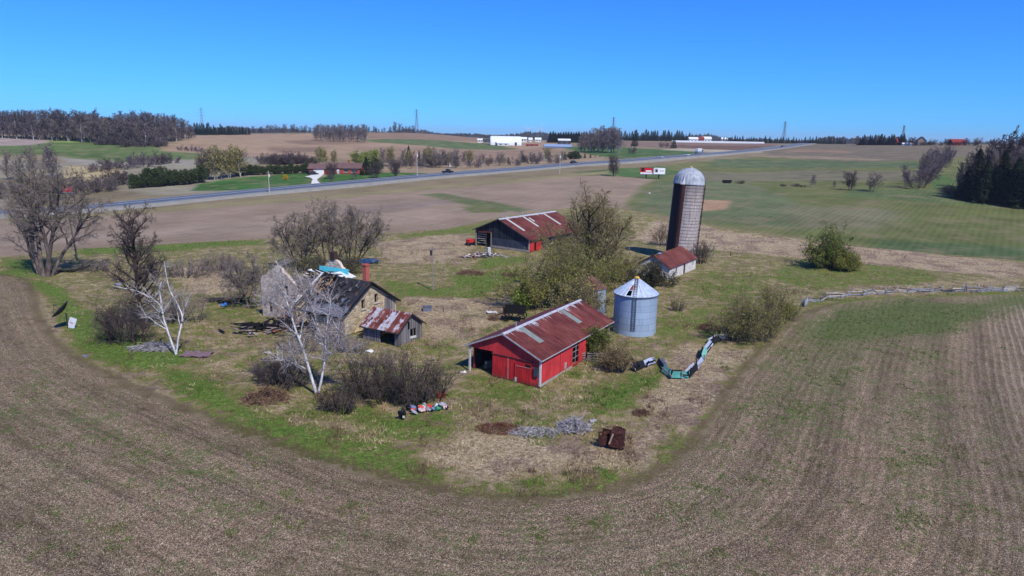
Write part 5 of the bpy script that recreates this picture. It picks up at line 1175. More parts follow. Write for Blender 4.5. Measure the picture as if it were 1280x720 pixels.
# ------------------------------------------------------------------ rough grass
def grass_mesh(name, P, hgt, wid, nb, mat, seed, lean=.5):
    """P (n,3) clump feet; nb blades each"""
    r = np.random.default_rng(seed); n = len(P); N = n * nb
    c = np.repeat(P, nb, 0) + np.concatenate([r.normal(size=(N, 2)) * wid * 2.2, np.zeros((N, 1))], 1)
    h = np.repeat(hgt, nb)[:, None] * r.uniform(.5, 1.2, (N, 1)); a = r.uniform(0, 2 * PI, N); side = np.stack([np.cos(a), np.sin(a), 0 * a], 1) * wid * r.uniform(.6, 1.3, (N, 1))
    ln = np.concatenate([r.normal(size=(N, 2)) * lean * h, h], 1)
    V = np.stack([c - side - [0, 0, .05], c + side - [0, 0, .05], c + ln], 1).reshape(-1, 3)
    o = np_mesh(name, V, np.arange(3 * N).reshape(N, 3), mat); return tag(o, kind='stuff')
def scatter_yard():
    r = np.random.default_rng(77); pts = []
    lo, hi = yard_w.min(0), yard_w.max(0)
    # even in the picture rather than in the plan: denser close to the viewer
    n = 120000; dist = np.exp(r.uniform(math.log(40), math.log(190), n)); az = r.uniform(-.72, .72, n)
    X, Y = np.sin(az) * dist, np.cos(az) * dist; s = sdf(X, Y, yard_w); k = s > .4; X, Y, s = X[k], Y[k], s[k]
    g = np.zeros(len(X))
    for pix, v in YARD_TINT:
        w = np.clip(sdf(X, Y, wpoly(pix)) / 2.4 + .5, 0, 1); g = g * (1 - w) + v * w
    f = g * .55 + vnoise(X, Y, .5, 61) * .55 + vnoise(X, Y, 1.6, 62) * .35 - .12
    sc = vnoise(X, Y, .8, 63) + vnoise(X, Y, .22, 64)
    inn = np.clip(s / 4, 0, 1); Z = height(X, Y) + inn * (.16 * vnoise(X, Y, .35, 11) + .07 * vnoise(X, Y, 1.3, 12))
    P = np.stack([X, Y, Z], 1); lush = f > .12; hh = np.clip(.22 + .13 * sc, .07, .5)
    gm = NT('green_grass', .8, .1); p = gm.pos(); gm.color(gm.ramp(gm.noise(p, .9, 4, .6), [(.3, srgb(58, 78, 32)), (.5, srgb(86, 108, 48)), (.7, srgb(128, 146, 72))]))
    dm = NT('dry_grass', .9, .1); p = dm.pos(); dm.color(dm.ramp(dm.noise(p, 1.1, 4, .65), [(.3, srgb(112, 94, 68)), (.5, srgb(160, 142, 108)), (.7, srgb(204, 188, 150))]))
    keep = r.random(len(P)) < np.where(lush, .9, .55)
    grass_mesh('green_grass', P[lush & keep], hh[lush & keep], .035, 3, gm.mat, 5)
    grass_mesh('dry_grass', P[~lush & keep], hh[~lush & keep] * .85, .035, 3, dm.mat, 6, .9)
    k = (vnoise(X, Y, .45, 91) + vnoise(X, Y, 1.4, 92) > .95) & (r.random(len(X)) < .35)
    bm = NT('dead_weed_stems', .95, .05); p = bm.pos(); bm.color(bm.ramp(bm.noise(p, .7, 3, .6), [(.3, srgb(74, 58, 46)), (.5, srgb(112, 92, 74)), (.7, srgb(150, 130, 106))]))
    grass_mesh('dead_weeds', P[k], r.uniform(.35, .95, k.sum()), .022, 5, bm.mat, 16, .35)
    # weeds in the ploughed field
    n = 80000; dist = np.exp(r.uniform(math.log(34), math.log(130), n)); az = r.uniform(-.72, .72, n); X, Y = np.sin(az) * dist, np.cos(az) * dist
    out = sdf(X, Y, yard_w) < -.3; front = seg_dist(X, Y, row_w, False); fgp = np.vstack([row_w[:len(lower_w)], wpoly(FENCE_PX), [[160, 60], [160, -30], [-160, -30], [-160, 108]]])
    k = out & inside(X, Y, fgp); X, Y = X[k], Y[k]; g = np.zeros(len(X))
    for pix, v in FG_GREEN: g = np.maximum(g, v * np.clip((sdf(X, Y, wpoly(pix)) + vnoise(X, Y, .3, 8) * 1.6) / 6 + .5, 0, 1))
    f = vnoise(X, Y, .55, 71) * .5 + vnoise(X, Y, 2.0, 72) * .6 + g * 1.5; k = (f > .72) & (r.random(len(X)) < .4 + .5 * g); X, Y = X[k], Y[k]
    P = np.stack([X, Y, height(X, Y) - .05], 1)
    wm = NT('field_weed', .8, .1); p = wm.pos(); wm.color(wm.ramp(wm.noise(p, 1.3, 3, .6), [(.3, srgb(48, 72, 28)), (.6, srgb(80, 108, 42)), (.75, srgb(116, 132, 64))]))
    grass_mesh('field_weeds', P, np.full(len(P), .15), .05, 4, wm.mat, 9, .9)
    # straw stubble and clods
    n = 120000; dist = np.exp(r.uniform(math.log(34), math.log(95), n)); az = r.uniform(-.72, .72, n); X, Y = np.sin(az) * dist, np.cos(az) * dist
    k = inside(X, Y, fgp) & (sdf(X, Y, yard_w) < -.3); X, Y = X[k], Y[k]; k = (vnoise(X, Y, .25, 81) + .6 * vnoise(X, Y, 1.1, 82) + .5 * np.sin(seg_dist(X, Y, row_w, False) * 2 * PI / .76)) > r.normal(.35, .6, len(X)); X, Y = X[k], Y[k]
    P = np.stack([X, Y, height(X, Y) - .05], 1)
    sm = NT('straw_stubble', .9, .1); p = sm.pos(); sm.color(sm.ramp(sm.noise(p, 4.0, 3, .6), [(.3, srgb(120, 108, 92)), (.5, srgb(160, 148, 128)), (.7, srgb(206, 196, 178))]))
    grass_mesh('straw_stubble', P, np.full(len(P), .07), .035, 2, sm.mat, 10, 1.6)
scatter_yard()
# ------------------------------------------------------------------ trees and bushes
def _norm(v):
    l = math.sqrt(v[0] * v[0] + v[1] * v[1] + v[2] * v[2]) + 1e-12
    return (v[0] / l, v[1] / l, v[2] / l)
def _deflect(d, ang, az):
    a = (0, 0, 1) if abs(d[2]) < .9 else (1, 0, 0)
    u = _norm((d[1] * a[2] - d[2] * a[1], d[2] * a[0] - d[0] * a[2], d[0] * a[1] - d[1] * a[0]))
    w = (d[1] * u[2] - d[2] * u[1], d[2] * u[0] - d[0] * u[2], d[0] * u[1] - d[1] * u[0])
    c, s, ca, sa = math.cos(ang), math.sin(ang), math.cos(az), math.sin(az)
    return _norm(tuple(d[i] * c + (u[i] * ca + w[i] * sa) * s for i in range(3)))
def grow(paths, r, p, d, L, rad, lvl, P):
    seg = P['seg'][lvl]; pts = [p]; rr = [rad]; wob = P['wob'][lvl]; up = P['up'][lvl]; tip = P['tip'][lvl]
    for i in range(seg):
        d = _norm((d[0] + r.gauss(0, wob), d[1] + r.gauss(0, wob), d[2] + r.gauss(0, wob) + up))
        p = (p[0] + d[0] * L / seg, p[1] + d[1] * L / seg, p[2] + d[2] * L / seg)
        if p[2] < .1: p = (p[0], p[1], .1)
        pts.append(p); rr.append(max(P['rmin'], rad * (1 - (1 - tip) * (i + 1) / seg)))
    paths[lvl].append((pts, rr))
    if lvl + 1 >= len(P['n']) + 1: return
    n = P['n'][lvl]; n = int(n) + (r.random() < n - int(n)); az = r.uniform(0, 6.28)
    for k in range(n):
        t = P['start'][lvl] + (1 - P['start'][lvl]) * ((k + r.random()) / n)
        f = min(t * seg, seg - 1e-6); i = int(f); f -= i
        q = tuple(pts[i][j] + (pts[i + 1][j] - pts[i][j]) * f for j in range(3)); qr = rr[i] + (rr[i + 1] - rr[i]) * f
        base = _norm(tuple(pts[i + 1][j] - pts[i][j] for j in range(3)))
        az += 2.4 + r.uniform(-.5, .5)
        nd = _deflect(base, R_(P['ang'][lvl]) * r.uniform(.65, 1.25), az)
        ln = L * P['lr'][lvl] * r.uniform(.65, 1.15) * (1 - P['fall'][lvl] * t)
        grow(paths, r, q, nd, ln, max(P['rmin'], min(qr * .8, rad * P['rr'][lvl] * (1 - .4 * t))), lvl + 1, P)
def tubes(plist, sides):
    """vectorised mesh of many tapering branches"""
    Vs, Fs, base = [], [], 0; groups = {}
    for pts, rr in plist: groups.setdefault(len(pts), []).append((pts, rr))
    for k, g in groups.items():
        Pn = np.array([a for a, _ in g], float); Rn = np.array([b for _, b in g], float)
        T = np.gradient(Pn, axis=1); T /= np.linalg.norm(T, axis=2)[..., None] + 1e-9
        ref = np.where(np.abs(T[:, :1, 2:3]) < .9, np.array([[[.12, .3, 1.]]]), np.array([[[1., .2, 0]]]))
        S = np.cross(T, np.broadcast_to(ref, T.shape)); S /= np.linalg.norm(S, axis=2)[..., None] + 1e-9; U = np.cross(S, T)
        a = np.arange(sides) * 2 * PI / sides
        ring = Pn[:, :, None, :] + Rn[:, :, None, None] * (np.cos(a)[None, None, :, None] * S[:, :, None, :] + np.sin(a)[None, None, :, None] * U[:, :, None, :])
        b = len(g); Vs.append(ring.reshape(-1, 3))
        I = np.arange(b)[:, None, None] * (k * sides) + np.arange(k - 1)[None, :, None] * sides; J = np.arange(sides)[None, None, :]; J2 = (J + 1) % sides
        F = np.stack([I + J, I + J2, I + sides + J2, I + sides + J], -1).reshape(-1, 4) + base
        Fs.append(F); base += b * k * sides
    return np.vstack(Vs), np.vstack(Fs)
def cards(centers, size, rng_, squash=.7, aspect=1.7):
    """small leaf faces, random facing"""
    n = len(centers); a = rng_.normal(size=(n, 3)); a /= np.linalg.norm(a, axis=1)[:, None]; b = rng_.normal(size=(n, 3)); b -= (a * b).sum(1)[:, None] * a; b /= np.linalg.norm(b, axis=1)[:, None]
    s = size * rng_.uniform(.6, 1.4, (n, 1)); a = a * s; b = b * s / aspect
    V = np.stack([centers - a, centers - b * .9 + a * .1, centers + a, centers + b * .9], 1).reshape(-1, 3); F = np.arange(4 * n).reshape(n, 4)
    return V, F
def bark(name, dark, light, sc=2.5, patch=None):
    m = NT(name, .95, .05); p = m.obj(); n = m.noise(m.scale(p, (1, 1, .4)), sc, 3, .6); c = m.ramp(n, [(.3, srgb(*dark)), (.7, srgb(*light))])
    if patch: c = m.mix(m.step(m.noise(p, 2.0, 3), .62, .7), c, srgb(*patch))
    m.color(c); return m.mat
B_DUSK = None
def leafm(name, dark, mid, light, sc=.5, trans=.25):
    m = NT(name, .75, .15); p = m.obj()
    n = m.m('ADD', m.m('MULTIPLY', m.noise(p, sc, 3), .6), m.m('MULTIPLY', m.noise(p, sc * 9, 2), .4))
    m.color(m.ramp(n, [(.32, srgb(*dark)), (.5, srgb(*mid)), (.68, srgb(*light))]))
    if trans:
        m.b.inputs['Transmission Weight'].default_value = 0; t = m.n('BsdfTranslucent', {'Color': m.b.inputs['Base Color'].links[0].from_socket})
        mx = m.n('MixShader', {0: trans, 1: m.b.outputs[0], 2: t.outputs[0]}); m.put(m.t.nodes['Material Output'].inputs['Surface'], mx.outputs[0])
    return m.mat
B_GREY = bark('bark_grey', (66, 58, 54), (118, 106, 100)); B_DARK = bark('bark_dark', (38, 33, 32), (74, 64, 60)); B_TWIG = bark('twig_grey', (98, 90, 86), (152, 140, 132), .7)
B_TWIGD = bark('twig_dark', (66, 58, 58), (108, 96, 92), .7); B_TAN = bark('twig_tan', (94, 84, 66), (142, 128, 104), .7); B_PALE = bark('bark_pale', (136, 130, 126), (194, 188, 184)); B_WHITE = bark('birch_white', (144, 140, 142), (222, 220, 224), 5.0, (70, 62, 60))
B_PURP = bark('twig_purple', (78, 68, 74), (124, 110, 116), .3); L_BUD = leafm('bud_leaf', (112, 108, 56), (150, 142, 80), (184, 172, 108)); L_OLIVE = leafm('willow_leaf', (88, 92, 38), (126, 128, 58), (164, 160, 88)); L_GREEN = leafm('bush_leaf', (56, 68, 24), (96, 108, 42), (142, 148, 74)); L_DARK = leafm('dark_leaf', (30, 34, 20), (56, 58, 34), (88, 84, 54)); L_CON = leafm('needle', (14, 24, 16), (28, 44, 28), (52, 68, 42), .6, .1); L_CED = leafm('cedar_leaf', (30, 42, 20), (54, 66, 32), (84, 92, 50), .5, .1); L_LIME = leafm('lime_leaf', (92, 116, 44), (128, 148, 62), (160, 172, 88)); L_TAN = leafm('dry_leaf', (110, 92, 60), (146, 124, 84), (176, 156, 112))

TREE = dict(seg=(6, 5, 4, 3, 2), wob=(.07, .13, .18, .22, .25), up=(.10, .09, .05, .02, .0), tip=(.35, .25, .25, .3, .4), n=(9, 8, 7, 5), start=(.3, .25, .2, .15), ang=(46, 44, 42, 40), lr=(.55, .52, .5, .48), fall=(.45, .35, .3, .2), rr=(.55, .5, .5, .6), rmin=.011)
def P_(**k): d = dict(TREE); d.update(k); return d
def make_tree(name, label, cat, loc, stems, P, seed, bk, tw, leaf=None, group=None, split=2, leaf_n=0, leaf_s=.1, leaf_sp=.25, leaf_zmin=0.0):
    """stems: [(x, y, dir, length, radius)] in local metres"""
    r = random.Random(seed); rn = np.random.default_rng(seed); paths = [[] for _ in range(len(P['n']) + 1)]
    for x, y, d, L, rad in stems: grow(paths, r, (x, y, -.15), _norm(d), L, rad, 0, P)
    t = thing(name, label, cat, loc, 0, group)
    V, F = tubes(paths[0], 9); fo = len(V); 
    for l in range(1, split):
        V2, F2 = tubes(paths[l], 6 if l == 1 else 4); F = np.vstack([F, F2 + len(V)]); V = np.vstack([V, V2])
    np_mesh('trunk', V, F, bk, t, True)
    tws = sum(paths[split:], [])
    if tws:
        V, F = tubes(tws, 3); np_mesh('crown', V, F, tw, t)
    if leaf and leaf_n:
        ends = np.array([pt for l in paths[-2:] for pts, rr in l for pt in pts[1:]]); ends = ends[ends[:, 2] > leaf_zmin]
        c = ends[rn.integers(0, len(ends), leaf_n)] + rn.normal(size=(leaf_n, 3)) * leaf_sp; c[:, 2] = np.abs(c[:, 2])
        V, F = cards(c, leaf_s, rn); np_mesh('leaves', V, F, leaf, t)
    return t

def bx(px, py): return G(px, py)
# 1. big multi-stemmed tree at the left edge
make_tree('bare_tree', 'large multi-stemmed bare tree with drooping right limbs at the left field edge', 'tree', bx(54, 346),
    [(-.5, .6, (-.42, .15, 1), 15.5, .40), (.1, 0, (-.10, -.05, 1), 17.5, .42), (.5, .3, (.08, .1, 1), 17.5, .40), (.9, -.1, (.22, -.1, 1), 16, .38), (1.2, .4, (.40, .25, 1), 13.5, .32), (-1.2, 1.0, (-.62, .3, 1), 13, .31)],
    P_(n=(11, 8, 7, 5), start=(.34, .2, .15, .1), ang=(44, 46, 46, 44), up=(.04, .06, .03, .01, 0), lr=(.50, .52, .5, .5), rmin=.017), 3, B_GREY, B_TWIG, L_BUD, leaf_n=3000, leaf_s=.09, leaf_sp=.3, leaf_zmin=9)
# 2. dark upright bare tree
make_tree('bare_tree', 'dark upright bare tree behind the split white snag', 'tree', bx(180, 412),
    [(0, 0, (-.03, 0, 1), 14.0, .30)], P_(n=(30, 9, 8, 5), start=(.18, .15, .15, .1), ang=(58, 46, 44, 42), lr=(.42, .5, .5, .5), fall=(.5, .35, .3, .2), up=(.03, .10, .06, .02, 0), rmin=.014), 7, B_DARK, B_TWIGD)
# thin saplings round it
make_tree('bare_shrub', 'dense dark leafless thicket left of the split white snag', 'shrub', bx(152, 428),
    [(random.Random(k).uniform(-2.4, 2.4), random.Random(k + 50).uniform(-1, 1.2), (random.Random(k + 9).uniform(-.5, .5), random.Random(k + 5).uniform(-.4, .4), 1), 3.4 + (k % 4) * .4, .05) for k in range(26)],
    P_(seg=(4, 3, 3, 2), wob=(.12, .2, .25, .3), n=(7, 6, 4), start=(.12, .1, .1), ang=(42, 45, 45), lr=(.6, .55, .5), fall=(.3, .3, .2), rr=(.6, .6, .6), up=(.03, .02, 0, 0), tip=(.3, .3, .3, .4), rmin=.011), 9, B_DARK, B_TWIGD, split=1)
make_tree('bare_shrub', 'grey brown leafless thicket right of the dark upright tree', 'shrub', bx(228, 402),
    [(random.Random(k).uniform(-2.4, 2.4), random.Random(k + 50).uniform(-1, 1.2), (random.Random(k + 9).uniform(-.5, .5), random.Random(k + 5).uniform(-.4, .4), 1), 2.6 + (k % 4) * .4, .04) for k in range(20)],
    P_(seg=(4, 3, 3, 2), wob=(.12, .2, .25, .3), n=(6, 6, 4), start=(.12, .1, .1), ang=(42, 45, 45), lr=(.6, .55, .5), fall=(.3, .3, .2), rr=(.6, .6, .6), up=(.03, .02, 0, 0), tip=(.3, .3, .3, .4), rmin=.010), 19, B_DARK, B_TWIG, split=1)

# 3. white snags: stems traced as 3-D polylines given as (dx px, dy px above base) and depth
def snag(name, label, cat, bpx, bpy, limbs, r0, seed, twn, bk, tw, tl=(.5, 1.6), mids=5):
    b = bx(bpx, bpy); k = mpp(b); r = random.Random(seed); t = thing(name, label, cat, b); paths = []; tws = []
    for pts, ra, rb in limbs:
        P3 = [((x) * k, dep, (y) * k * 1.06) for x, y, dep in pts]
        Q = smooth_line(P3, 4); paths.append((list(map(tuple, Q)), list(np.linspace(ra, rb, len(Q)))))
        for _ in range(twn if len(pts) > 2 else twn // 2):
            f = r.uniform(.25, 1); i = min(int(f * (len(Q) - 1)), len(Q) - 2); q = Q[i]
            d = _norm((r.gauss(0, .7), r.gauss(0, .6), r.gauss(.25, .5))); L = r.uniform(*tl)
            grow(tw_paths := [[], []], r, tuple(q), d, L, .028, 0, P_(seg=(4, 3), wob=(.15, .2), up=(.05, .02), tip=(.35, .4), n=(5,), start=(.15,), ang=(45,), lr=(.5,), fall=(.2,), rr=(.6,), rmin=.009))
            tws += tw_paths[0] + tw_paths[1]
        for _ in range(mids if len(pts) > 5 else mids // 3):
            f = r.uniform(.22, .95); i = min(int(f * (len(Q) - 1)), len(Q) - 2); a = r.uniform(0, 6.28)
            grow(mp := [[], [], []], r, tuple(Q[i]), _norm((.75 * math.cos(a), .6 * math.sin(a), r.uniform(.35, 1.1))), r.uniform(1.4, 3.4) * (1.15 - .5 * f), .042 * (1.2 - .6 * f), 0, P_(seg=(6, 4, 3), wob=(.16, .2, .2), up=(.06, .03, 0), tip=(.3, .35, .4), n=(9, 4), start=(.2, .15), ang=(42, 45), lr=(.42, .5), fall=(.3, .2), rr=(.45, .5), rmin=.010))
            paths += mp[0]; tws += mp[1] + mp[2]
    V, F = tubes(paths, 7); np_mesh('trunk', V, F, bk, t, True)
    V, F = tubes(tws, 3); np_mesh('crown', V, F, tw, t)
snag('dead_birch', 'split white snag with two bare stems and one long limb reaching left, at the left', 'dead tree', 220, 443,
     [([(0, 0, 0), (-6, 22, 0), (-13, 44, .3), (-16, 58, .4), (-24, 66, .2), (-38, 76, -.2), (-50, 80, -.6), (-66, 84, -.8)], .125, .022), ([(-13, 44, .3), (-15, 60, .5), (-16, 78, .6), (-13, 86, .7)], .11, .05),
      ([(0, 0, .1), (3, 20, .4), (7, 38, .8), (6, 48, 1), (-2, 62, 1.3), (-9, 76, 1.5), (-12, 94, 1.6), (-14, 108, 1.8)], .115, .025), ([(-10, 30, .2), (-20, 38, -.1), (-27, 46, -.4), (-34, 46, -.7)], .06, .02), ([(-10, 32, .2), (-17, 46, 0), (-12, 56, 0)], .05, .02)], .17, 5, 16, B_WHITE, B_PALE)
snag('dead_birch', 'tall pair of white birch stems forking from one base in front of the stone house', 'dead tree', 397, 491,
     [([(-2, 0, 0), (-8, 24, 0), (-16, 52, .2), (-24, 76, .2), (-32, 104, .3), (-40, 128, .5), (-42, 148, .6), (-46, 156, .7)], .16, .025), ([(1, 0, .1), (6, 22, .3), (9, 44, .6), (4, 66, .8), (-3, 92, 1), (-8, 112, 1.1)], .13, .022), ([(9, 44, .6), (12, 66, .3), (15, 84, .2), (20, 104, .1), (19, 118, 0)], .10, .025),
      ([(8, 36, .5), (22, 54, -.2), (32, 74, -.6), (26, 90, -.8)], .06, .02), ([(-20, 64, .2), (-14, 92, .6), (-6, 116, .8), (-4, 128, 1)], .07, .02), ([(-14, 30, 0), (-30, 40, -.5), (-46, 44, -.8)], .05, .02), ([(-28, 90, .3), (-40, 104, .2), (-52, 106, -.2), (-62, 108, -.3)], .06, .02), ([(24, 66, .1), (34, 56, -.1), (40, 50, -.2)], .06, .02), ([(-30, 98, .3), (-22, 116, .6), (-14, 132, .7)], .06, .02)], .2, 8, 44, B_WHITE, bark('birch_twig', (128, 118, 118), (186, 176, 174), .7), (.6, 2.4), 15)
# 4. grey sapling with a spreading flat crown
make_tree('bare_tree', 'low grey spreading bare tree between the dark tree and the stone gable', 'tree', bx(311, 386),
    [(0, 0, (-.25, .1, 1), 6.2, .15), (.2, .1, (.15, 0, 1), 6.4, .15), (.1, .2, (-.6, .2, 1), 6.6, .12)], P_(n=(11, 9, 7, 5), start=(.25, .15, .15, .1), ang=(55, 48, 45, 42), lr=(.6, .52, .5, .5), up=(.0, .0, .0, 0, 0), rmin=.014), 13, B_GREY, B_TWIG)
# 5. clump behind the house
for k, (px, py, h, ls, lb) in enumerate(((376, 338, 9.4, -.12, 'leftmost of the bare trees close behind the stone house'), (412, 336, 11, .0, 'tallest middle one of the bare trees close behind the stone house'), (440, 335, 10.6, .2, 'rightmost of the bare trees close behind the stone house, leaning right'))):
    make_tree('bare_tree', lb, 'tree', bx(px, py), [(-.4, 0, (-.28 + ls, .05, 1), h, .17), (.4, .2, (.22 + ls, -.05, 1), h * .96, .17), (0, -.3, (-.62 + ls, -.1, 1), h * .9, .14), (.2, .3, (.66 + ls, .1, 1), h * .9, .13), (.1, .1, (ls, .3, 1), h * .9, .14)],
        P_(n=(10, 8, 7, 5), start=(.25, .15, .15, .1), ang=(46, 46, 44, 42), lr=(.5, .52, .5, .5), rmin=.017), 30 + k, B_DARK if k != 1 else B_GREY, B_TWIG, L_BUD, leaf_n=1500, leaf_s=.10, leaf_sp=.3, group='bare trees behind the stone house')
# 6. big budding tree beside the sheds
make_tree('budding_tree', 'tall open crowned tree with tan green buds, behind the red shed', 'tree', bx(735, 362),
    [(0, 0, (-.05, 0, 1), 14.2, .36), (.5, .2, (.24, .1, 1), 13.5, .30), (-.5, .3, (-.36, .05, 1), 12.5, .26), (.8, -.2, (.56, -.05, 1), 11.5, .2), (-.8, -.3, (-.7, -.2, 1), 10.5, .18), (.2, .5, (.08, .3, 1), 12.5, .2)],
    P_(n=(12, 8, 7, 5), start=(.26, .18, .15, .1), ang=(46, 46, 44, 42), lr=(.54, .52, .5, .5), rmin=.016), 41, B_DARK, B_TAN, L_BUD, leaf_n=7500, leaf_s=.10, leaf_sp=.28)
# generic bush: many stems and a cloud of small leaves
def bush(name, label, cat, loc, w, d, h, nst, seed, bk, tw, leaf, ln, ls, sub=(5, 5, 3), lsp=.25, group=None, spread=.5, rmin=.011, rad=.05, arch=0.0, lobes=None):
    r = random.Random(seed)
    st = []
    for k in range(nst):
        a = r.uniform(0, 2 * PI); q = math.sqrt(r.random()); x, y = w * .30 * q * math.cos(a), d * .30 * q * math.sin(a)
        if lobes:
            lx, ly, lh = lobes[k % len(lobes)]; x, y = lx * w * .5 + x * .55, ly * d * .5 + y * .55; st.append((x, y, (spread * w / h * q * math.cos(a) * .8 + lx * .35 + r.gauss(0, .12), spread * d / h * q * math.sin(a) * .8 + r.gauss(0, .12), 1), h * lh * (1 - .35 * q * q) * r.uniform(.7, 1.08), rad)); continue
        st.append((x, y, (spread * w / h * q * math.cos(a) + r.gauss(0, .1), spread * d / h * q * math.sin(a) + r.gauss(0, .1), 1), h * (1 - .35 * q * q) * r.uniform(.75, 1.05), rad))
    return make_tree(name, label, cat, loc, st, P_(seg=(4, 3, 3, 2), wob=(.10, .18, .22, .28), n=sub, start=(.15, .12, .1), ang=(40, 44, 45), lr=(.48, .5, .5), fall=(.4, .3, .2), rr=(.6, .6, .6), up=(.05 - arch, .02 - arch, 0 - arch, 0), tip=(.3, .3, .3, .4), rmin=rmin), seed, bk, tw, leaf, group, split=1, leaf_n=ln, leaf_s=ls, leaf_sp=lsp)
bush('willow_shrub', 'wide tangled olive shrub between the dark barn and the red shed', 'shrub', bx(698, 382), 15, 8, 11, 84, 51, B_GREY, B_TAN, L_OLIVE, 19000, .12, (6, 6, 3), .22, None, .5, .014, lobes=[(.1, 0, 1.0), (.6, .1, .85), (-.5, -.1, .72), (-.2, -.5, .6), (.4, -.4, .7)])
bush('willow_shrub', 'tan twiggy shrub overhanging the rusted small grain bin and the red shed roof', 'shrub', bx(722, 405), 6.4, 4.4, 6.6, 34, 52, B_GREY, B_TAN, L_BUD, 3600, .11, (6, 6, 3), .3, None, .5, .013)
bush('green_shrub', 'bright green leafy shrub at the left foot of the tangled olive shrub', 'shrub', bx(660, 386), 3.0, 2.8, 3.8, 12, 53, B_GREY, B_TAN, L_LIME, 2600, .13, (5, 5, 2), .25)
bush('creeper_shrub', 'dark tangled shrub covering the left end of the outbuilding by the silo', 'shrub', bx(812, 358), 8.0, 4, 4.8, 44, 54, B_DARK, B_TWIGD, L_DARK, 8000, .11, (6, 6, 3), .2, None, .5, .012, lobes=[(0, 0, 1.0), (.5, 0, .7), (-.6, 0, .66), (-.2, -.5, .5)])
bush('creeper_shrub', 'low olive brown tangle around the fallen trunk behind the grain bins', 'shrub', bx(772, 352), 11, 4.5, 5.0, 50, 55, B_DARK, B_TAN, L_OLIVE, 6500, .11, (5, 5, 3), .25)
bush('bare_shrub', 'tan leafless shrub left of the silo foot', 'shrub', bx(826, 306), 6, 4, 5.4, 24, 56, B_GREY, B_TAN, L_TAN, 1200, .09, (6, 5, 3), .25)
bush('bare_shrub', 'dark leafless shrub at the right end of the outbuilding by the silo', 'shrub', bx(877, 329), 3.4, 3, 5.0, 22, 57, B_DARK, B_TWIGD, None, 0, .1, (6, 6, 3))
bush('green_bush', 'large dense olive green bush standing alone in the right hand grass strip', 'bush', bx(1034, 334), 9.0, 7, 8.0, 60, 58, B_DARK, B_TAN, L_GREEN, 15000, .15, (6, 5, 3), .22, None, .5, lobes=[(-.1, 0, 1.0), (.35, .1, .62), (-.55, -.1, .66), (.05, -.4, .8), (.6, 0, .42)])
bush('green_shrub', 'light yellow green shrub touching the right side of the large dense bush', 'shrub', bx(1060, 338), 4.4, 3.4, 3.4, 24, 59, B_DARK, B_TAN, L_OLIVE, 5200, .13, (5, 5, 3), .25)
bush('willow_shrub', 'loose wide willow bush with yellow green twigs, beside the right ploughed field', 'bush', bx(934, 424), 8.0, 7, 6.4, 60, 60, B_GREY, B_TAN, L_OLIVE, 8500, .085, (7, 6, 4), .18, None, .5, lobes=[(-.1, 0, 1.0), (.5, .1, .78), (-.6, -.1, .60), (.1, -.4, .7), (.3, .3, .9)])
bush('willow_shrub', 'smaller yellow green willow right of the loose wide willow bush', 'bush', bx(972, 400), 4.8, 4, 5.4, 30, 61, B_GREY, B_TAN, L_OLIVE, 4200, .09, (6, 6, 3), .2, None, .55, lobes=[(-.2, 0, 1.0), (.5, 0, .6)])
bush('bare_shrub', 'large dark grey leafless shrub above the rubbish heap', 'shrub', bx(512, 500), 8.0, 5, 5.0, 62, 62, B_DARK, B_TWIGD, L_DARK, 3500, .06, (7, 6, 4), .2, None, .55, .010, lobes=[(0, 0, 1.0), (.55, 0, .8), (-.6, 0, .72), (.2, -.5, .55), (-.3, .4, .85)])
bush('bare_shrub', 'thin dark leafless shrub right of the white birch pair', 'shrub', bx(455, 494), 5.0, 3.5, 4.0, 26, 63, B_DARK, B_TWIGD, L_DARK, 900, .06, (6, 6, 4), .25, None, .55, .010)
bush('bare_shrub', 'dark low leafless shrub between the black tarp rubble and the birch pair', 'shrub', bx(352, 482), 5.6, 4, 3.4, 36, 64, B_DARK, B_TWIGD, None, 0, .06, (6, 6, 4), .25, None, .6, .010)
bush('bare_shrub', 'small dark shrub with an olive tint at the foot of the birch pair', 'shrub', bx(424, 512), 3.4, 2.4, 2.4, 26, 65, B_DARK, B_TWIGD, L_DARK, 700, .06, (6, 5, 3), .2, None, .6, .009)
bush('bare_shrub', 'sparse leafless shrub in front of the grey wooden shed', 'shrub', bx(470, 458), 5.0, 2.6, 2.4, 24, 66, B_GREY, B_TWIG, None, 0, .06, (5, 5, 3), .2, None, .6, .009)
bush('bare_shrub', 'thin reddish twigs growing against the bare stone gable', 'shrub', bx(356, 408), 3.0, 1.4, 4.0, 8, 67, B_GREY, bark('twig_red', (88, 66, 62), (128, 100, 94), .7), None, 0, .06, (6, 6, 3), .2, None, .35, .010)
bush('green_bush', 'round dense green bush growing against the right wall of the red shed', 'bush', bx(744, 446), 3.0, 2.4, 3.7, 30, 68, B_DARK, B_TAN, L_GREEN, 6500, .10, (6, 5, 3), .2, None, .35)
bush('dry_shrub', 'tan and olive shrub between the round green bush and the collapsed sheet fence', 'shrub', bx(771, 463), 3.0, 2.2, 3.3, 30, 69, B_GREY, B_TAN, L_TAN, 3200, .07, (6, 5, 3), .2, None, .5)
bush('bare_shrub', 'dark twiggy undergrowth behind the charred house, left of the bare trees', 'shrub', bx(338, 352), 12, 5, 3.4, 44, 70, B_DARK, B_TWIG, L_OLIVE, 1500, .09, (6, 5, 3), .25, None, .5, .013)
bush('bare_shrub', 'dark undergrowth under the bare trees close behind the stone house', 'shrub', bx(412, 341), 16, 4, 4.2, 54, 71, B_DARK, B_TWIGD, L_OLIVE, 2600, .09, (6, 5, 3), .25, None, .5, .013)
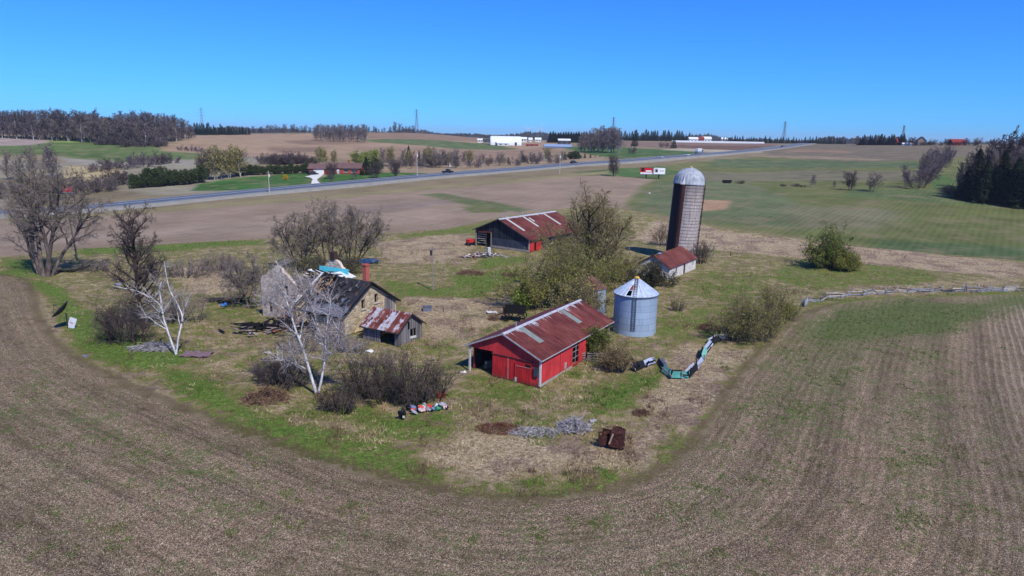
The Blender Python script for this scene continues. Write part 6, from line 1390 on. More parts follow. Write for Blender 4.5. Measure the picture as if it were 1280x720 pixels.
bush('bare_shrub', 'brown leafless thicket behind the dark upright tree', 'shrub', bx(230, 345), 12, 5, 3.2, 40, 72, B_GREY, B_TWIG, None, 0, .09, (6, 5, 3), .25, None, .5, .013)
bush('bare_shrub', 'low grey thicket beside the dark fallen log', 'shrub', bx(120, 338), 8, 4, 2.4, 28, 73, B_GREY, B_TWIG, None, 0, .09, (5, 5, 3), .25, None, .5, .013)
bush('bare_shrub', 'small leafless shrub in the straw between the bins and the loose willow bush', 'shrub', bx(846, 388), 2.6, 2.0, 2.2, 18, 74, B_GREY, B_TAN, None, 0, .06, (5, 5, 3), .2, None, .5, .010)

bush('bare_shrub', 'grey leafless brush growing against the front wall of the stone wing', 'shrub', bx(402, 428), 5.0, 2.2, 2.6, 20, 75, B_GREY, B_TWIG, None, 0, .06, (6, 6, 3), .2, None, .5, .011)
bush('bare_shrub', 'pale tangled brush between the stone wing and the grey wooden shed', 'shrub', bx(440, 440), 4.2, 2.0, 2.0, 20, 76, B_GREY, B_TWIG, None, 0, .06, (6, 6, 3), .2, None, .55, .010)
bush('bare_shrub', 'dark leafless brush between the charred rubble and the white birch pair', 'shrub', bx(372, 440), 5.0, 2.4, 2.6, 30, 77, B_DARK, B_TWIG, None, 0, .06, (6, 6, 3), .2, None, .55, .010)
bush('bare_shrub', 'low grey thicket left of the pale grey sapling', 'shrub', bx(276, 338), 8, 4, 3.4, 40, 78, B_GREY, B_TWIG, None, 0, .06, (6, 6, 3), .2, None, .55, .014)
# ------------------------------------------------------------------ prototypes for distant planting (10 m tall)
FARP = dict(seg=(5, 3, 3, 2), wob=(.06, .14, .2, .25), up=(.10, .08, .04, 0), tip=(.3, .3, .3, .4), n=(16, 8, 5), start=(.10, .12, .1), ang=(44, 44, 44), lr=(.44, .5, .5), fall=(.45, .3, .2), rr=(.5, .5, .6), rmin=.03)
def proto_bare(seed, bk, tw, n=(24, 9, 5), stems=1, spread=.0, leaf=None, ln=0, wide=1.0, rmin=.03, ls=.22):
    P = dict(TREE); P.update(FARP); P['n'] = n; P['rmin'] = rmin; P['lr'] = (.42 * wide, .5, .5)
    r = random.Random(seed); st = []
    for k in range(stems): a = r.uniform(0, 6.28); q = spread * (r.random() ** .5 if stems > 1 else 0); st.append((q * 1.2 * math.cos(a), q * 1.2 * math.sin(a), (q * .5 * math.cos(a), q * .5 * math.sin(a), 1), 9.2 * r.uniform(.85, 1.05) / (1 + .1 * q), .20 if stems < 3 else .10))
    t = make_tree('bare_tree', 'x', 'tree', (0, 0, -500), st, P, seed, bk, tw, leaf, leaf_n=ln, leaf_s=ls, leaf_sp=.45); return t
def proto_conifer(seed, w=2.4, mat=None, n=2600, top=1.0, ls=.34):
    r = np.random.default_rng(seed); t = thing('conifer', 'x', 'tree', (0, 0, -500))
    MB().tube([(0, 0, -.2), (0, 0, 5), (0, 0, 9.6)], [.2, .13, .03], 6).build('trunk', B_DARK, t)
    h = r.random(n) ** 1.25; z = .5 + 9.6 * h; lay = .5 + .5 * np.abs(np.sin(z * 2.6 + r.normal(0, .2, n))); rad = w * (1 - h) ** .85 * (.35 + .65 * np.sqrt(r.random(n))) * (.72 + .38 * lay) + .06
    a = r.uniform(0, 2 * PI, n); rad *= 1 + .18 * np.sin(3 * a + seed) + .12 * np.sin(7 * a + z)
    c = np.stack([rad * np.cos(a), rad * np.sin(a), z - .18 * rad], 1); d = np.stack([np.cos(a), np.sin(a), -.35 + 0 * a], 1) * ls * (.5 + .8 * (1 - h))[:, None]; s = np.stack([-np.sin(a), np.cos(a), r.normal(0, .3, n)], 1) * ls * .42
    V = np.stack([c - d * .4 - s, c - d * .4 + s, c + d], 1).reshape(-1, 3); np_mesh('crown', V, np.arange(3 * n).reshape(n, 3), mat or L_CON, t); return t
def proto_bush(seed, mat, w=4.2, n=2600, ls=.34, flat=1.0):
    """leafy mass 10 m tall made of leaf clumps on a many-lobed body"""
    r = np.random.default_rng(seed); t = thing('bush', 'x', 'bush', (0, 0, -500)); m = MB()
    lob = [(r.normal(0, w * .33), r.normal(0, w * .33), r.uniform(2.0, 7.2), r.uniform(1.5, 2.9)) for _ in range(13)]
    for x, y, z, q in lob: m.tube([(x * .2, y * .2, -.2), (x * .7, y * .7, z * .6), (x, y, z)], [.14, .1, .04], 5)
    m.build('stems', B_DARK, t); k = r.integers(0, 13, n); L = np.array(lob)[k]; v = r.normal(size=(n, 3)); v /= np.linalg.norm(v, axis=1)[:, None]
    c = L[:, :3] + v * (L[:, 3] * (.55 + .5 * r.random(n)))[:, None]; c[:, 2] = np.abs(c[:, 2]) * flat
    V, F = cards(c, ls, r); np_mesh('crown', V, F, mat, t); return t
PB = [proto_bare(101, B_TWIG, B_PURP), proto_bare(102, B_GREY, B_TWIG, (26, 9, 5)), proto_bare(103, B_PALE, B_PURP, (22, 10, 5))]
PBW = [proto_bare(104, B_GREY, B_TWIG, (14, 8, 6), 3, .8, None, 0, 1.15), proto_bare(105, B_DARK, B_TWIGD, (14, 8, 6), 4, .9, None, 0, 1.2)]
PSH = [proto_bare(106, B_DARK, B_PURP, (9, 7, 5), 9, 2.4, None, 0, 1.2, .04), proto_bare(107, B_DARK, B_TWIGD, (9, 7, 5), 10, 2.8, None, 0, 1.2, .04)]
PLIME = proto_bare(108, B_GREY, B_TAN, (16, 8, 4), 4, 1.6, L_LIME, 2600, 1.25, .03, .26); PBUD = proto_bare(109, B_PALE, B_TAN, (15, 8, 4), 2, .6, L_BUD, 1500, 1.0, .03, .22)
PC = [proto_conifer(111), proto_conifer(112, 2.0), proto_conifer(113, 1.5, None, 1700)]
PCED = [proto_bush(114, L_CED, 5.5), proto_bush(115, L_CED, 4.6)]; PYEL = proto_bush(116, leafm('forsythia', (150, 120, 20), (196, 160, 34), (220, 190, 60)), 5)
_protos = PB + PBW + PSH + [PLIME, PBUD] + PC + PCED + [PYEL]
fr = random.Random(5)
def plant(pr, px, py, h, name, label, cat, group=None, w=1.0, dxy=(0, 0)):
    p = G(px, py); p = np.array([p[0] + dxy[0], p[1] + dxy[1], 0]); p[2] = hz(p[0], p[1]) - .1; s = h / 10.0
    o = dup(pr, p, fr.uniform(0, 6.28), (s * w, s * w, s), label, group); o.name = name; o['category'] = cat
    if not group and 'group' in o: del o['group']
    return o
def hpx(px, py, py_top): return (py - py_top) * mpp(G(px, py))
U = fr.uniform
# --- wood on the left skyline
g, lb = 'leafless trees of the wood on the left skyline', 'grey purple leafless tree of the dense wood on the left skyline'
def wood_row(k, n, row):
    f = k / (n - 1); px = -70 + 312 * f + U(-3, 3); py = np.interp(px, [-70, 0, 100, 170, 185, 240], [173, 172.5, 177.5, 182, 182, 173.5]); p = G(px, py); back = row * 9 + U(-3, 3)
    top = np.interp(px, [-70, 0, 60, 130, 200, 228, 242], [144, 143, 142, 145, 147, 151, 161]); h = (py - top) * mpp(p) * U(.80, 1.04); return px, py, h, p[:2] / np.linalg.norm(p[:2]) * back
for k in range(48):
    px, py, h, d = wood_row(k, 48, 0); plant(PB[k % 3], px, py, h * U(.75, 1), 'bare_tree', lb, 'tree', g, 1.2, d)
MASS = []
def mass_proto(seed):
    r = random.Random(seed); P = dict(TREE); P.update(FARP); P['n'] = (18, 7, 5); P['lr'] = (.42, .5, .5); P['rmin'] = .045; paths = [[], [], [], []]; grow(paths, r, (0, 0, -.1), (0, 0, 1), 9.4, .2, 0, P); return tubes(sum(paths, []), 3)
MASSP = [mass_proto(s) for s in (201, 202, 203, 204)]
def mass_add(acc, px, py, h, w=1.0, dxy=(0, 0), kind=None):
    p = G(px, py); x, y = p[0] + dxy[0], p[1] + dxy[1]; V, F = MASSP[fr.randrange(4)] if kind is None else MASSP[kind]; a = fr.uniform(0, 6.28); s = h / 10; c, q = math.cos(a), math.sin(a)
    Q = np.stack([(V[:, 0] * c - V[:, 1] * q) * s * w + x, (V[:, 0] * q + V[:, 1] * c) * s * w + y, V[:, 2] * s + hz(x, y) - .1], 1); n = sum(len(v) for v, _ in acc); acc.append((Q, F + n))
def mass_build(acc, name, mat): o = np_mesh(name, np.vstack([v for v, _ in acc]), np.vstack([f_ for _, f_ in acc]), mat); return tag(o, kind='stuff')
acc = []
for row in (1, 2, 3):
    for k in range(46): px, py, h, d = wood_row(k, 46, row); mass_add(acc, px, py, h, 1.25, d)
mass_build(acc, 'leafless_wood', bark('wood_mass', (72, 66, 68), (116, 108, 110), .05))
for px, py, h in ((138, 178, 15), (133, 177, 12), (143, 179, 12)): plant(PC[1], px, py, h, 'conifer', 'green conifer standing among the leafless trees of the left wood', 'tree', 'conifers in the left wood')
for k in range(22): px = 122 + k * 4 + U(-2, 2); plant(PSH[k % 2], px, 183 + U(-1, 1) if px > 150 else 181, U(4, 7), 'bare_shrub', 'dark low shrub along the foot of the left wood', 'shrub', 'shrubs along the foot of the left wood')
# --- dark conifers and bare trees right of the wood on the skyline
for k in range(24): px = 244 + k * 2.9 + U(-1, 1); plant(PC[k % 3], px, 168.5 + U(-.4, .4), U(9, 14) * (1.1 - .018 * k), 'conifer', 'dark conifer in the skyline row right of the left wood', 'tree', 'conifers in the skyline row right of the left wood', 1.3)
acc = []
for k in range(44): mass_add(acc, 312 + k * 3.4 + U(-2, 2), 167 + U(-.3, .3), U(6, 11), 1.4)
for k in range(26): px = 396 + (k % 13) * 5 + U(-2, 2); plant(PB[k % 3], px, (177 if k < 13 else 174) + U(-.5, .5) - (px < 410) * 1.0, U(12, 16.5), 'bare_tree', 'leafless tree in the small copse on the brown hill', 'tree', 'trees of the small copse on the brown hill', 1.1)
for k in range(44): px = 455 + k * 3.4 + U(-3, 3); mass_add(acc, px, 166.4, U(6, 11) * (1.2 if 490 < px < 520 else .75), 1.4)
mass_build(acc, 'skyline_trees', bpy.data.materials['wood_mass'])
# --- valley scrub between left wood and highway
for px, py, h in ((120, 215, 5), (128, 214, 6), (143, 211, 7), (152, 212, 6), (168, 206, 7), (178, 209, 8), (190, 206, 8), (203, 205, 7.5), (214, 204, 6), (228, 188, 4), (240, 189, 4.5), (250, 190, 4), (262, 191, 3.5), (278, 192, 3), (292, 193, 3)):
    plant(PSH[int(px) % 2], px, py, h, 'bare_shrub', 'dark purple round shrub in the pale valley beyond the highway', 'shrub', 'dark shrubs in the pale valley beyond the highway', 1.2)
for k in range(20): px = 0 + k * 8 + U(-3, 3); plant(PSH[k % 2] if k % 3 else PBW[0], px, np.interp(px, [0, 100, 160], [250, 246, 238]) - U(0, 12), U(4, 8), 'bare_shrub', 'brown leafless scrub beside the small roadside hoarding on the left', 'shrub', 'leafless scrub beside the small roadside hoarding', 1.2)
for px, py, h in ((10, 225, 13), (25, 228, 12), (40, 226, 15), (62, 222, 16), (66, 224, 15), (-12, 230, 14), (-30, 232, 14)): plant(PB[int(px) % 3], px, py, h, 'bare_tree', 'tall pale leafless tree beyond the highway behind the big multi-stemmed tree', 'tree', 'pale trees behind the big multi-stemmed tree')
for k in range(14): px = 168 + k * 6.2 + U(-2, 2); plant(PCED[k % 2], px, np.interp(px, [165, 250], [236.5, 229]) + U(-1.5, .5), U(6.5, 9.5), 'cedar_bush', 'dark olive cedar in the dense bank left of the lawn', 'bush', 'cedars in the dense bank left of the lawn', .85)
for k in range(10): px = 254 + k * 5.5 + U(-2, 2); plant((PBUD, PB[2], PBW[0])[k % 3], px, 225 - k * .5 + U(-2, 1), U(11, 15), 'bare_tree', 'pale thin tree between the cedar bank and the clipped hedge', 'tree', 'pale thin trees between the cedar bank and the hedge', 1.1)
for k in range(14): px = 296 + k * 6.8 + U(-1, 1); plant(PCED[k % 2], px, 219.5 - k * .25, U(4.8, 6.2), 'cedar_bush', 'dark green cedar in the long hedge behind the left lawn', 'bush', 'cedars in the long hedge behind the left lawn', 1.1)
for k in range(12): px = 332 + k * 5 + U(-2, 2); plant(PSH[k % 2], px, 205 + U(-1, 1), U(5, 8), 'bare_shrub', 'dark purple shrub behind the long cedar hedge', 'shrub', 'purple shrubs behind the long cedar hedge', 1.3)
plant(PYEL, 357, 224.5, 2.6, 'flowering_bush', 'round bright yellow flowering bush on the left lawn', 'bush', None, 1.2)
plant(PLIME, 459, 213, 11.5, 'willow_tree', 'large pale lime green willow behind the brick bungalow', 'tree', None, 1.25); plant(PLIME, 451, 209, 9, 'willow_tree', 'smaller lime willow to the left of the large pale one behind the bungalow', 'tree', None, 1.1)
plant(PC[0], 458, 218.5, hpx(458, 218.5, 196), 'spruce', 'dark pointed spruce at the right end of the brick bungalow', 'tree', None, 1.35); plant(PCED[1], 470, 216, 8.4, 'spruce', 'rounder dark evergreen right of the pointed spruce by the bungalow', 'tree', None, .9)
for px, py, h, lb in ((413, 223.5, 7, 'leftmost purple leafless lawn tree, in front of the bungalow entrance'), (443, 224.2, 6, 'small purple leafless lawn tree in front of the red brick end of the bungalow'), (468.5, 222.6, 7.5, 'purple brown lawn tree before the two dark evergreens'), (494.5, 221.4, 7, 'rightmost lone purple leafless lawn tree beside the tall roadside pole'), (415, 227, 4, 'smallest leafless lawn tree by the driveway mouth')):
    plant(PBW[1] if h > 6.5 else PB[0], px, py, h, 'lawn_tree', lb, 'tree', 'leafless trees on the bungalow lawn', 1.25)
for px, py, h in ((400, 207, 10), (408, 206, 9), (417, 206, 8)): plant(PBUD, px, py, h, 'bare_tree', 'pale budding tree rising behind the bungalow roof', 'tree', 'budding trees behind the bungalow roof')
# --- hedgerow of mixed trees right of the bungalow
for k in range(46):
    px = 480 + k * 4.9 + U(-2.5, 2.5); py = np.interp(px, [480, 560, 640, 700], [211, 210, 208, 203]) + U(-4, 1); pr = (PB[2], PBUD, PB[0], PSH[0], PBW[0])[k % 5]
    plant(pr, px, py, U(5.5, 11) * (1 if px < 590 else .8), 'bare_tree', 'leafless grey tree in the mixed hedgerow beyond the highway', 'tree', 'leafless trees of the mixed hedgerow beyond the highway', 1.15)
for px, py, tp in ((511, 206, 182.5), (524, 207, 188), (530, 207, 189), (543, 207, 190), (549, 207, 191), (558, 206, 193), (571, 208, 192), (560, 205, 190)): plant(PC[2] if tp > 185 else PC[1], px, py, hpx(px, py, tp), 'conifer', 'narrow dark conifer in the mixed hedgerow' if tp > 185 else 'tallest dark conifer in the mixed hedgerow', 'tree', 'narrow conifers in the mixed hedgerow' if tp > 185 else None, 1.1)
for px, py, tp, lb in ((654, 203, 192.5, 'left of two squat dark cedars beyond the highway'), (667.5, 202, 191.5, 'right of two squat dark cedars beyond the highway')): plant(PC[0], px, py, hpx(px, py, tp), 'cedar_tree', lb, 'tree', None, 1.6)
for px, py, tp in ((706, 199.5, 190), (713, 199, 188), (718, 199, 187), (722, 198.5, 189), (731, 197.5, 191), (738, 197, 191.5), (744, 196.6, 194), (750, 196, 193)): plant(PCED[0] if tp < 190 else PC[0], px, py, hpx(px, py, tp), 'cedar_bush', 'dark cedar in the short row above the dark car on the highway', 'bush', 'cedars in the short row above the dark car', 1.2)
for k in range(24): px = 727 + (k % 12) * 4.1 + U(-1.5, 1.5); py = (190 if k < 12 else 186) + U(-1, 1); plant(PB[k % 3], px, py, (py - np.interp(px, [727, 745, 765, 775], [168, 161, 157, 166])) * mpp(G(px, py)) * U(.85, 1.05), 'bare_tree', 'tall leafless tree in the grove left of the lone dark spruce', 'tree', 'tall trees of the grove left of the lone spruce', 1.2)
for k in range(30): px = 688 + (k % 15) * 3.2; plant(PC[k % 2], px, 177.5 + (k // 15) * .8, U(10, 13), 'pine_tree', 'dark pine in the square plantation on the skyline', 'tree', 'pines in the square plantation on the skyline', 1.5)
plant(PC[2], 793, 183, hpx(793, 183, 163), 'spruce', 'tall lone dark spruce on the green slope', 'tree', None, 1.5); plant(PSH[1], 789.5, 192.5, hpx(789.5, 192.5, 181), 'bare_shrub', 'thin bare tree below the lone dark spruce', 'tree', None, .7)
plant(PC[0], 842, 185.3, hpx(842, 185.3, 172), 'spruce', 'broad dark spruce in front of the long white greenhouse wall', 'tree', None, 1.4); plant(PSH[0], 830, 184.5, hpx(830, 184.5, 175), 'bare_shrub', 'grey leafless shrub left of the broad dark spruce', 'shrub')
for k in range(52): px = 762 + k * 3.0 + U(-1, 1); plant(PC[k % 3], px, 175.5 + (px - 762) * .012, U(8, 15), 'conifer', 'dark conifer in the skyline row behind the white farmhouses', 'tree', 'skyline conifers behind the white farmhouses', 1.4)
for k in range(46): px = 905 + k * 3.35 + U(-1, 1); plant(PC[k % 3], px, 178.4 + (px - 905) * .012, U(5.5, 9.5), 'conifer', 'small dark conifer in the skyline row at the highway crest', 'tree', 'skyline conifers at the highway crest', 1.3)
plant(PBW[0], 889, 177, 13, 'bare_tree', 'leafless tree beside the white farmhouse on the skyline', 'tree', None, 1.2)
# lone trees of the right-hand fields
plant(PBW[1], 768, 220.5, hpx(768, 220.5, 195), 'bare_tree', 'lone crooked leafless tree at the field corner left of the paired hoardings', 'tree', None, 1.0)
for px, py, tp, lb, pr, w in ((1016, 234, 218, 'palest thin leafless tree in the far field hedge line', PB[2], 1.2), (1042.5, 234.5, 225, 'smallest leafless sapling in the far field hedge line', PB[0], 1.2), (1063, 238, 215, 'leaning dark leafless tree in the far field hedge line', PBW[1], 1.1), (1087, 239, 214, 'broad round leafless tree at the right end of the far field hedge line', PBW[0], 1.4)): plant(pr, px, py, hpx(px, py, tp), 'bare_tree', lb, 'tree', None, w)
for px, py, tp in ((978, 233, 228.5), (994, 233.5, 228), (1004, 234, 230), (925, 230, 224)): plant(PSH[1], px, py, hpx(px, py, tp), 'bare_shrub', 'low dark shrub in the far field right of the silo', 'shrub', 'low dark shrubs in the far field', 1.5)
# --- hedge climbing the slope and wood at the right edge
for k in range(22): f = k / 21; px = 1152 + 36 * f + U(-4, 4); py = 235 - 40 * f ** .8; plant(PSH[0] if k % 3 == 0 else PB[k % 3], px, py, (15 - 6 * f) * U(.7, 1.05), 'hedge_tree', 'dark purple leafless tree in the hedge climbing the right hand slope', 'tree', 'trees of the hedge climbing the right hand slope', .7)
acc = []
for k in range(66):
    px = 1199 + (k % 22) * 6.2 + U(-2.5, 2.5); r_ = k // 22; py = np.interp(px, [1190, 1230, 1335], [242, 250, 262]) - r_ * U(3, 6); h = (py - np.interp(px, [1190, 1206, 1225, 1250, 1335], [205, 192, 184, 176, 172])) * mpp(G(px, py)) * U(.7, 1.06)
    if r_ == 0: plant(PB[k % 3], px, py, h * .9, 'bare_tree', 'dark leafless tree at the front of the wood on the right edge', 'tree', 'leafless trees at the front of the right edge wood', .8)
    else: mass_add(acc, px, py, h, .8)
mass_build(acc, 'right_wood', bark('wood_mass_dark', (48, 42, 46), (92, 80, 86), .08))
for px, py, tp, lb in ((1216, 246, 186, 'left tall dark spruce at the front of the right edge wood'), (1247, 250, 187, 'middle tall dark spruce at the front of the right edge wood'), (1282, 256, 195, 'rightmost dark spruce cut by the picture edge'), (1204, 244, 212, 'small dark spruce at the left corner of the right edge wood'), (1228, 249, 198, 'dark spruce between the two tallest spruces of the right edge wood'), (1265, 253, 196, 'dark spruce right of the middle tall spruce of the right edge wood')): plant(PC[0], px, py + 4, hpx(px, py + 4, tp + 2), 'spruce', lb, 'tree', None, 1.3)
for k in range(18): px = 1192 + k * 6; plant(PSH[k % 2], px, np.interp(px, [1190, 1230, 1300], [243, 251, 260]), U(3, 5), 'bare_shrub', 'low dark shrub along the foot of the right edge wood', 'shrub', 'shrubs along the foot of the right edge wood', 1.4)
# hilltop on the right
for k in range(40): px = 1071 + (k % 20) * 3 + U(-1, 1); plant(PC[k % 3] if k % 4 else PB[0], px, 181.4 - (k // 20) * .2, U(7, 10.5), 'conifer', 'dark tree in the hilltop grove left of the hilltop houses', 'tree', 'dark trees of the hilltop grove', 1.35)
for px, h, pr in ((1071, 9, PB[1]), (1140, 7, PBW[1]), (1146, 6, PSH[0]), (1158, 5, PSH[1]), (1166, 5.5, PBW[0]), (1172, 5, PSH[0]), (1182, 5.5, PBW[1]), (1207, 7, PB[0]), (1214, 6, PSH[1]), (1222, 7, PBW[0]), (1160, 4.5, PSH[0]), (1197, 5, PSH[1])): plant(pr, px, 181.8, h, 'bare_tree', 'leafless tree beside the houses on the right hilltop', 'tree', 'leafless trees beside the hilltop houses', 1.3)

# distant line of woods, one mass
def distant_wood():
    r = np.random.default_rng(8); Vs = []
    for az in np.linspace(-.72, .75, 1300):
        for d in (1700, 2300):
            d_ = d * r.uniform(.95, 1.05); x, y = math.sin(az) * d_, math.cos(az) * d_; h = r.uniform(9, 17) * (1 + .3 * math.sin(az * 31) + .2 * math.sin(az * 77)); w = r.uniform(3, 6)
            for _ in range(5): cx, cy, cz = x + r.normal(0, w * .5), y + r.normal(0, w * .4), r.uniform(0, .55) * h; Vs.append([(cx - w, cy, cz), (cx + w, cy + r.normal(0, 2), cz), (cx + r.normal(0, 1.5), cy + r.normal(0, 1.5), cz + h * .5)])
    V = np.array(Vs); xy = V.mean(1); z = height(xy[:, 0], xy[:, 1]); V[:, :, 2] += z[:, None]; n = len(V)
    o = np_mesh('distant_wood', V.reshape(-1, 3), np.arange(3 * n).reshape(n, 3), bark('far_wood', (44, 46, 44), (84, 82, 84), .02)); tag(o, kind='stuff')
distant_wood()
def _kill(o):
    for c in list(o.children): _kill(c)
    bpy.data.objects.remove(o)
for p in _protos: _kill(p)
# ------------------------------------------------------------------ houses, hoardings, poles, vehicles in the distance
W_ = simple('house_white', srgb(206, 208, 206), .7, .12, .4); RF = simple('roof_brown', srgb(104, 80, 78), .85, .25, .6); RFD = simple('roof_dark', srgb(66, 64, 68), .85, .25, .6); BRICK = simple('brick_red', srgb(156, 74, 58), .9, .25, 1.0); GLASS = simple('window_dark', srgb(46, 54, 66), .15, .2, 1, 0, .5); REDW = simple('barn_red', srgb(130, 48, 42), .85, .25, .6); STN = simple('far_stone', srgb(140, 128, 118), .9, .25, 1); WROOF = simple('white_roof', srgb(212, 216, 220), .5, .1, .3); BLUEG = simple('blue_grey_roof', srgb(128, 146, 176), .4, .15, .3)
def house(name, label, cat, px, py, L, D, E, A, rz, wall, roof, wins=(), door=None, chim=None, dist_dxy=(0, 0)):
    """gable house: local x along the ridge, front (-y) towards the viewer"""
    p = G(px, py) + np.array([*dist_dxy, 0]); p[2] = hz(p[0], p[1]); t = thing(name, label, cat, p, rz)
    MB().wall([(-L / 2, E), (L / 2, E)], [(w[0], w[1], w[2], w[3]) for w in wins], .2).xf(0, (0, -D / 2, 0)).build('front_wall', wall, t)
    m = MB().wall([(0, E), (D / 2, A - .1), (D, E)], [], .2, (D / 2,)).xf(-PI / 2, (-L / 2, D / 2, 0)); m2 = MB().wall([(0, E), (D / 2, A - .1), (D, E)], [], .2, (D / 2,)).xf(PI / 2, (L / 2, -D / 2, 0))
    m.build('end_wall', wall, t); m2.build('end_wall', wall, t); MB().wall([(-L / 2, E), (L / 2, E)], [], .2).xf(PI, (0, D / 2, 0)).build('back_wall', wall, t)
    k = (A - E) / (D / 2); r = MB(); slope(r, -L / 2 - .5, L / 2 + .5, -D / 2 - .5, E - .5 * k + .15, 0, A + .15, .12); slope(r, -L / 2 - .5, L / 2 + .5, D / 2 + .5, E - .5 * k + .15, .002, A + .15, .12); r.build('roof', roof, t)
    for w in wins:
        f = MB(); f.box(((w[0] + w[1]) / 2, -D / 2 - .04, w[3] + .08), (w[1] - w[0] + .3, .1, .16)); f.box(((w[0] + w[1]) / 2, -D / 2 - .04, w[2] - .08), (w[1] - w[0] + .3, .1, .16))
        fo = f.build('window_trim', W_, t); MB().box(((w[0] + w[1]) / 2, -D / 2 + .1, (w[2] + w[3]) / 2), (w[1] - w[0], .05, w[3] - w[2])).build('window', w[4] if len(w) > 4 else GLASS, t)
    if door: MB().box((door[0], -D / 2 - .04, door[2] / 2), (door[1], .08, door[2])).build('door', door[3], t)
    if chim is not None: MB().box((chim, .6, A + .5), (.8, .8, 1.8)).build('chimney', BRICK, t)
    return t
house('bungalow', 'long low brick bungalow with purple brown roof behind the lawn beyond the highway', 'house', 431, 216.5, 17.5, 9, 2.7, 5.0, 0, BRICK, RF, ((-6, -3.6, .9, 2.1), (.6, 2.8, .9, 2.2), (4.2, 7.2, .9, 2.2)), (-2.2, 1.2, 2.1, W_), 2)
house('garage', 'garage wing with white double door and brown roof at the left end of the bungalow', 'garage', 399, 217, 8.5, 7, 2.6, 4.6, .0, BRICK, RF, (), (.8, 5.0, 2.2, W_))
p = G(391.5, 219); t = thing('parked_van', 'black van parked on the driveway left of the garage door', 'van', p, .6)
def vehicle(t, L, Wd, H, body, kind='car'):
    hb = H * .55; m = MB(); prof = {'car': [(-L / 2, .28), (L / 2, .28), (L / 2, hb * .9), (L * .22, hb), (-L * .46, hb), (-L / 2, hb * .92)], 'pickup': [(-L / 2, .4), (L / 2, .4), (L / 2, hb * .95), (L * .25, hb * 1.02), (-L / 2, hb)], 'truck': [(-L / 2, .5), (L / 2, .5), (L / 2, hb), (-L / 2, hb)], 'van': [(-L / 2, .3), (L / 2, .3), (L / 2, hb * .9), (L * .3, hb), (-L / 2, hb)]}[kind]
    m.prism(prof, -Wd / 2, Wd / 2).build('body', body, t)
    cab = {'car': [(-L * .40, hb), (L * .22, hb), (L * .08, H), (-L * .28, H)], 'pickup': [(-L * .12, hb), (L * .24, hb), (L * .14, H), (-L * .10, H)], 'truck': [(L * .26, hb), (L / 2, hb), (L * .48, H * .8), (L * .27, H * .8)], 'van': [(-L * .49, hb), (L * .30, hb), (L * .14, H), (-L * .47, H)]}[kind]
    MB().prism(cab, -Wd * .43, Wd * .43).build('cab_windows', GLASS, t); xs = [c[0] for c in cab]; MB().box(((cab[2][0] + cab[3][0]) / 2, 0, cab[2][1] + .02), (abs(cab[2][0] - cab[3][0]) * 1.04, Wd * .86, .06)).build('cab_roof', body, t)
    if kind == 'truck': MB().box((-L * .14, 0, hb + H * .3), (L * .7, Wd, H * .62)).build('cargo_box', W_, t)
    r = .34 if kind != 'truck' else .48
    for x in (-L * .31, L * .31):
        for y in (-Wd / 2 + .1, Wd / 2 - .1): w = MB().tube([(x, y - .12, r), (x, y + .12, r)], r, 16).build('wheel', simple('tyre', srgb(26, 26, 28), .9) if 'tyre' not in bpy.data.materials else bpy.data.materials['tyre'], t); MB().tube([(x, y - .13, r), (x, y + .13, r)], r * .55, 10).build('rim', GALV, w)
    for y in (-Wd * .36, Wd * .36): MB().box((L / 2 + .01, y, hb * .72), (.05, .3, .16)).build('headlight', WROOF, t); MB().box((-L / 2 - .01, y, hb * .74), (.05, .25, .16)).build('tail_light', REDW, t)
BLK = simple('car_black', srgb(24, 25, 28), .25, .1, 1, 0, .5)
vehicle(t, 4.8, 1.9, 1.9, BLK, 'van')
def on_road(px, off):
    ys = np.linspace(180, 800, 1500); xs = np.array([proj((road_x(y), y, rz_at(y) + .9))[0] for y in ys]); y = ys[int(np.argmin(abs(xs - px)))]; p, tn, nr = road_frame(y); q = p + nr * off; return np.array([q[0], q[1], rz_at(y) + .88 - abs(off) * .014]), math.atan2(tn[1], tn[0])
for px, off, kind, L, Wd, H, c, lb, fl in ((563.5, -2.6, 'pickup', 5.9, 2.0, 1.95, (22, 23, 26), 'black pickup truck on the highway right of the bungalow lawn', 0), (721, -2.4, 'car', 4.8, 1.9, 1.6, (30, 30, 34), 'dark car on the highway below the short cedar row', 0), (822, 2.5, 'car', 4.6, 1.85, 1.5, (196, 200, 206), 'pale car on the highway above the paired hoardings', PI), (855, 2.5, 'car', 4.6, 1.85, 1.6, (214, 216, 214), 'white car on the highway, nearest behind the grey lorry', PI), (877.5, -2.5, 'truck', 9.5, 2.5, 3.6, (110, 116, 130), 'grey lorry driving up the highway towards the crest', 0), (974, 2.5, 'car', 4.6, 1.85, 1.6, (60, 62, 70), 'farthest tiny dark car near the highway crest', PI)):
    p, a = on_road(px, off); t = thing({'pickup': 'pickup_truck', 'truck': 'lorry'}.get(kind, 'car'), lb, {'pickup': 'pickup', 'truck': 'lorry'}.get(kind, 'car'), p, a + fl); vehicle(t, L, Wd, H, simple('paint', srgb(*c), .3, .1, 1, .1, .5), kind)
# driveway
def driveway():
    L_ = [(381, 221.6), (390, 219.4), (394, 218), (405, 218), (402, 221), (397, 224.5), (396, 227), (401, 230.5), (389, 231.5), (389.5, 228), (391, 225), (388, 222.6)]
    V = [G(*q, .30) for q in L_]; n = len(V); c = np.mean(V, 0); V.append(c); o = MB().add(V, [(i, (i + 1) % n, n) for i in range(n)][::1]).build('driveway', simple('pale_concrete_drive', srgb(206, 204, 198), .8, .1, .2)); tag(o, kind='structure')
driveway()
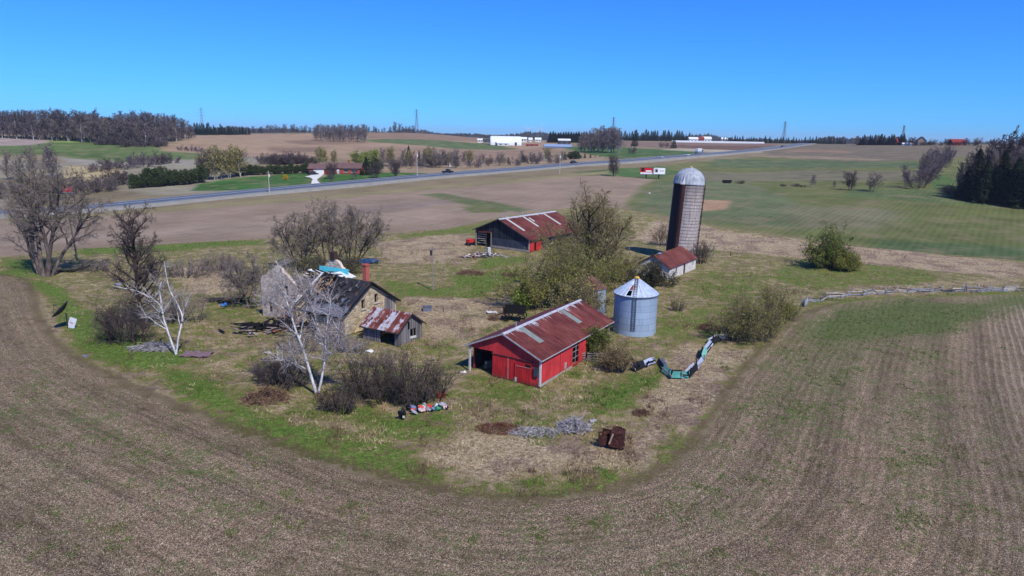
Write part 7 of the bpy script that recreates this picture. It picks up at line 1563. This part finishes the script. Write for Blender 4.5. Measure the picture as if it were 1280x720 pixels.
# hoardings
def hoarding(name, label, px, py, w, h, z0, rz, face, cat='hoarding'):
    p = G(px, py); t = thing(name, label, cat, p, rz)
    MB().box((0, 0, z0 + h / 2), (w, .35, h)).build('panel_frame', simple('hoarding_dark', srgb(40, 42, 46)), t)
    for x in ((0,) if w > 5 else (-w * .3, w * .3)): MB().tube([(x, .3, -.3), (x, .3, z0 + .4)], .28 if w > 5 else .1, 8).build('post', DARKIN, t)
    MB().box((0, -.35, z0 - .12), (w, .8, .1)).build('catwalk', GALV, t); face(t, w, h, z0); return t
def rect(t, nm, x0, x1, z0, z1, mat, out=.20): return MB().box(((x0 + x1) / 2, -out, (z0 + z1) / 2), (x1 - x0, .03, z1 - z0)).build(nm, mat, t)
AR = simple('ad_red', srgb(196, 26, 38), .5, .08); AW = simple('ad_white', srgb(224, 224, 226), .5, .05); AB = simple('ad_black', srgb(24, 22, 24), .5); AG = simple('ad_grey', srgb(150, 152, 160), .5)
def f_red(t, w, h, z): rect(t, 'poster', -w / 2 + .1, w / 2 - .1, z + .1, z + h - .1, AR); rect(t, 'poster_strip', -w / 2 + .1, w / 2 - .1, z + .1, z + h * .27, AW, .22); rect(t, 'poster_picture', -w / 2 + .5, -w * .18, z + h * .45, z + h * .95, AB, .22); rect(t, 'poster_text', -w * .05, w * .4, z + h * .36, z + h * .60, AW, .22)
def f_white(t, w, h, z): rect(t, 'poster', -w / 2 + .1, w / 2 - .1, z + .1, z + h - .1, AW); rect(t, 'poster_picture', -w * .42, -w * .12, z + h * .3, z + h * .85, AG, .22); rect(t, 'poster_figure', -w * .30, -w * .16, z + h * .3, z + h * .70, AB, .24); rect(t, 'poster_text', w * .02, w * .2, z + h * .45, z + h * .58, AG, .22); rect(t, 'poster_text', w * .25, w * .35, z + h * .4, z + h * .62, AG, .22)
_k = mpp(G(808, 222.5)); hoarding('hoarding', 'red and white advertising hoarding, left of the pair beyond the silo', 807.5, 223, 15.2 * _k, 8.0 * _k, 5.2 * _k, -.12, f_red); hoarding('hoarding', 'mostly white advertising hoarding, right of the pair beyond the silo', 823.5, 223.5, 15.2 * _k, 8.0 * _k, 5.6 * _k, .10, f_white)
def f_small(t, w, h, z): rect(t, 'poster', -w / 2 + .05, w / 2 - .05, z + .05, z + h - .05, simple('ad_dull_red', srgb(170, 48, 54), .5)); rect(t, 'poster_text', -w * .4, w * .1, z + h * .45, z + h * .62, simple('ad_pink', srgb(200, 140, 140), .5), .22)
_k = mpp(G(86, 248)); hoarding('hoarding', 'small red roadside hoarding among scrub behind the big multi-stemmed tree', 85.5, 248, 13 * _k, 7 * _k, 8 * _k, .1, f_small)
hoarding('road_sign', 'low white roadside board under the small red hoarding', 90, 247, 6 * _k, 3.2 * _k, 4.2 * _k, .1, lambda t, w, h, z: rect(t, 'poster', -w / 2 + .05, w / 2 - .05, z + .05, z + h - .05, AW), 'sign')
# roadside poles
for px, py, tp, lb in ((337, 243.5, 214, 'roadside utility pole at the left lawn edge'), (521.5, 222.5, 190, 'tall pale roadside utility pole right of the bungalow lawn'), (699.5, 218, 192, 'roadside utility pole left of the dark car'), (562, 216, 203, 'distant thin roadside pole above the black pickup')):
    p = G(px, py); h = hpx(px, py, tp); t = thing('utility_pole', lb, 'pole', p, .8); MB().tube([(0, 0, -.3), (0, 0, h)], [.17, .12], 7).build('post', simple('pole_pale', srgb(176, 172, 166)) if 'pole_pale' not in bpy.data.materials else bpy.data.materials['pole_pale'], t); MB().bar((-1.1, 0, h - .7), (1.1, 0, h - .7), .14).build('crossarm', POLEW, t); MB().tube([(.3, 0, h - 2.3), (.3, 0, h - 1.2)], .26, 10).build('transformer', W_, t)
# farm buildings beyond
def hoop_barn():
    p = G(632, 181.5); L, Rr = 33, 9.5; t = thing('hoop_barn', 'big white arched fabric barn on the far farm', 'barn', p, .05); m = MB(); n = 18
    for x in (-L / 2, L / 2): pass
    prof = [(Rr * math.cos(a), Rr * 1.0 * math.sin(a)) for a in np.linspace(0, PI, n)]; V = []
    for x, s in ((-L / 2, .93), (-L / 2 + 1.2, 1), (L / 2 - 1.2, 1), (L / 2, .93)): V += [(x, y * s, z * s) for y, z in prof]
    F = [(k * n + i, k * n + i + 1, (k + 1) * n + i + 1, (k + 1) * n + i) for k in range(3) for i in range(n - 1)] + [tuple(range(n)), tuple(range(4 * n - 1, 3 * n - 1, -1))]
    m.add(V, F).build('fabric_cover', WROOF, t); MB().box((L / 2 + .05, 0, 2.6), (.1, 5, 5.2)).build('door', RFD, t)
    for x in (-10, 10.5): MB().box((x, -Rr - .1, 1.6), (2.2, .3, 3.2)).build('side_door', RFD, t)
hoop_barn()
for px, py, L, D, E, A, wl, rf, lb, nm, cat in ((629, 182, 13, 6, 2.4, 4, W_, WROOF, 'low white shed in front of the arched fabric barn', 'shed', 'shed'), (609.5, 179.5, 10, 8, 3, 5.4, STN, RFD, 'grey house left of the arched fabric barn', 'house', 'house'), (600.5, 178.5, 6, 5, 3, 4.5, W_, WROOF, 'tiny white shed farthest left of the arched fabric barn', 'shed', 'shed'), (654.5, 178, 7, 6, 4, 6, W_, WROOF, 'white house just right of the arched fabric barn', 'house', 'house'), (663, 177.5, 4, 4, 3, 5, W_, WROOF, 'narrow white shed between two far white houses', 'shed', 'shed'), (672.5, 177.5, 7, 6, 3, 5, W_, WROOF, 'white house nearest the pine plantation', 'house', 'house'),
    (705, 181, 12.5, 9, 4.5, 6.2, RFD, WROOF, 'dark farm shed with a white roof before the pine plantation', 'barn', 'barn'), (697, 185.0, 25, 8, 1.4, 3.4, BLUEG, BLUEG, 'long low blue grey greenhouse roof below the dark farm shed', 'greenhouse', 'greenhouse'), (665, 182.5, 12, 3, 1.2, 1.8, REDW, REDW, 'low rust red row of machinery sheds by the far greenhouse', 'shed', 'shed')):
    house(nm, lb, cat, px, py, L, D, E, A, 0.02, wl, rf, ((-L * .3, -L * .12, E * .4, E * .8), (L * .12, L * .3, E * .4, E * .8)))
for px, L, D, E, A, wl, rf, lb in ((866, 11, 8, 4, 6.2, W_, WROOF, 'white farmhouse left of the red barn on the skyline'), (875.5, 7, 7, 4.2, 6.6, REDW, REDW, 'small red barn between two white farmhouses on the skyline'), (883, 10.5, 8, 4.4, 6.8, W_, WROOF, 'white farmhouse right of the red barn on the skyline'), (904.5, 7, 7, 4, 6, W_, WROOF, 'small white house at the right of the skyline farm'), (914, 6, 7, 4, 6.2, STN, RF, 'beige house farthest right of the skyline farm')): house('farmhouse', lb, 'house', px, 177.8, L, D, E, A, 0, wl, rf, ((-L * .3, -L * .1, 1.2, 2.6), (L * .1, L * .3, 1.2, 2.6)))
p = G(897, 178.8); t = thing('greenhouse', 'very long low white greenhouse wall on the skyline below the white farmhouses', 'greenhouse', p, -.06); MB().box((0, 0, .9), (112, 3.5, 1.8)).build('wall', WROOF, t); MB().prism([(-56, 1.8), (56, 1.8), (56, 2.3), (-56, 2.3)], -1, 1).build('roof', W_, t)
house('stone_house', 'tall grey stone house with dark gable on the right hilltop', 'house', 1150.5, 181.6, 7, 6.5, 4.2, 7.2, 1.25, STN, RFD, ((-2, -.8, 1.2, 2.6), (.8, 2, 1.2, 2.6)))
house('red_house', 'small red roofed house beside the hilltop grove', 'house', 1123.5, 181.4, 6, 5, 2.8, 5.6, .1, REDW, REDW, ((-1.6, -.6, 1, 2),)); house('red_barn', 'low dark red barn on the right hilltop skyline', 'barn', 1196, 181.6, 12, 7, 2.5, 5.0, .05, REDW, REDW, ((-3, -2, .9, 1.8), (2, 3, .9, 1.8)))
for px, w_, lb in ((1134, 2.2, 'white garden shed left of the stone house on the hilltop'), (1140, 3.4, 'white trailer beside the stone house on the hilltop'), (1128.5, 1.5, 'tiny white hut beside the red roofed house')): house('white_shed', lb, 'shed', px, 181.8, w_, 2, 1.5, 2.2, .1, W_, WROOF)
# black trough and feeders in the far field
p = G(908.5, 229); t = thing('feed_trough', 'long black feed trough lying in the far field right of the silo dome', 'trough', p, .05); MB().box((0, 0, .9), (3.8, 1.2, 1.1), None, 1.08).build('tub', BLACK, t); MB().box((0, 0, .2), (3.2, .9, .4)).build('skids', DARKIN, t)
# pylons
def pylon(px, py, tp, d, lb):
    q = at_d(px, py, d); z = hz(q[0], q[1]); top = at_d(px, tp, d)[2]; h = top - z; t = thing('pylon', lb, 'pylon', (q[0], q[1], z), .5); m = MB(); w0, w1, th = 3.0, .7, .14
    lv = [0, .16, .30, .43, .55, .66, .76, .86, .95, 1.0]; W = [w0 + (w1 - w0) * min(1, f / .75) for f in lv]
    for sx, sy in ((-1, -1), (-1, 1), (1, 1), (1, -1)):
        for i in range(len(lv) - 1): m.bar((sx * W[i], sy * W[i], h * lv[i]), (sx * W[i + 1], sy * W[i + 1], h * lv[i + 1]), th * 1.6)
    for i in range(len(lv) - 1):
        for a, b in (((-1, -1), (1, -1)), ((-1, 1), (1, 1)), ((-1, -1), (-1, 1)), ((1, -1), (1, 1))):
            m.bar((a[0] * W[i], a[1] * W[i], h * lv[i]), (b[0] * W[i + 1], b[1] * W[i + 1], h * lv[i + 1]), th); m.bar((b[0] * W[i], b[1] * W[i], h * lv[i]), (a[0] * W[i + 1], a[1] * W[i + 1], h * lv[i + 1]), th)
    m.build('lattice', PYL, t)
    for f, s in ((.70, 5.5), (.82, 6.5), (.93, 4.8)):
        a = MB(); a.bar((-s, 0, h * f), (s, 0, h * f), .22); a.bar((-s, 0, h * f), (0, 0, h * (f + .04)), .15); a.bar((s, 0, h * f), (0, 0, h * (f + .04)), .15); a.build('crossarm', PYL, t)
PYL = simple('pylon_steel', srgb(108, 118, 132), .6, .1)
for a in ((253, 160, 134.5, 1050, 'leftmost lattice pylon, standing behind the left skyline wood'), (521, 167, 136.5, 1100, 'lattice pylon above the green field strip left of the white arched barn'), (766, 172, 146, 1100, 'lattice pylon rising behind the leafless grove'), (979, 180, 151.5, 1000, 'lattice pylon above the highway crest'), (1127, 182, 156.5, 980, 'rightmost lattice pylon, above the hilltop grove')): pylon(*a)
def turbine(px, tp, a0, lb):
    d = 2600; q = at_d(px, 170, d); z = hz(q[0], q[1]); h = at_d(px, tp, d)[2] - z; t = thing('wind_turbine', lb, 'wind turbine', (q[0], q[1], z)); w = TURB
    MB().tube([(0, 0, 0), (0, 0, h)], [2.2, 1.4], 10).build('tower', w, t); MB().box((0, -.5, h), (3, 6, 3)).build('nacelle', w, t)
    for k in range(3): a = a0 + k * 2 * PI / 3; MB().tube([(0, -4, h), (9 * math.cos(a), -4, h + 9 * math.sin(a)), (26 * math.cos(a), -4, h + 26 * math.sin(a))], [1.0, 1.5, .4], 5).build('blade', w, t)
TURB = simple('turbine_white', srgb(196, 206, 220), .5, .05)
turbine(660.5, 162, .5, 'left of two faint white wind turbines on the horizon'); turbine(675.5, 162, 1.3, 'right of two faint white wind turbines on the horizon')
# ------------------------------------------------------------------ thin spring haze in the air
def haze():
    m = bpy.data.materials.new('haze_air'); m.use_nodes = True; t = m.node_tree
    for n in list(t.nodes):
        if n.type != 'OUTPUT_MATERIAL': t.nodes.remove(n)
    v = t.nodes.new('ShaderNodeVolumePrincipled'); v.inputs['Color'].default_value = (.72, .82, 1, 1); v.inputs['Density'].default_value = HAZE
    t.links.new(v.outputs[0], [n for n in t.nodes if n.type == 'OUTPUT_MATERIAL'][0].inputs['Volume'])
    o = MB().box((0, 0, 42), (20000, 20000, 96)).build('haze', m); tag(o, kind='stuff'); o.display_type = 'WIRE'
HAZE = 0.00008
haze()
# ------------------------------------------------------------------ camera, sun and sky
import mathutils
cd = bpy.data.cameras.new('camera'); cd.sensor_width = 36; cd.lens = FPX / 1280 * 36; cd.clip_start = 0.5; cd.clip_end = 30000
cam = bpy.data.objects.new('camera', cd); C.objects.link(cam)
Mx = mathutils.Matrix(((CR[0], CU[0], -CF[0], 0), (CR[1], CU[1], -CF[1], 0), (CR[2], CU[2], -CF[2], HC), (0, 0, 0, 1)))
cam.matrix_world = Mx
sc = bpy.context.scene; sc.camera = cam
SUN_EL, SUN_DIR = R_(50), np.array([0.53, -0.85])
sd = bpy.data.lights.new('sun', 'SUN'); sd.energy = 5.0; sd.angle = R_(0.5); sd.color = (1.0, 0.95, 0.84)
so = bpy.data.objects.new('sun', sd); C.objects.link(so); so.location = (60, -80, 120)
_s = SUN_DIR / np.linalg.norm(SUN_DIR) * math.cos(SUN_EL)
so.rotation_euler = mathutils.Vector((_s[0], _s[1], math.sin(SUN_EL))).to_track_quat('Z', 'Y').to_euler()
w = bpy.data.worlds.new('World'); sc.world = w; w.use_nodes = True
nt = w.node_tree; bg = nt.nodes['Background']
sky = nt.nodes.new('ShaderNodeTexSky'); sky.sky_type = 'NISHITA'; sky.sun_disc = False
sky.sun_elevation = SUN_EL; sky.sun_rotation = math.atan2(_s[0], _s[1]); sky.air_density = 1.0; sky.dust_density = 0.1; sky.ozone_density = 3.0; sky.altitude = 400
gm = nt.nodes.new('ShaderNodeMix'); gm.data_type = 'RGBA'; gm.blend_type = 'MULTIPLY'; gm.inputs[0].default_value = 1.0
gm.inputs[7].default_value = (0.18, 0.66, 1.60, 1)
nt.links.new(sky.outputs[0], gm.inputs[6]); nt.links.new(gm.outputs[2], bg.inputs[0]); bg.inputs[1].default_value = 0.11
sc.view_settings.view_transform = 'Standard'; sc.view_settings.look = 'None'; sc.view_settings.exposure = 0; sc.view_settings.gamma = 1
sc.view_settings.use_curve_mapping = False
